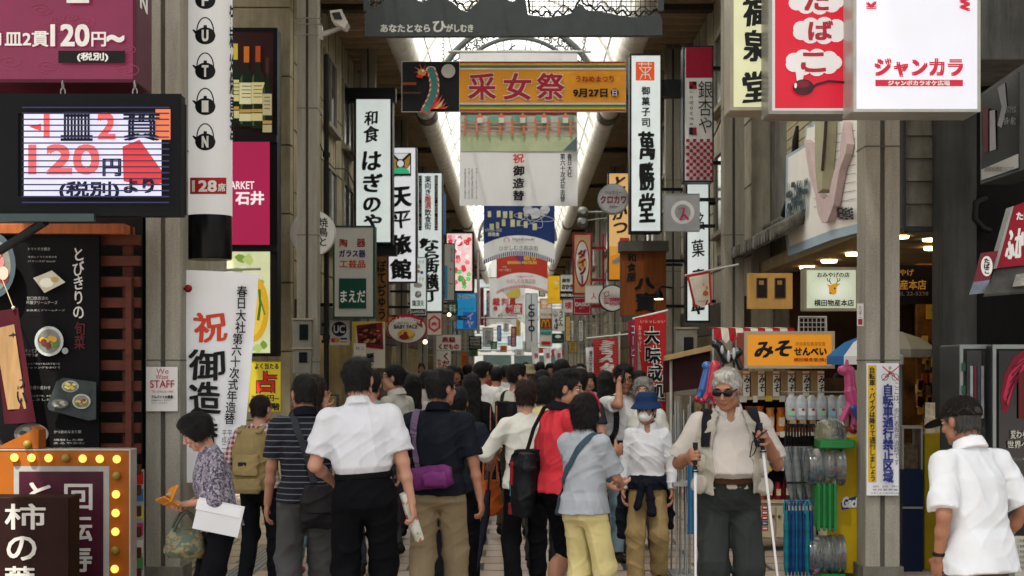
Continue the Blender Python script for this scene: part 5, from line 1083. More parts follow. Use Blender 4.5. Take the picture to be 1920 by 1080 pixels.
def loft(p0, p1, prof, xdir=(1, 0, 0)):
    """prof rows: t, half width, half depth, side offset, depth offset; p0 to p1 is the axis"""
    p0, p1 = np.array(p0, float), np.array(p1, float); L = np.linalg.norm(p1-p0); w = (p1-p0)/L
    u = np.array(xdir, float); u = nrm(u-w*(u@w)); v = np.cross(w, u); P = np.array([list(r)+[0]*(5-len(r)) for r in prof], float)
    rm = np.abs(P[:, 1:3]).max()+np.abs(P[:, 3:]).max()
    def f(X, Y, Z):
        x, y, z = X-p0[0], Y-p0[1], Z-p0[2]
        s = x*w[0]+y*w[1]+z*w[2]; t = s/L
        a, b, ox, oy = (np.interp(t, P[:, 0], P[:, i]) for i in (1, 2, 3, 4))
        lx = x*u[0]+y*u[1]+z*u[2]-ox; ly = x*v[0]+y*v[1]+z*v[2]-oy
        q = (np.abs(lx/a)**2.3+np.abs(ly/b)**2.3)**(1/2.3)
        return np.maximum((q-1)*np.minimum(a, b), np.maximum(-s, s-L))
    return np.minimum(p0, p1)-rm, np.maximum(p0, p1)+rm, f
class Field:
    def __init__(s, lo, hi, vox):
        s.vox = vox; s.lo = np.array(lo, float)-2*vox; s.n = np.ceil((np.array(hi)-s.lo)/vox).astype(int)+3
        s.F = np.full(s.n, 1.0, np.float32); s.ax = [(s.lo[i]+vox*np.arange(s.n[i])).astype(np.float32) for i in range(3)]
    def sl(s, lo, hi, m):
        a = np.clip(np.floor((np.array(lo)-m-s.lo)/s.vox).astype(int), 0, s.n); b = np.clip(np.ceil((np.array(hi)+m-s.lo)/s.vox).astype(int)+1, 0, s.n)
        return tuple(slice(i, j) for i, j in zip(a, b))
    def g(s, q): return s.ax[0][q[0]][:, None, None], s.ax[1][q[1]][None, :, None], s.ax[2][q[2]][None, None, :]
    def add(s, prim, k=.02):
        lo, hi, f = prim; q = s.sl(lo, hi, k+2*s.vox)
        if any(i.stop <= i.start for i in q): return s
        a = s.F[q]; b = f(*s.g(q)).astype(np.float32)
        if k > 0: h = np.maximum(k-np.abs(a-b), 0)/k; s.F[q] = np.minimum(a, b)-h*h*k*.25
        else: s.F[q] = np.minimum(a, b)
        return s
    def sub(s, prim, k=.008):
        lo, hi, f = prim; q = s.sl(lo, hi, k+2*s.vox)
        if any(i.stop <= i.start for i in q): return s
        a = s.F[q]; b = -f(*s.g(q)).astype(np.float32); h = np.maximum(k-np.abs(a-b), 0)/k; s.F[q] = np.maximum(a, b)+h*h*k*.25
        return s
    def plane(s, p, n):
        """keep the side away from n"""
        q = tuple(slice(0, i) for i in s.n); X, Y, Z = s.g(q); s.F = np.maximum(s.F, ((X-p[0])*n[0]+(Y-p[1])*n[1]+(Z-p[2])*n[2]).astype(np.float32)); return s
    def fold(s, amp, seed=0, fr=1.0, vert=0):
        X, Y, Z = s.g(tuple(slice(0, i) for i in s.n)); p = seed*1.7
        a = np.sin(fr*(16*Z+10*X-5*Y)+2.6*np.sin(fr*(9*X+6*Y-5*Z)+p)+p); b = np.sin(fr*(27*X+12*Y-15*Z)+2.2*np.sin(fr*(13*Z+7*Y)+p*2)+p*3)
        c = np.sin(fr*(34*X-22*Y+3*Z)+1.5*np.sin(6*Z+p)) if vert else np.sin(fr*(41*Z-19*X+23*Y)+2*np.sin(fr*12*X+p))
        w = (1-np.abs(a))**2.2*1.5+(1-np.abs(b))**2*1.0+.35*c
        s.F += (-amp*(w-.7)).astype(np.float32)*(np.abs(s.F) < .06); return s
    def val(s, p):
        i = np.clip((np.asarray(p)-s.lo)/s.vox, 0, s.n-2); j = i.astype(int); t = i-j; r = 0
        for a in (0, 1):
            for b in (0, 1):
                for c in (0, 1): r += s.F[j[0]+a, j[1]+b, j[2]+c]*(t[0] if a else 1-t[0])*(t[1] if b else 1-t[1])*(t[2] if c else 1-t[2])
        return r
    def grad(s, p):
        e = s.vox; return nrm([s.val(p+np.eye(3)[i]*e)-s.val(p-np.eye(3)[i]*e) for i in range(3)])
    def proj(s, p, off):
        p = np.array(p, float)
        for _ in range(10): p = p-s.grad(p)*(s.val(p)-off)*.7
        return p
    def mesh(s):
        F, vx = s.F, s.vox; I = F < 0; nx, ny, nz = F.shape
        c = np.zeros((nx-1, ny-1, nz-1), np.uint8)
        for a in (0, 1):
            for b in (0, 1):
                for d in (0, 1): c += I[a:nx-1+a, b:ny-1+b, d:nz-1+d]
        ci, cj, ck = np.nonzero((c > 0) & (c < 8)); m = len(ci)
        if m == 0: return np.zeros((0, 3)), np.zeros((0, 4), int)
        idx = np.full(c.shape, -1, np.int64); idx[ci, cj, ck] = np.arange(m)
        S = np.zeros((m, 3)); N = np.zeros(m)
        C = [(a, b, d) for a in (0, 1) for b in (0, 1) for d in (0, 1)]
        for p in C:
            for ax in range(3):
                if p[ax]: continue
                q = list(p); q[ax] = 1
                f0 = F[ci+p[0], cj+p[1], ck+p[2]]; f1 = F[ci+q[0], cj+q[1], ck+q[2]]; w = (f0 < 0) != (f1 < 0)
                t = np.where(w, f0/(f0-f1+1e-12), 0)
                for i in range(3): S[:, i] += np.where(w, p[i]+(t if i == ax else 0), 0)
                N += w
        V = S/N[:, None]+np.stack([ci, cj, ck], 1); V = V*vx+s.lo
        Q = []; it = getattr(s, 'smooth', 1)
        for ax in range(3):
            A = I.take(range(0, I.shape[ax]-1), ax); Bm = I.take(range(1, I.shape[ax]), ax)
            e = np.argwhere(A != Bm)
            o1, o2 = [(1, 2), (2, 0), (0, 1)][ax]
            e = e[(e[:, o1] > 0) & (e[:, o2] > 0) & (e[:, o1] < F.shape[o1]-1) & (e[:, o2] < F.shape[o2]-1)]
            d1 = np.zeros(3, int); d1[o1] = 1; d2 = np.zeros(3, int); d2[o2] = 1
            g = lambda w: idx[w[:, 0], w[:, 1], w[:, 2]]
            q = np.stack([g(e-d1-d2), g(e-d2), g(e), g(e-d1)], 1)
            sw = ~A[e[:, 0], e[:, 1], e[:, 2]]; q[sw] = q[sw][:, ::-1]; Q.append(q)
        Q = np.concatenate(Q)
        e = np.concatenate([Q[:, [0, 1]], Q[:, [1, 2]], Q[:, [2, 3]], Q[:, [3, 0]]]); cnt = np.bincount(e.ravel(), minlength=m)[:, None]
        for k in range(it*2):      # Taubin smoothing keeps the volume
            A = np.stack([np.bincount(e[:, 0], V[e[:, 1], i], m)+np.bincount(e[:, 1], V[e[:, 0], i], m) for i in range(3)], 1)/np.maximum(cnt, 1)
            V = V+(A-V)*(.55 if k % 2 == 0 else -.45)
        return V, Q
    def build(s, name, mats, root=None, classify=None, label=None):
        V, Q = s.mesh(); return np_mesh(name, V, Q, mats, root, classify, label)
def np_mesh(name, V, Q, mats, root=None, classify=None, label=None):
    me = bpy.data.meshes.new(name); me.vertices.add(len(V)); me.vertices.foreach_set('co', V.astype(np.float32).ravel())
    me.loops.add(4*len(Q)); me.loops.foreach_set('vertex_index', Q.astype(np.int32).ravel())
    me.polygons.add(len(Q)); me.polygons.foreach_set('loop_start', np.arange(0, 4*len(Q), 4, dtype=np.int32)); me.polygons.foreach_set('loop_total', np.full(len(Q), 4, np.int32))
    me.polygons.foreach_set('use_smooth', np.ones(len(Q), bool))
    for m in (mats if isinstance(mats, (list, tuple)) else [mats]): me.materials.append(m)
    if classify is not None and len(Q): me.polygons.foreach_set('material_index', classify(V[Q].mean(1)).astype(np.int32))
    me.update(calc_edges=True); me.validate()
    o = bpy.data.objects.new(name, me); COL.objects.link(o)
    if root: o.parent = root
    if label: o['label'] = label
    return o
def ik(a, t, l1, l2, pole):
    a, t = np.array(a, float), np.array(t, float); d = t-a; L = np.linalg.norm(d); L2 = min(L, (l1+l2)*.998); u = d/L; t = a+u*L2
    x = (l1*l1-l2*l2+L2*L2)/(2*L2); hgt = math.sqrt(max(0, l1*l1-x*x)); p = np.array(pole, float); p = nrm(p-u*(p@u))
    return a+u*x+p*hgt, t
SKIN = ['#a87a62', '#ad806a', '#966a54', '#8a6049', '#b3876f']
HAIRC = {'black': '#0d0b0b', 'brown': '#20130d', 'grey': '#77746e', 'white': '#a3a199', 'dkgrey': '#3a3836'}
def fabric(c, rough=.85): return crease(mat(c, rough, .07, 5, bump=.22, bscale=160, spec=.08)) if isinstance(c, str) else crease(c)
def crease(m):
    """adds crumple to a cloth material: distorted noise ridges in its bump chain"""
    if m.get('creased'): return m
    m['creased'] = 1; n, l = m.node_tree.nodes, m.node_tree.links; b = n['Principled BSDF']
    tc = n.new('ShaderNodeTexCoord'); a = n.new('ShaderNodeTexNoise'); a.noise_type = 'RIDGED_MULTIFRACTAL'; a.inputs['Scale'].default_value = 7.5; a.inputs['Detail'].default_value = 4; a.inputs['Distortion'].default_value = 1.1
    l.new(tc.outputs['Object'], a.inputs['Vector']); bp = n.new('ShaderNodeBump'); bp.inputs['Strength'].default_value = .30; bp.inputs['Distance'].default_value = .02
    l.new(a.outputs[0], bp.inputs['Height']); old = b.inputs['Normal'].links
    if old: l.new(old[0].from_socket, bp.inputs['Normal'])
    l.new(bp.outputs[0], b.inputs['Normal']); return m
def hairmat(c): return mat(HAIRC.get(c, c), .6, .5, 40, bump=1.0, bscale=110, spec=.22, stretch=(1.6, 1.6, .14))
def fingers(fl, wr, d, palm, curl, side_dir, sc, k=.004, spread=1.0, thumb=.35, pts=None):
    """palm, four unequal bent fingers, and a thumb leaving the side of the palm"""
    e1 = nrm(d); e3 = nrm(np.array(palm)-e1*(np.array(palm)@e1)); e2 = np.cross(e3, e1); e2 = e2 if e2@np.array(side_dir) > 0 else -e2
    Mh = np.stack([e2, e1, e3], 1); fl.add(ell(wr+e1*.048*sc, np.array((.040, .052, .018))*sc, Mh), .012)
    for i, (off, ln) in enumerate(zip((.030, .010, -.010, -.029), (.072, .080, .074, .058))):
        p = wr+e1*(.084-abs(i-1.2)*.005)*sc+e2*off*sc*spread; c = curl*(1+.08*i)
        for A, l, r0, r1 in ((c*.7, .46, .0098, .0092), (c*1.7, .32, .0092, .0086), (c*2.5, .24, .0086, .0074)):
            q = p+(e1*math.cos(A)+e3*math.sin(A)+e2*.05*off/.03*spread)*ln*l*sc; fl.add(cap(p, q, r0*sc, r1*sc), k); p = q
    p = wr+e1*.026*sc+e2*.030*sc; q = p+nrm(e1*.65+e2*.75+e3*thumb)*.042*sc; r_ = q+nrm(e1*.9+e2*.25+e3*(thumb+.5*curl))*.034*sc
    fl.add(cap(p, q, .013*sc, .011*sc), .008); fl.add(cap(q, r_, .0105*sc, .0085*sc), k)
    return wr+e1*.075*sc+e3*.022*sc
PEOPLE = {}
def person(label, px, d, yaw=0, h=1.68, top='#cfd0d4', bottom='#1a1b20', hair='short', hairc='black', skin=0, vox=.006, cv=None, girth=1.0, female=False,
           headyaw=0, headpitch=0, headroll=0, lean=0, slean=0, sleeve=.55, hem=.93, tuck=False, belly=0, L=None, Rr=None, lpole=(-.6, -1, -.3), rpole=(.6, -1, -.3), lcurl=.45, rcurl=.45, lpalm=None, rpalm=None,
           stance=.10, stride=.16, skirt=None, shorts=None, shoes='#15130f', collar=None, belt=None, hat=None, hatc='#1d2f52', mask=False, shades=False, glasses=False, dress=False, seed=None, legw=1.0, toploose=1.0, fold=.0045, group='people in the arcade', feet=True, collar_open=False):
    sc = h/1.70; seed = seed if seed is not None else int(px)
    near = vox < .011; cv = cv or (vox*1.1 if vox < .0075 else vox*1.25)
    X = (px-CX)/F*d
    root = thing('person', label, 'person', (X, d, 0), group, R(yaw))
    A = lambda *p: np.array(p, float)
    Rl = rotm(0, lean, slean); hip = A(0, 0, .93)
    up = lambda p: (Rl @ (np.array(p, float)-hip)+hip)
    g = girth*(.93 if female else 1.0); sw = (.150 if female else .172)*(.5+.5*girth)
    S_ = {-1: up(A(-sw, -.008, 1.362)), 1: up(A(sw, -.008, 1.362))}
    # ---- legs
    hipj = {-1: A(-.088*g, 0, .90), 1: A(.088*g, 0, .90)}
    foot = {-1: A(-stance, -stride*.5, .075), 1: A(stance, stride*.5, .075)}
    for s_ in foot:
        if foot[s_][1] < -.02: foot[s_][2] += .05*min(1, abs(stride)/.3)
    knee = {}
    for s_ in (-1, 1): knee[s_], foot[s_] = ik(hipj[s_], foot[s_], .425, .415, (s_*.12, 1, 0))
    # ---- arms
    tgt = {-1: A(*L) if L is not None else A(-sw-.07, .05, .86), 1: A(*Rr) if Rr is not None else A(sw+.07, .02, .86)}
    elb, wri, grip = {}, {}, {}
    for s_, pole in ((-1, lpole), (1, rpole)): elb[s_], wri[s_] = ik(S_[s_], tgt[s_], .275, .245, pole)
    neck = up(A(0, -.012, 1.44)); hc0 = A(0, .022, 1.572); Rh = Rl @ rotm(headyaw, headpitch, headroll) if near or headyaw or headpitch else Rl
    hc = up(A(0, -.005, 1.47)) + Rh @ A(0, .025, .105)
    HM = lambda p: hc+Rh @ np.array(p, float)
    allp = [hc+A(.13, .14, .16), hc-A(.13, .14, .12), foot[-1]-A(.08, .2, .09), foot[1]+A(.08, .22, .05), foot[-1]+A(.08, .22, 0), foot[1]-A(.08, .2, .09)]+[w+e*.2 for w in (wri[-1], wri[1], elb[-1], elb[1]) for e in (-1, 1) for _ in (0,)]+[A(-.26*g, -.24*g-belly, .5), A(.26*g, .24*g+belly, 1.4)]
    lo, hi = np.min(allp, 0), np.max(allp, 0)
    # ---- body (skin)
    b = Field(lo, hi, vox/sc if False else vox)
    tp = [(.0, .142*g, .10*g), (.2, .142*g, .095*g), (.38, .120*g, .086*g), (.62, .132*g, .096*g), (.82, .142*g, .088), (.93, .095, .065), (1, .055, .05)]
    b.add(loft(up((0, 0, .86)), up((0, 0, 1.445)), tp), .03)
    b.add(cap(S_[-1], S_[1], .045, .045), .04)
    b.add(cap(up((0, -.008, 1.40)), HM((0, -.02, -.06)), .048 if female else .055, .047 if female else .054), .02)
    ar = (.047, .036, .026) if not female else (.041, .032, .023)
    for s_ in (-1, 1):
        b.add(cap(S_[s_], elb[s_], ar[0]*g, ar[1]*g), .02); b.add(ell(elb[s_]*.62+wri[s_]*.38, (ar[1]*.95*g,)*3), .03); b.add(cap(elb[s_], wri[s_], ar[1]*.95*g, ar[2]), .015)
        lk = g if (skirt or shorts or dress) else .74*g
        b.add(cap(hipj[s_], knee[s_], .078*lk, .052*lk), .02); b.add(cap(knee[s_], foot[s_], .05*lk, .034), .015); None if lk < g else b.add(ell(knee[s_]*.62+foot[s_]*.38-A(0, .018, 0), (.048*lk, .05*lk, .10)), .03)
        b.add(cap(foot[s_]+A(0, -.02, -.03), foot[s_]+A(0, .14, -.05), .035, .026), .02)
        fd = wri[s_]-elb[s_]; pl = (lpalm if s_ < 0 else rpalm); cu = lcurl if s_ < 0 else rcurl
        pl = A(*pl) if pl is not None else A(-s_, .15, 0)
        td = np.cross(nrm(fd), pl); td = td if (td[1] > 0 or abs(td[1]) < .2 and td[2] > 0) else -td
        if near: grip[s_] = fingers(b, wri[s_], fd, pl, cu, td, 1.0)
        else: b.add(ell(wri[s_]+nrm(fd)*.07, (.03, .03, .05)), .015)
    k = .97 if female else 1.0
    b.add(ell(HM((0, -.012, .035)), np.array((.076, .094, .085))*k, Rh), .01)
    b.add(ell(HM((0, .026, -.028)), np.array((.063, .066, .083))*k, Rh), .02)
    b.add(ell(HM((0, .058, -.092)), (.034, .03, .024), Rh), .025)
    for s_ in (-1, 1): b.add(ell(HM((s_*.048, .012, -.066)), (.02, .045, .03), Rh), .02); b.add(ell(HM((s_*.079*k, -.004, -.004)), (.011, .021, .032), Rh), .006); b.add(ell(HM((s_*.040, .070, -.026)), (.020, .018, .02), Rh), .015)
    if near:
        b.add(cap(HM((-.036, .082, .030)), HM((.036, .082, .030)), .012, .012), .012)
        for s_ in (-1, 1): b.sub(ell(HM((s_*.031, .103, .010)), (.018, .016, .011), Rh), .01); b.add(ell(HM((s_*.031, .079, .008)), (.014, .012, .010), Rh), .004)
        b.add(cap(HM((0, .090, .012)), HM((0, .112, -.026)), .008, .012), .008)
        for s_ in (-1, 1): b.add(ell(HM((s_*.012, .100, -.031)), (.009, .010, .008), Rh), .005)
        b.add(ell(HM((0, .088, -.057)), (.024, .012, .007), Rh), .006); b.add(ell(HM((0, .087, -.069)), (.020, .011, .007), Rh), .006)
    else: b.add(cap(HM((0, .088, .012)), HM((0, .108, -.026)), .010, .013), .008)
    def cls(P):
        q = (P-hc) @ Rh; x, y, z = np.abs(q[:, 0]), q[:, 1], q[:, 2]; o = np.zeros(len(P)); fr = y > .045
        o[fr & (((x-.0)/.024)**2+((z+.063)/.008)**2 < 1)] = 1
        o[fr & (((x-.033)/.020)**2+((z-.031-.08*(x-.033))/.0055)**2 < 1)] = 2
        o[fr & (((x-.031)/.015)**2+((z-.008)/.0065)**2 < 1)] = 3
        o[fr & (((x-.031)/.0075)**2+((z-.008)/.0075)**2 < 1)] = 2
        o[fr & (((x-.031)/.017)**2+((z-.0145)/.003)**2 < 1)] = 2
        return o
    sk = mat(SKIN[skin], .5, .10, 9, bump=.08, bscale=150, spec=.28)
    bo = b.build('body', [sk, mat('#8a4a42', .5), mat('#120d0b', .5), mat('#b5aaa0', .3)] if near else [sk, mat('#8a4a42', .5), mat('#120d0b', .5), mat('#6a5a50', .4)], root, cls)
    # ---- top garment
    tl = toploose; e = .010*tl+.006; zt = hem
    if dress: zt = .55
    topf = None
    if top:
        t = Field((lo[0], lo[1], zt-.12), (hi[0], hi[1], 1.62), cv); t.smooth = 4; ex = lambda a, bb, oy=0: (a*g+e, bb*g+e+belly*.5, 0, oy)
        fr = lambda z: (z-zt)/(1.45-zt)
        bl = belly
        if dress: pr = [(0, .25*g, .22*g), (fr(.9), .165*g+e, .125*g+e), (fr(1.05), .135*g+e, .10*g+e)]
        elif tuck: pr = [(0, .136*g+.010, .104*g+.010+bl*.7, 0, bl*.4), (fr(1.035), .132*g+.010, .100*g+.010+bl*.8, 0, bl*.5), (fr(1.08), .138*g+e*1.3, .105*g+e*1.3+bl, 0, bl*.7)]
        else: pr = [(0, .165*g+e*1.3, .132*g+e*1.3+bl*.6, 0, bl*.4), (fr(.97), .150*g+e*1.3, .117*g+e*1.3+bl*.7, 0, bl*.5), (fr(1.02), .138*g+e*1.1, .102*g+e*1.1+bl, 0, bl*.7)]
        pr += [(fr(1.18), .142*g+e, .104*g+e+bl*.5+(.01 if female else 0), 0, bl*.4+(.012 if female else 0)), (fr(1.28), .148*g+e, .102*g+e, 0, .006), (fr(1.345), .140*g+e*.6, .086+e*.7), (fr(1.395), .108+e*.4, .068+e*.5), (fr(1.425), .078, .062), (1, .060, .056)]
        t.add(loft(up((0, 0, zt)), up((0, 0, 1.45)), pr), .02); t.add(cap(S_[-1]*.97, S_[1]*.97, .040+e*.5, .040+e*.5), .04)
        for s_ in (-1, 1): t.add(cap(up((s_*.03, -.012, 1.405)), S_[s_], .045, .036+e*.5), .035)
        for s_ in (-1, 1):
            if sleeve <= 0: continue
            if sleeve < 1: en = S_[s_]+(elb[s_]-S_[s_])*sleeve; t.add(cap(S_[s_], en, .043*g+e, (.047*g+e*1.35), True), .03)
            else:
                t.add(cap(S_[s_], elb[s_], .043*g+e*.9, .037*g+e*.9), .03); q = elb[s_]+(wri[s_]-elb[s_])*min(1, sleeve-1); t.add(cap(elb[s_], q, .037*g+e*.9, .028+e*.8, True), .02)
        if collar: t.add(loft(up((0, -.012, 1.425)), up((0, .004, 1.475)), [(0, .078, .075), (.5, .072, .070), (1, .066, .066)]), .012)
        t.sub(loft(up((0, .012, 1.455 if collar else 1.435)), up((0, .016, 1.51)), [(0, .053, .05), (1, .062, .062)]), .004)
        if collar_open: t.sub(ell(up((0, .085, 1.43)), (.032, .05, .06)), .006)
        if fold: t.fold(fold, seed)
        for s_ in (-1, 1):
            if 0 < sleeve < 1:
                en = S_[s_]+(elb[s_]-S_[s_])*sleeve; n = nrm(elb[s_]-S_[s_])
        tf = t.build('shirt' if not dress else 'dress', fabric(top), root); topf = t
        if collar and isinstance(collar, str):
            cf = Field(up((0, 0, 1.45))-.13, up((0, 0, 1.45))+.13, min(cv, .007)); cf.add(loft(up((0, -.013, 1.418)), up((0, .002, 1.478)), [(0, .088, .086), (.6, .080, .078), (1, .070, .070)]), 0).sub(loft(up((0, 0, 1.40)), up((0, .008, 1.52)), [(0, .066, .064), (1, .060, .060)]), .003).sub(ell(up((0, .095, 1.45)), (.028, .06, .08)), .004); cf.build('collar', fabric(collar), root)
    # ---- bottoms
    if not dress and bottom:
        wz = 1.04 if tuck else 1.0; q = Field((lo[0], lo[1], 0), (hi[0], hi[1], wz+.02), cv); q.smooth = 4; ee = .012*legw
        if skirt:
            q.add(loft((0, 0, skirt), (0, 0, wz), [(0, .2*g, .17*g), (.6, .17*g, .14*g), (.8, .165*g, .13*g), (1, .145*g, .11*g)]), .02).fold(.006, seed, vert=1)
        else:
            q.add(loft((0, 0, .78), up((0, 0, wz)), [(0, .10*g, .06*g), (.25, .148*g+ee, .105*g+ee), (.5, .150*g+ee, .114*g+ee+belly*.4), (1, .137*g+.016, .105*g+.016+belly*.8, 0, belly*.45)]), .05)
            for s_ in (-1, 1):
                zc = shorts or 0
                q.add(cap(hipj[s_]-A(s_*.004, .008, 0), knee[s_], (.078*g+ee), (.055*g+ee*1.7)*legw), .03)
                en = foot[s_]+(knee[s_]-foot[s_])*(.02 if not shorts else .9)
                if not shorts: q.add(cap(knee[s_], en, (.055*g+ee*1.7)*legw, (.042+ee*2.0)*legw, True), .03)
            q.fold(fold*1.1, seed+3, .9)
        q.build('skirt' if skirt else ('shorts' if shorts else 'trousers'), fabric(bottom), root)
    if belt:
        q = Field((-.3, -.3-belly, .98), (.3, .3+belly, 1.08), min(cv, .008)); q.add(loft(up((0, 0, 1.01)), up((0, 0, 1.045)), [(0, .137*g+.022, .105*g+.022+belly*.8, 0, belly*.45), (1, .137*g+.021, .105*g+.021+belly*.8, 0, belly*.45)]), 0); q.build('belt', fabric(belt), root)
    if feet:
        q = Field((lo[0], lo[1]-.05, -.02), (hi[0], hi[1]+.08, .2), min(cv, .012))
        for s_ in (-1, 1): f_ = foot[s_]; q.add(cap(f_+A(0, -.03, -.03), f_+A(0, .14, -.046), .046, .036), .015).add(cap(f_+A(0, 0, .02), f_+A(0, 0, -.02), .05, .05), .02)
        q.build('shoes', mat(shoes, .45, .15, 8), root)
    # ---- hair
    if hair and hair != 'bald':
        q = Field(hc-A(.17, .2, .16 if hair not in ('long', 'tail') else .5), hc+A(.17, .17, .19), min(cv, .011) if near else cv)
        pf = {'puffy': 1.14, 'bob': 1.07, 'long': 1.06, 'crop': .97, 'thin': .96}.get(hair, 1.03)
        q.add(ell(HM((0, -.014, .040)), np.array((.083, .103, .090))*k*pf, Rh), .01)
        if hair in ('bob', 'long', 'tail', 'puffy'): q.add(loft(HM((0, -.022, -.115 if hair != 'puffy' else -.06)), HM((0, -.018, .05)), [(0, .076*pf, .066*pf), (.4, .092*pf, .085*pf), (1, .086*pf, .097*pf)], Rh @ A(1, 0, 0)), .03)
        else: q.add(loft(HM((0, -.035, -.062)), HM((0, -.02, .04)), [(0, .066, .060), (1, .083, .085)], Rh @ A(1, 0, 0)), .02)
        if hair == 'long': q.add(loft(up((0, -.10, 1.18)), HM((0, -.055, .02)), [(0, .085, .03), (.3, .105, .045), (.75, .10, .06), (1, .08, .06)]), .03)
        if hair == 'tail': q.add(cap(HM((0, -.105, .02)), HM((0, -.14, -.10)), .035, .028), .02).add(cap(HM((0, -.14, -.1)), up((0, -.13, 1.28)), .03, .02), .02)
        if hair == 'puffy': q.add(ell(HM((0, .03, .095)), (.08, .07, .045), Rh), .02)
        if hair == 'parted': q.add(ell(HM((.01, .015, .108)), (.072, .062, .030), Rh), .02)
        if hair == 'short': q.add(ell(HM((0, .03, .098)), (.068, .058, .034), Rh), .02)
        fz = {'bob': -.025, 'long': -.02, 'puffy': -.015, 'tail': -.01}.get(hair, 0)
        q.sub(ell(HM((0, .125, -.022+fz)), (.088 if hair in ('bob', 'long') else .1, .093 if hair != 'thin' else .12, .098), Rh), .012)
        if hair not in ('bob', 'long', 'puffy'):
            for s_ in (-1, 1): q.sub(ell(HM((s_*.088, .006, -.012)), (.022, .024, .036), Rh), .006); q.sub(ell(HM((s_*.075, .045, -.06)), (.04, .05, .06), Rh), .01)
        qx, qy, qz = q.g(tuple(slice(0, i) for i in q.n)); q.F += (.0035*np.sin(70*qx+40*qy+6*np.sin(20*qz+seed)+seed)*np.sin(55*qy-30*qx+9*qz)).astype(np.float32)
        V, Q = q.mesh(); ms = hairmat(hairc)
        if near and len(Q):     # loose strands break up the outline
            rg = np.random.RandomState(seed % 9999); ns = 3200 if vox < .0072 else 1400; fi = rg.randint(0, len(Q), ns)
            c = V[Q[fi]].mean(1); nn = np.cross(V[Q[fi, 1]]-V[Q[fi, 0]], V[Q[fi, 3]]-V[Q[fi, 0]]); nn /= np.linalg.norm(nn, axis=1)[:, None]+1e-9
            crown = HM((.01, -.045, .13)); fl_ = (c-crown)*np.array((1, 1, .6))+np.array((0, 0, -.06)); fl_ -= nn*(fl_*nn).sum(1)[:, None]; fl_ /= np.linalg.norm(fl_, axis=1)[:, None]+1e-9
            ln = np.where(((c-hc) @ Rh)[:, 1:2] > .04, .35, 1)*rg.uniform(.014, .034, (ns, 1))*(1.3 if hair in ('long', 'bob', 'puffy') else 1); dr = fl_+nn*rg.uniform(.05, .42, (ns, 1))+rg.normal(0, .22, (ns, 3)); sd_ = np.cross(fl_, nn)*.0015
            r0_ = c-nn*.002; tip = r0_+dr*ln; o0 = len(V); bl_ = np.stack([r0_-sd_, r0_+sd_, tip+sd_*.35, tip-sd_*.35], 1).reshape(-1, 3)
            V = np.concatenate([V, bl_]); Q = np.concatenate([Q, o0+np.arange(4*ns).reshape(-1, 4)])
        np_mesh('hair', V, Q, ms, root)
    # ---- headwear and small things on the head
    if hat == 'cap':
        q = Field(hc-A(.2, .26, .06), hc+A(.2, .26, .2), .006); q.add(ell(HM((0, -.012, .035)), (.093, .112, .098), Rh), .0); n = Rh @ A(0, .12, -1.0); q.plane(HM((0, 0, .022)), nrm(n))
        q.add(ell(HM((0, .135, .024)), (.075, .08, .010), Rh @ rotm(0, 12)), .01); q.sub(ell(HM((0, -.118, .035)), (.030, .03, .018), Rh), .004); q.build('cap', fabric(hatc), root)
    elif hat == 'brim':
        q = Field(hc-A(.24, .26, .1), hc+A(.24, .26, .22), max(.006, cv*.7)); q.add(loft(HM((0, -.012, .055)), HM((0, -.016, .165)), [(0, .097, .114), (.7, .09, .105), (1, .072, .085)], Rh @ A(1, 0, 0)), .0)
        q.add(loft(HM((0, -.010, .022)), HM((0, -.010, .075)), [(0, .142, .160), (.5, .122, .140), (1, .096, .112)], Rh @ A(1, 0, 0)), .015); q.sub(loft(HM((0, -.010, -.03)), HM((0, -.010, .058)), [(0, .165, .18), (.5, .142, .160), (1, .092, .107)], Rh @ A(1, 0, 0)), .003); q.build('hat', fabric(hatc), root)
    if mask:
        q = Field(hc-A(.12, .1, .15), hc+A(.12, .16, .1), .0045); q.add(ell(HM((0, .034, -.045)), (.064, .080, .056), Rh), 0).add(ell(HM((0, .085, -.035)), (.024, .036, .034), Rh), .03); q.plane(HM((0, .030, 0)), nrm(Rh @ A(0, -1, 0))); q.build('face_mask', mat('#d3d2cb', .8, .04, 6, bump=.2, bscale=60), root)
        m = MB(); 
        for s_ in (-1, 1):
            for z in (-.02, -.07): m.tube([HM((s_*.062, .045, z)), HM((s_*.078, .01, z*.4)), HM((s_*.084, -.01, .0))], .0022, 5)
        npobj(m, 'ear_loop', WHITE, root)
    if shades or glasses:
        m = MB()
        if shades:
            q = Field(hc-A(.12, .1, .1), hc+A(.12, .17, .1), .004)
            for s_ in (-1, 1): q.add(ell(HM((s_*.033, .098, .006)), (.031, .010, .021), Rh), .004)
            q.add(cap(HM((-.02, .104, .014)), HM((.02, .104, .014)), .005, .005), .004)
            for s_ in (-1, 1): q.add(cap(HM((s_*.06, .092, .014)), HM((s_*.080, -.005, .014)), .006, .004), .003)
            q.build('sunglasses', mat('#060607', .3, 0, spec=.25), root)
        else:
            for s_ in (-1, 1):
                m.tube([HM((s_*.033+.024*math.cos(t*.524), .104-.004*abs(math.cos(t*.524)), .006+.016*math.sin(t*.524))) for t in range(12)], .0026, 5, closed=True); m.tube([HM((s_*.057, .10, .012)), HM((s_*.080, -.005, .012))], .0024, 5)
            m.tube([HM((-.010, .106, .01)), HM((.010, .106, .01))], .0026, 5); npobj(m, 'glasses', mat('#101012', .3), root)
    root.scale = (sc, sc, sc)
    P = dict(root=root, top=topf, up=up, HM=HM, wri=wri, elb=elb, S=S_, grip=grip, foot=foot, sc=sc, g=g, yaw=yaw, hip=hipj, e=e)
    return P
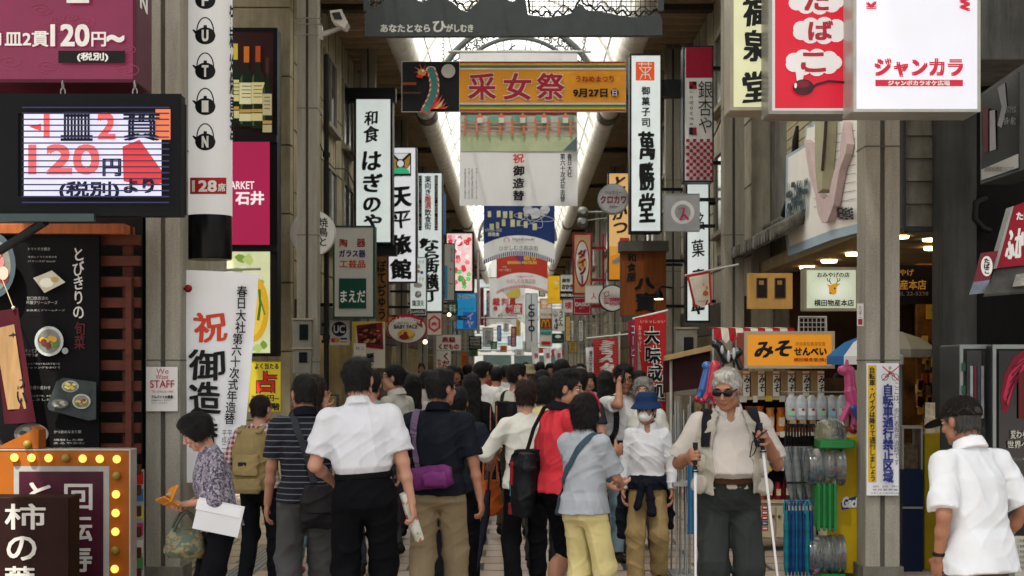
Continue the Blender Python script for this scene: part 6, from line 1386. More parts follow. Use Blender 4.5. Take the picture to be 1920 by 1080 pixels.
def npobj(m, name, mt, root, label=None):
    """link a builder whose points are already in the root's own frame"""
    me = bpy.data.meshes.new(name); me.from_pydata([tuple(v) for v in m.v], [], m.f)
    for q in (mt if isinstance(mt, (list, tuple)) else [mt]): me.materials.append(q)
    me.polygons.foreach_set('material_index', m.m); me.polygons.foreach_set('use_smooth', m.sm); me.update()
    o = bpy.data.objects.new(name, me); COL.objects.link(o); o.parent = root
    if label: o['label'] = label
    return o
def carried(P, name, label, cat):
    """a bag or the like carried by a person: a thing of its own that shares the person's place and heading"""
    r = thing(name, label, cat, P['root'].location); r.rotation_euler = P['root'].rotation_euler; r.scale = P['root'].scale; return r
def strap(P, root, pts, w, mt, off=.007, name='strap', n=44, proj=True, th=.004):
    """ribbon laid over the shirt"""
    pts = [np.array(p, float) for p in pts]; d = [0]
    for a, b in zip(pts, pts[1:]): d.append(d[-1]+np.linalg.norm(b-a))
    T = np.linspace(0, d[-1], n); Q = np.stack([np.interp(T, d, [p[i] for p in pts]) for i in range(3)], 1)
    f = P['top']; C, N = [], []
    for q in Q:
        if proj: c = f.proj(q, off); g = f.grad(c)
        else: c, g = q, nrm(q-np.array((0, 0, q[2])))
        C.append(c); N.append(g)
    C = np.array(C); 
    for _ in range(2): C[1:-1] = (C[:-2]+2*C[1:-1]+C[2:])/4
    vs = []
    for i in range(n):
        t = nrm(C[min(i+1, n-1)]-C[max(i-1, 0)]); s_ = nrm(np.cross(t, N[i]))*w/2; vs += [C[i]-s_, C[i]+s_, C[i]+s_+N[i]*th, C[i]-s_+N[i]*th]
    m = MB(); fs = []
    for i in range(n-1): a, b = 4*i, 4*i+4; fs += [(a+j, a+(j+1) % 4, b+(j+1) % 4, b+j) for j in range(4)]
    m.add(vs, fs, 0, False); return npobj(m, name, mt, root)
def bag(root, name, parts, mt, vox=.007, fold=.003, seed=1, cut=None):
    """soft bag body from distance shapes"""
    lo = np.min([p[0] for p in parts], 0); hi = np.max([p[1] for p in parts], 0); f = Field(lo-.02, hi+.02, vox)
    for p in parts: f.add(p, .03)
    if cut: f.sub(cut, .004)
    if fold: f.fold(fold, seed)
    return f.build(name, mt, root)
# ================================================================ souvenir stall goods and the right edge
s = sign('stall_sign', 'orange lit rice cracker sign with black brush writing in a cream frame', 'sign', (1395, 621, 1565, 691), 17.0, .12, .035, mat('#a5967a', .5, .1), lit('#e0901c', .62, .05), None)
s.t('みそ', 1417, 641, 1483, 670, K, brush=2.2).t('奈良県知事賞受賞', 1491, 641, 1547, 649, ink('#7a3010')).t('せんべい', 1489, 652, 1549, 666, K, bold=.8).t('横田福食堂(株)', 1488, 671, 1548, 679, ink('#a82a1c'), bold=.3).done()
B('side_panel', mat('#7d3a34', .5, .3, 20), s.root, (W(1384, 0, 17).x, W(1394.5, 0, 17).x, 17.0, 17.1, W(0, 690, 17).z, W(0, 624, 17).z))
r = thing('awning', 'small scalloped red and white striped awning over the toy rack', 'awning', tuple(W(1410, 640, 17.6)))
m = MB(); x0 = W(1338, 0, 17.6).x; x1 = W(1490, 0, 17.6).x; za = W(0, 617, 17.6).z; zb = W(0, 641, 17.6).z; n = 11
for i in range(n):
    a = x0+(x1-x0)*i/n; b = x0+(x1-x0)*(i+1)/n
    m.slab([(a, 17.6, za), (b, 17.6, za), (b, 17.5, zb+.03), ((a+b)/2, 17.49, zb-.02), (a, 17.5, zb+.03)], (0, .015, 0), i % 2)
    m.slab([(a, 17.616, za), (b, 17.616, za), (b, 18.1, za+.02), (a, 18.1, za+.02)], (0, 0, .012), i % 2)
m.build('canopy', [mat('#8c1a24', .8, .1), mat('#bdb6aa', .8, .08)], r)
m = MB(); m.tube([(x0, 17.62, 0), (x0, 17.62, za)], .018, 8); m.tube([(x1, 18.3, 0), (x1, 18.3, za)], .018, 8); m.build('post', STEEL, r)
# wire grid rack
r = thing('grid_rack', 'small white wire grid standing above the rice cracker sign', 'rack', tuple(W(1522, 640, 17.5))); m = MB()
for i in range(7): m.tube([W(1499+i*8, 640, 17.5), W(1499+i*8, 596, 17.5)], .006, 5)
for i in range(6): m.tube([W(1499, 596+i*8.6, 17.51), W(1547, 596+i*8.6, 17.51)], .006, 5)
m.tube([W(1497, 640, 17.5), W(1498, 594, 17.5), W(1549, 594, 17.5), W(1550, 640, 17.5)], .012, 6); m.build('grid', mat('#a8a6a0', .4), r)
# shelf unit
d = 17.3; sx0, sx1 = W(1378, 0, d).x, W(1612, 0, d).x
r = thing('shelf_unit', 'cream stall shelves over a low cabinet with card stickers', 'shelves', ((sx0+sx1)/2, d+.3, 0))
CRM = mat('#a89a80', .5, .12, 4)
zs = [W(0, y, d).z for y in (744, 811, 875, 938)]
m = MB()
for z in zs: m.box(sx0, sx1, d, d+.55, z-.035, z)
m.build('shelf', CRM, r); B('back_panel', mat('#3a2a1c', .7, .3, 3), r, (sx0, sx1, d+.56, d+.6, .1, 2.0)); B('side_panel', CRM, r, (sx0-.03, sx0-.002, d, d+.6, .0, 2.1), (sx1+.002, sx1+.03, d, d+.6, .0, 2.1))
B('cabinet', CRM, r, (sx0+.002, sx1-.002, d+.02, d+.55, .12, zs[3]-.04), bev=.005)
cx = [W(x, 0, d).x for x in (1381, 1455, 1530, 1608)]
for a, b in zip(cx, cx[1:]): B('door', mat('#b3a68c', .5, .1, 4), r, (a+.01, b-.01, d, d+.018, .16, zs[3]-.07), bev=.004)
m = MB()
for x in (1450, 1461, 1524): m.ball(W(x, 968, d-.012), .018, 10)
m.build('knob', mat('#6d6048', .3, metal=.6), r)
s = Sign(r, front(d)); s.rect(1398, 944, 1424, 988, ink('#c4c2bc'), 'notice'); s.off = .003
for i, c in enumerate(('#a8202c', '#b83a3a', '#9a1c2c', '#26407a', '#b8402a')): s.rect(1428, 948+i*9.8, 1440, 956+i*9.8, ink(c), 'card_sticker').rect(1430, 950+i*9.8, 1438, 953+i*9.8, WHT, 'card_sticker'); s.off -= .006
s.off += .01
tg = [mat(c, .6, .1, 9) for c in ('#b8a02a', '#c4c0b4', '#b8b4a8')]; q = random.Random(44)
for z in zs[:3]:
    for i in range(9):
        x = sx0+.06+i*(sx1-sx0-.12)/8.6+q.uniform(-.02, .02); B('price_tag', tg[q.randrange(3)], r, (x, x+q.uniform(.05, .09), d-.012, d-.002, z-.055+q.uniform(-.01, .01), z+.012))
s.t('VISA', 1430, 978, 1438, 981, BLK); s.done()
# miso cracker boxes
G = 'cracker boxes in a row on the top shelf'
wb = 27/F*d
def goods(name, label, cat, px, z, w, h, dep, col, group, y=None, col2=None, txt=None, tcol=None, soft=False):
    y = y if y is not None else d+.04; x = W(px, 0, d).x
    t = thing(name, label, cat, (x, y+dep/2, z), group)
    if soft:
        m = MB(); N = 6; prof = [(w/2*.96, 0), (w/2, h*.1), (w/2, h*.7), (w/2*.75, h*.86), (w/2*.95, h)]
        m.lathe((x, y+dep/2, z), [(a, b) for a, b in prof], 10, sy=dep/w); m.build('packet', col, t)
        m = MB(); m.box(x-w*.32, x+w*.32, y-.004, y+.006, z+h*.25, z+h*.62); m.build('label', col2, t)
    else:
        B('carton', col, t, (x-w/2, x+w/2, y, y+dep, z+.001, z+h), bev=.003)
        if col2: B('label', col2, t, (x+.002, x+w/2-.004, y-.004, y-.0005, z+.004, z+h-.004))
        if txt: q = Sign(t, front(y-.005)); q.v(txt, px+6.5, 703, 736, 11, tcol or K, brush=.5).rect(px-2, 700, px+11, 703, ink('#b85a1c')).done()
    return t
TANB = mat('#8a6d48', .6, .1, 5); WB = mat('#c9c4b6', .6, .05, 5)
lbl = ['leftmost', 'second', 'third', 'fourth', 'fifth', 'rightmost']
for i in range(6): goods('cracker_box', 'tan and white rice cracker box, %s of six on the top shelf' % lbl[i], 'box', 1394+i*28, zs[0], wb*.97, .30, .2, TANB, G, col2=WB, txt='みそ')
rn = random.Random(31)
ORG = [mat(c, .35, .35, 26, bump=.3, bscale=40) for c in ('#a85a1c', '#b8642a', '#8f3f1a', '#b87a3a')]; REDS = [mat(c, .35, .4, 26, bump=.3, bscale=40) for c in ('#7d1c24', '#8f2a2a', '#6d1a20', '#9a4a3a')]
LB = mat('#b8a88a', .5, .3, 30)
for row, (z, mats, h, nm, gl) in enumerate(((zs[1], ORG, .29, 'orange cracker packet on the second shelf', 'orange packets on the second shelf'), (zs[2], ORG, .23, 'orange cracker packet on the third shelf', 'orange packets on the third shelf'), (zs[3], REDS, .22, 'small red sweets packet on the cabinet top', 'red packets on the cabinet'))):
    n = 11 if row < 2 else 15
    for i in range(n):
        px = 1388+i*(218/n)+rn.uniform(-1, 1); goods('snack_packet', nm, 'packet', px, z, 215/n/F*d*.92, h*rn.uniform(.9, 1.05), .12, mats[rn.randrange(4)], gl, col2=LB, soft=True, y=d+.03+rn.uniform(0, .03))
# white packages hanging from a rod
a = W(1470, 735, d-.25); b = W(1592, 735, d-.25); r = thing('hanging_rod', 'thin steel rod holding white packages in front of the top shelf', 'rod', tuple(a)); m = MB(); m.tube([a, b], .008, 6)
for p in (a, b): m.tube([p, p+Vector((0, .3, 0))], .006, 5)
m.build('rod', STEEL, r)
for i in range(6):
    p = W(1484+i*19, 738, d-.27-.02*(i % 2)); t = thing('plastic_package', 'clear wrapped white package hanging on the steel rod', 'package', tuple(p), 'white packages on the rod'); m = MB()
    m.lathe(p+Vector((0, 0, -.30)), [(.055, 0), (.07, .04), (.072, .2), (.05, .25), (.02, .285)], 10, sy=.5); m.build('wrapper', mat('#a4a8ab', .2, .25, 20, bump=.5, bscale=25), t)
    q = Sign(t, front(p.y-.04)); q.rect(1478+i*19, 765, 1491+i*19, 779, ink(rn.choice(['#8fb4c4', '#c4c8ca', '#9ac0a8']))).ell(1487+i*19, 768, 3.4, 2.6, ink('#a83a3a')).done()
# clear umbrellas
for i in range(9):
    p = W(1481+i*5.6, 815, 15.6+.05*(i % 3)); t = thing('clear_umbrella', 'clear plastic umbrella with a black crook handle hanging in the rack', 'umbrella', tuple(p), 'clear umbrellas in the rack'); m = MB()
    m.tube([p+Vector((.03*math.cos(q)-.02, -.05+.05*math.sin(q)*.3, .06+.05*math.sin(q))) for q in np.linspace(-.6, math.pi, 10)]+[p+Vector((-.05, -.05, -.02)), p+Vector((-.045, -.05, -.12))], .011, 7); m.build('handle', mat('#0c0c0e', .3), t)
    m = MB(); m.tube([p+Vector((-.045, -.05, -.12)), p+Vector((-.03, -.05, -.3)), p+Vector((.0, -.05, -.58)), p+Vector((.015, -.05, -.72))], [.022, .042, .03, .008], 8); m.build('canopy', mat('#8d9496', .15, .3, 18, bump=.5, bscale=30, trans=.35), t)
r = thing('umbrella_rack', 'dark metal rack bar for the clear umbrellas', 'rack', (W(1500, 0, 15.7).x, 15.7, 0)); m = MB(); m.tube([W(1472, 905, 15.5), W(1532, 905, 15.5)], .01, 6); m.tube([W(1472, 822, 15.7), W(1532, 818, 15.7)], .01, 6)
for x in (1472, 1532): m.tube([W(x, 818, 15.7), (W(x, 0, 15.7).x, 15.7, 0)], .012, 6)
m.build('frame', DARK, r)
for i in range(8):
    p = W(1474+i*6.6, 948, 14.9+.03*(i % 2)); t = thing('blue_umbrella', 'blue wrapped umbrella with a looped handle standing in the lower rack', 'umbrella', tuple(p), 'blue umbrellas in the lower rack'); m = MB()
    m.tube([p+Vector((.022*math.cos(q), .0, .0+.05*math.sin(q))) for q in np.linspace(0, math.pi, 9)]+[p+Vector((-.022, 0, -.08))], .010, 7); m.build('handle', mat('#123e6a' if i % 3 else '#16707f', .25), t)
    m = MB(); m.tube([p+Vector((-.0, 0, -.05)), p+Vector((0, 0, -.2)), p+Vector((.0, .0, -.6)), p+Vector((.0, 0, -.7))], [.02, .028, .026, .01], 8); m.build('canopy', mat('#0f3560' if i % 3 else '#14606d', .25, .3, 12, bump=.4, bscale=30), t)
# capsule toy machine
d = 15.15; r = thing('capsule_machine', 'yellow and green capsule toy machine with clear drums of coloured balls', 'capsule machine', (W(1565, 0, d).x, d, 0))
YW = mat('#b89a14', .35, .08, 4); GN = mat('#1f6a34', .3, .12, 5)
z = lambda y: W(0, y, d).z; xx = lambda x: W(x, 0, d).x
m = MB(); m.slab([(xx(1562), d, z(840)), (xx(1566), d, z(822)), (xx(1616), d, z(818)), (xx(1616), d, .05), (xx(1572), d, .05), (xx(1566), d, z(1000)), (xx(1558), d, z(985)), (xx(1558), d, z(925)), (xx(1566), d, z(905))], (0, .42, 0)); m.build('cabinet', YW, r, fixn=True)
clear = mat('#9aa5a5', .06, .05, 3, trans=.85)
for yc in (873, 1035):
    m = MB(); c = Vector((xx(1552), d-.14, z(yc))); rr = .185
    m.lathe(c+Vector((-.24, 0, 0)), [(rr*.96, 0), (rr, .03), (rr, .10), (rr*1.04, .105), (rr*1.04, .12), (rr, .125), (rr, .22), (rr*1.04, .225), (rr*1.04, .24), (rr, .245), (rr, .33), (rr*1.05, .335), (rr*1.05, .36)], 24, axis='x'); m.build('drum', clear, r)
    m = MB(); q = random.Random(yc)
    for i in range(14): m.ball(c+Vector((q.uniform(-.2, .08), q.uniform(-.1, .1), q.uniform(-.14, -.02))), .038, 10, q.randrange(4))
    m.build('toy_capsule', [mat('#b8541c', .3), mat('#b86a7d', .3), mat('#3a6a8a', .3), mat('#8a8a8a', .3)], r)
B('coin_tray', GN, r, (xx(1526), xx(1592), d-.3, d-.005, z(838), z(822)), bev=.01)
B('mechanism_box', GN, r, (xx(1520), xx(1560), d-.25, d-.02, z(985), z(905)), bev=.02)
for i in range(4): B('coin_slot', GN, r, (xx(1522)+i*.055, xx(1522)+i*.055+.03, d-.29, d-.251, z(990), z(902)), bev=.006)
B('lower_tray', GN, r, (xx(1528), xx(1575), d-.28, d-.02, z(1090), z(1070)), bev=.01)
m = MB(); m.lathe(Vector((xx(1562), d-.02, z(933))), [(.03, -.05), (.035, 0)], 14, axis='y'); m.box(xx(1558), xx(1567), d-.08, d-.07, z(950), z(915)); m.build('crank', YW, r)
s = Sign(r, front(d), start=.006); s.poly([(1576, 944), (1584, 936), (1612, 928), (1614, 944), (1590, 954), (1578, 956)], ink('#1c3a7a'), 'emblem').t('Gacha', 1578, 932, 1616, 951, WHT, bold=.9, slant=3).done()
m = MB(); c = Vector((xx(1555), d-.05, z(822))); m.lathe(c, [(.16, 0), (.165, .08), (.13, .17), (.05, .2)], 20); m.build('top_dome', clear, r)
# toys
def inflatable(name, label, parts, cols, grp=None):
    lo = np.min([np.min([q[0] for q in p], 0) for p in parts], 0); r = thing(name, label, 'toy', tuple((lo+np.max([np.max([q[1] for q in p], 0) for p in parts], 0))/2), grp)
    for (nm, c), p in zip(cols, parts):
        a = np.min([q[0] for q in p], 0); b = np.max([q[1] for q in p], 0); f = Field(a-.02, b+.02, .009)
        for q in p: f.add(q, .015)
        V, Q = f.mesh(); np_mesh(nm, V*U-np.array(r.location), Q, mat(c, .25, .1, 6, spec=.5), r)
w = lambda x, y, dd: np.array(W(x, y, dd))
inflatable('inflatable_horse', 'pink inflatable toy horse with red rosette feet hung beside the bicycle sign pillar', [[cap(w(1592, 700, 15.6), w(1595, 735, 15.6), .055, .06), ell(w(1586, 694, 15.6), (.09, .06, .06)), cap(w(1595, 735, 15.6), w(1605, 770, 15.6), .07, .075), cap(w(1595, 755, 15.6), w(1578, 792, 15.55), .045, .035), cap(w(1607, 770, 15.6), w(1600, 800, 15.6), .045, .035), ell(w(1588, 682, 15.6), (.02, .02, .05))], [ell(w(1574, 797, 15.52), (.05, .05, .05)), ell(w(1600, 805, 15.55), (.05, .05, .05))], [cap(w(1600, 765, 15.5), w(1610, 785, 15.5), .035, .03)]], [('body', '#b04070'), ('foot', '#7d1030'), ('saddle', '#2a4a8a')])
inflatable('inflatable_animal', 'blue inflatable toy animal at the end of the toy rack', [[cap(w(1328, 690, 16.4), w(1318, 730, 16.4), .05, .05), ell(w(1326, 686, 16.4), (.06, .05, .05)), cap(w(1318, 730, 16.4), w(1308, 750, 16.4), .035, .03), cap(w(1320, 730, 16.4), w(1326, 752, 16.4), .035, .03)], [ell(w(1306, 748, 16.36), (.035, .035, .035))]], [('body', '#2f5a9a'), ('foot', '#8a1c2c')], 'inflatable toys on the rack end')
inflatable('inflatable_animal', 'red inflatable toy animal next to the blue one', [[cap(w(1340, 688, 16.2), w(1332, 735, 16.2), .055, .05), ell(w(1341, 686, 16.2), (.06, .05, .06)), cap(w(1330, 735, 16.2), w(1320, 752, 16.2), .035, .03), cap(w(1336, 735, 16.2), w(1342, 755, 16.2), .035, .03)], [ell(w(1316, 752, 16.15), (.035, .035, .035)), ell(w(1342, 757, 16.15), (.035, .035, .035))]], [('body', '#a8243a'), ('foot', '#7d1a2a')], 'inflatable toys on the rack end')
inflatable('inflatable_animal', 'black and white inflatable toy zebra above the blue and red ones', [[cap(w(1350, 650, 16.5), w(1362, 672, 16.5), .05, .06), cap(w(1362, 672, 16.5), w(1385, 660, 16.5), .055, .05), ell(w(1343, 645, 16.5), (.06, .05, .05)), cap(w(1358, 672, 16.5), w(1350, 690, 16.5), .03, .03), cap(w(1380, 665, 16.5), w(1388, 690, 16.5), .03, .03)], [ell(w(1366, 668, 16.43), (.02, .03, .07)), ell(w(1376, 663, 16.43), (.02, .03, .07)), ell(w(1354, 656, 16.43), (.02, .03, .05))]], [('body', '#1a1a1c'), ('stripe', '#a8a8a8')], 'inflatable toys on the rack end')
def parasol(name, label, c, r0, h, cols, n=8, pole=None):
    r = thing(name, label, 'parasol', (c.x, c.y, 0)); m = MB()
    for i in range(n):
        a, b = 2*math.pi*i/n, 2*math.pi*(i+1)/n
        P = lambda q, k, zz: Vector((c.x+r0*k*math.cos(q), c.y+r0*k*math.sin(q), c.z+zz))
        m.add([P(a, 0, h), P(a, .55, h*.62), P(b, .55, h*.62), P(a, 1, 0), P(b, 1, 0), P(a, 1, -.09), P(b, 1, -.09)], [(0, 1, 2), (1, 3, 4, 2), (3, 5, 6, 4)], i % len(cols))
    m.build('canopy', [mat(q, .8, .1, 4) for q in cols], r); m = MB(); m.tube([(c.x, c.y, 0), (c.x, c.y, c.z+h)], .02, 8); m.build('pole', STEEL, r)
parasol('parasol', 'blue and white panelled parasol behind the bicycle sign pillar', W(1622, 668, 16.3), .42, .24, ['#2a5a8a', '#b8b8b4'])
parasol('parasol', 'dirty beige parasol with dark fringe beyond the bicycle sign pillar', W(1690, 655, 16.9), .42, .2, ['#8d8878'])
# stall roof beam and maroon cloth
a = W(1248, 676, 19); b = W(1338, 656, 18); r = thing('stall_beam', 'slanting pale wooden beam over a maroon stall cloth', 'stall', tuple(a)); m = MB(); m.slab([a, b, b+Vector((0, 0, .06)), a+Vector((0, 0, .06))], (.0, .25, 0)); m.build('beam', mat('#9a8258', .6, .2, 5), r); m = MB(); m.slab([a+Vector((0, .3, -.01)), b+Vector((0, .3, -.01)), b+Vector((0, .3, -.45)), a+Vector((0, .3, -.42))], (0, .03, 0)); m.build('cloth', mat('#2f1014', .8, .2), r); m = MB(); m.tube([a+Vector((.08, .1, 0)), (a.x+.08, a.y+.1, 0)], .02, 6); m.build('post', mat('#a8a49c', .5), r)
# cane and pole stand left of the white haired man
r = thing('cane_stand', 'stand of steel canes and long handled goods beside the white haired man', 'stand', (W(1285, 0, 14.5).x, 14.5, 0)); m = MB(); q = random.Random(6)
for i in range(12):
    x = W(1264+i*3.4, 0, 14.5).x; m.tube([(x, 14.4+q.uniform(0, .5), .02), (x+q.uniform(-.02, .02), 14.5+q.uniform(0, .3), q.uniform(1.6, 1.86))], .009, 6)
m.build('cane', mat('#8a8a88', .35, .1, metal=.5), r); m = MB(); m.box(W(1262, 0, 14.3).x, W(1305, 0, 14.3).x, 14.25, 14.9, 1.0, 1.03); m.box(W(1262, 0, 14.3).x, W(1305, 0, 14.3).x, 14.25, 14.9, .1, .13); m.build('tray', STEEL, r)
m = MB()
for i in range(5): m.box(W(1290+i*4, 0, 14.2).x, W(1293+i*4, 0, 14.2).x, 14.2, 14.24, .55, 1.5+.02*(i % 2), i % 2)
m.build('blue_goods', [mat('#1a4a7a', .4, .2, 9), mat('#27697a', .4, .2, 9)], r)
# goods behind the right pillar
r = thing('display_case', 'glass display case with a navy base beyond the bicycle sign pillar', 'display case', (W(1710, 0, 15.6).x, 15.6, 0)); a, b = W(1692, 0, 15.6).x, W(1730, 0, 15.6).x
B('base', mat('#101c38', .4, .15, 5), r, (a, b, 15.6, 15.95, 0, W(0, 880, 15.6).z)); B('frame', STEEL, r, (a, b, 15.6, 15.95, W(0, 800, 15.6).z-.02, W(0, 800, 15.6).z), (a, a+.015, 15.6, 15.95, W(0, 880, 15.6).z, W(0, 800, 15.6).z-.021), (b-.015, b, 15.6, 15.95, W(0, 880, 15.6).z, W(0, 800, 15.6).z-.021), (a, b, 15.58, 15.6, W(0, 950, 15.6).z-.02, W(0, 950, 15.6).z))
B('goods', mat('#5a4c3a', .5, .6, 18), r, (a+.03, b-.03, 15.66, 15.9, W(0, 880, 15.6).z+.002, W(0, 835, 15.6).z))
r = thing('yellow_cabinet', 'mustard yellow cabinet with papers on top inside the shop end', 'cabinet', (W(1750, 0, 15.75).x, 15.75, 0)); a, b = W(1733, 0, 15.75).x, W(1772, 0, 15.75).x
B('body', mat('#8f7a14', .4, .15, 4), r, (a, b, 15.75, 15.89, 0, W(0, 812, 15.75).z), bev=.01); B('papers', mat('#b8a890', .6, .5, 20), r, (a+.02, a+.12, 15.77, 15.8, W(0, 812, 15.75).z, W(0, 755, 15.75).z), (a+.03, b-.02, 15.81, 15.86, W(0, 812, 15.75).z, W(0, 785, 15.75).z)); 
r = thing('goods_display', 'amber lit wall of small hanging goods at the back of the souvenir shop', 'display', (5.5, 18.6, 0)); B('panel', mat('#5a3a16', .6, .7, 5), r, (W(1690, 0, 18.4).x, W(1775, 0, 18.4).x, 18.4, 18.5, 0, 2.3), (W(1720, 0, 18.3).x, W(1775, 0, 18.3).x, 18.3, 18.39, 1.7, 3.4)); m = MB(); q = random.Random(9)
for i in range(40): x = W(q.uniform(1722, 1768), 0, 18.25).x; zz = q.uniform(1.2, 2.4); m.box(x-.03, x+.03, 18.22, 18.29, zz, zz+.12, i % 4)
m.build('packet', [mat(c, .5, .4, 15) for c in ('#9a6a1c', '#7d3a1c', '#b89a5a', '#5a4a2a')], r)
# tobacco corner at the right edge
M = wallmap(4.4); r = thing('cigarette_advert', 'dark cigarette advert box with a white strip, angled on the tobacco corner wall', 'advert box', tuple(WX(1870, 340, 4.4)))
m = MB(); m.slab([M(x, y) for x, y in ((1838, 176), (1960, 92), (1960, 304), (1838, 346))], (.3, 0, 0)); m.build('case', mat('#3c4042', .4, .15), r, fixn=True)
s = Sign(r, M); s.poly([(1841, 180), (1911, 134), (1911, 318), (1841, 340)], mat('#111418', .2, .3, 3)).poly([(1841, 318), (1911, 288), (1911, 314), (1841, 338)], ink('#a8a8a6')).poly([(1872, 165), (1886, 155), (1890, 200), (1880, 240), (1872, 235), (1880, 200)], ink('#8a8d92')).poly([(1858, 208), (1868, 206), (1870, 280), (1858, 284)], ink('#9a9aa0')).poly([(1845, 205), (1856, 203), (1856, 284), (1847, 286)], ink('#5a1a2a'))
s.t('見のがせぬ', 1888, 197, 1909, 212, ink('#8a8d90')).t('香味へ極む', 1886, 219, 1909, 234, ink('#8a8d90')).t('20歳未満の者の喫煙は禁じられています', 1850, 312, 1906, 322, BLK).done()
s = Sign(thing('tobacco_sign', 'slanted red tobacco shop sign with white brush writing on the weathered awning', 'sign', tuple(W(1895, 500, 13.4))), front(13.4)); r = s.root
m = MB(); m.slab([W(x, y, 13.4) for x, y in ((1900, 388), (1990, 350), (1990, 490), (1866, 503))], (0, .12, 0)); m.build('panel', ink('#8a1428'), r, fixn=True); m = MB(); m.slab([W(x, y, 13.38) for x, y in ((1896, 388), (1901, 386), (1869, 503), (1863, 504))], (0, .14, 0)); m.build('frame', STEEL, r, fixn=True)
s.t('たばこ', 1906, 398, 1945, 412, WHT, bold=.6).t('ふかし', 1886, 428, 1935, 484, WHT, brush=1.6).done()
s = Sign(thing('tobacco_sign', 'small red tilted plate with a white circle at the awning edge', 'sign', tuple(W(1840, 545, 13.3))), front(13.3)); r = s.root
m = MB(); m.slab([W(x, y, 13.3) for x, y in ((1842, 474), (1872, 470), (1856, 524), (1828, 528))], (0, .05, 0)); m.build('panel', ink('#6d2430'), r, fixn=True); m = MB(); m.slab([W(x, y, 13.3) for x, y in ((1828, 528.5), (1856, 524.5), (1849, 549), (1820, 552))], (0, .05, 0)); m.build('lower_panel', mat('#6d7480', .3, .3, 9), r, fixn=True)
s.ell(1850, 499, 11, 19, WHT, 'emblem').v('たばこ', 1850, 484, 514, 11, BLK, bold=.4).done()
r = thing('awning', 'dark weathered awning under the slanted red tobacco sign', 'awning', tuple(W(1890, 545, 13.5))); m = MB(); m.slab([W(1866, 504, 13.45), W(1990, 490, 13.45), W(1990, 540, 13.2), W(1845, 552, 13.2)], (0, .02, -.02)); m.build('canopy', mat('#4a4a46', .7, .3, 6, bump=.3), r, fixn=True); m = MB(); m.slab([W(1905, 515, 13.39), W(1990, 505, 13.36), W(1990, 530, 13.2), W(1898, 538, 13.19)], (0, -.006, .006)); m.build('peeling_patch', mat('#8a8880', .7, .5, 12), r, fixn=True)
def machine(name, label, box, d, body, dep=.7):
    x0, y0, x1 = box; r = thing(name, label, 'vending machine', (W((x0+x1)/2, 0, d).x, d, 0)); a, b = W(x0, 0, d).x, W(x1, 0, d).x; z1 = W(0, y0, d).z
    B('cabinet', body, r, (a, b, d+.03, d+dep, .05, z1), bev=.015); B('frame', mat('#7d8280', .35, .12, 4, metal=.4), r, (a, a+.03, d, d+.029, .05, z1), (b-.03, b, d, d+.029, .05, z1), (a+.031, b-.031, d, d+.029, z1-.04, z1), (a+.031, b-.031, d, d+.029, .05, .2)); return r, a, b, z1
r, a, b, z1 = machine('vending_machine', 'grey vending machine with a tall glossy display window', (1800, 646, 1858), 14.3, mat('#343837', .4, .15, 3))
B('display_window', mat('#1c1a1e', .06, .5, 6, spec=.8), r, (a+.06, b-.09, 14.285, 14.295, 1.5, z1-.06)); m = MB()
for i in range(4): m.box(a+.09+i*.035, a+.115+i*.035, 14.27, 14.284, 1.65, 2.15, i % 3)
m.build('sample_pack', [mat('#8a8d90', .3, .3, 9), mat('#5a1c24', .3, .3, 9), mat('#33404a', .3, .3, 9)], r); B('hinge', mat('#1c4a34', .4), r, (a+.015, a+.045, 14.27, 14.284, 1.88, 1.96), (a+.015, a+.045, 14.27, 14.284, 2.1, 2.18))
r, a, b, z1 = machine('vending_machine', 'black cigarette vending machine with a red swirl picture', (1862, 646, 1990), 14.1, mat('#262929', .4, .15, 3))
B('advert_panel', mat('#090b10', .12, .2, 5, spec=.6), r, (a+.05, b-.05, 14.085, 14.098, .9, z1-.06)); s = Sign(r, front(14.085))
s.poly([(1876, 740), (1884, 700), (1900, 670), (1925, 652), (1960, 645), (1960, 665), (1925, 690), (1900, 730), (1888, 775), (1878, 770)], ink('#6d1428')).poly([(1880, 745), (1890, 705), (1912, 675), (1940, 660), (1925, 685), (1902, 715), (1890, 760)], ink('#a82a44'))
for i in range(6): s.line([(1884+i*3, 760-i*14), (1900+i*5, 715-i*9)], 1.6, ink('#2a0c18'))
s.poly([(1908, 700), (1940, 690), (1940, 785), (1908, 785)], ink('#5a1c1c')).t('変わらぬ', 1893, 806, 1935, 822, ink('#b8b4a8'), bold=.2).t('世界へ', 1887, 826, 1925, 840, ink('#b8b4a8'), bold=.2).t('キャビンとキャスター', 1887, 857, 1940, 863, ink('#8a8880')).done()
s = poster('notice_paper', 'cream notice paper with rows of small black writing low by the vending machine', (1903, 1005, 1990, 1080), 13.7, '#a8a698', 'notice', .01)
for i in range(6): s.t('ご利用のお客様へお願い申します', 1907, 1011+i*10, 1985, 1017+i*10, BLK)
s.done()
# meter boxes
for box, d, lb in (((1268, 617, 1308, 742), 23.2, 'grey steel cabinet with a small meter window beside the stall beam'), ((549, 600, 585, 668), 24.4, 'small grey meter box with a window on the camera pillar foot, upper'), ((549, 655, 583, 700), 24.35, 'small grey meter box on the camera pillar foot, lower')):
    a, b = W(box[0], box[3], d), W(box[2], box[1], d); r = thing('meter_cabinet', lb, 'cabinet', (a.x, d, a.z)); B('case', mat('#7d7a70', .5, .15, 5), r, (a.x, b.x, d, d+.2, a.z, b.z), bev=.01)
    m = MB(); w_ = (b.x-a.x); m.box(a.x+w_*.35, a.x+w_*.8, d-.015, d-.001, a.z+(b.z-a.z)*.45, b.z-(b.z-a.z)*.12); m.build('meter_window', mat('#1a1c1e', .2, .3), r); B('lid', mat('#9a8f7a', .6), r, (a.x-.02, b.x+.02, d-.02, d+.2, b.z+.002, b.z+.03))
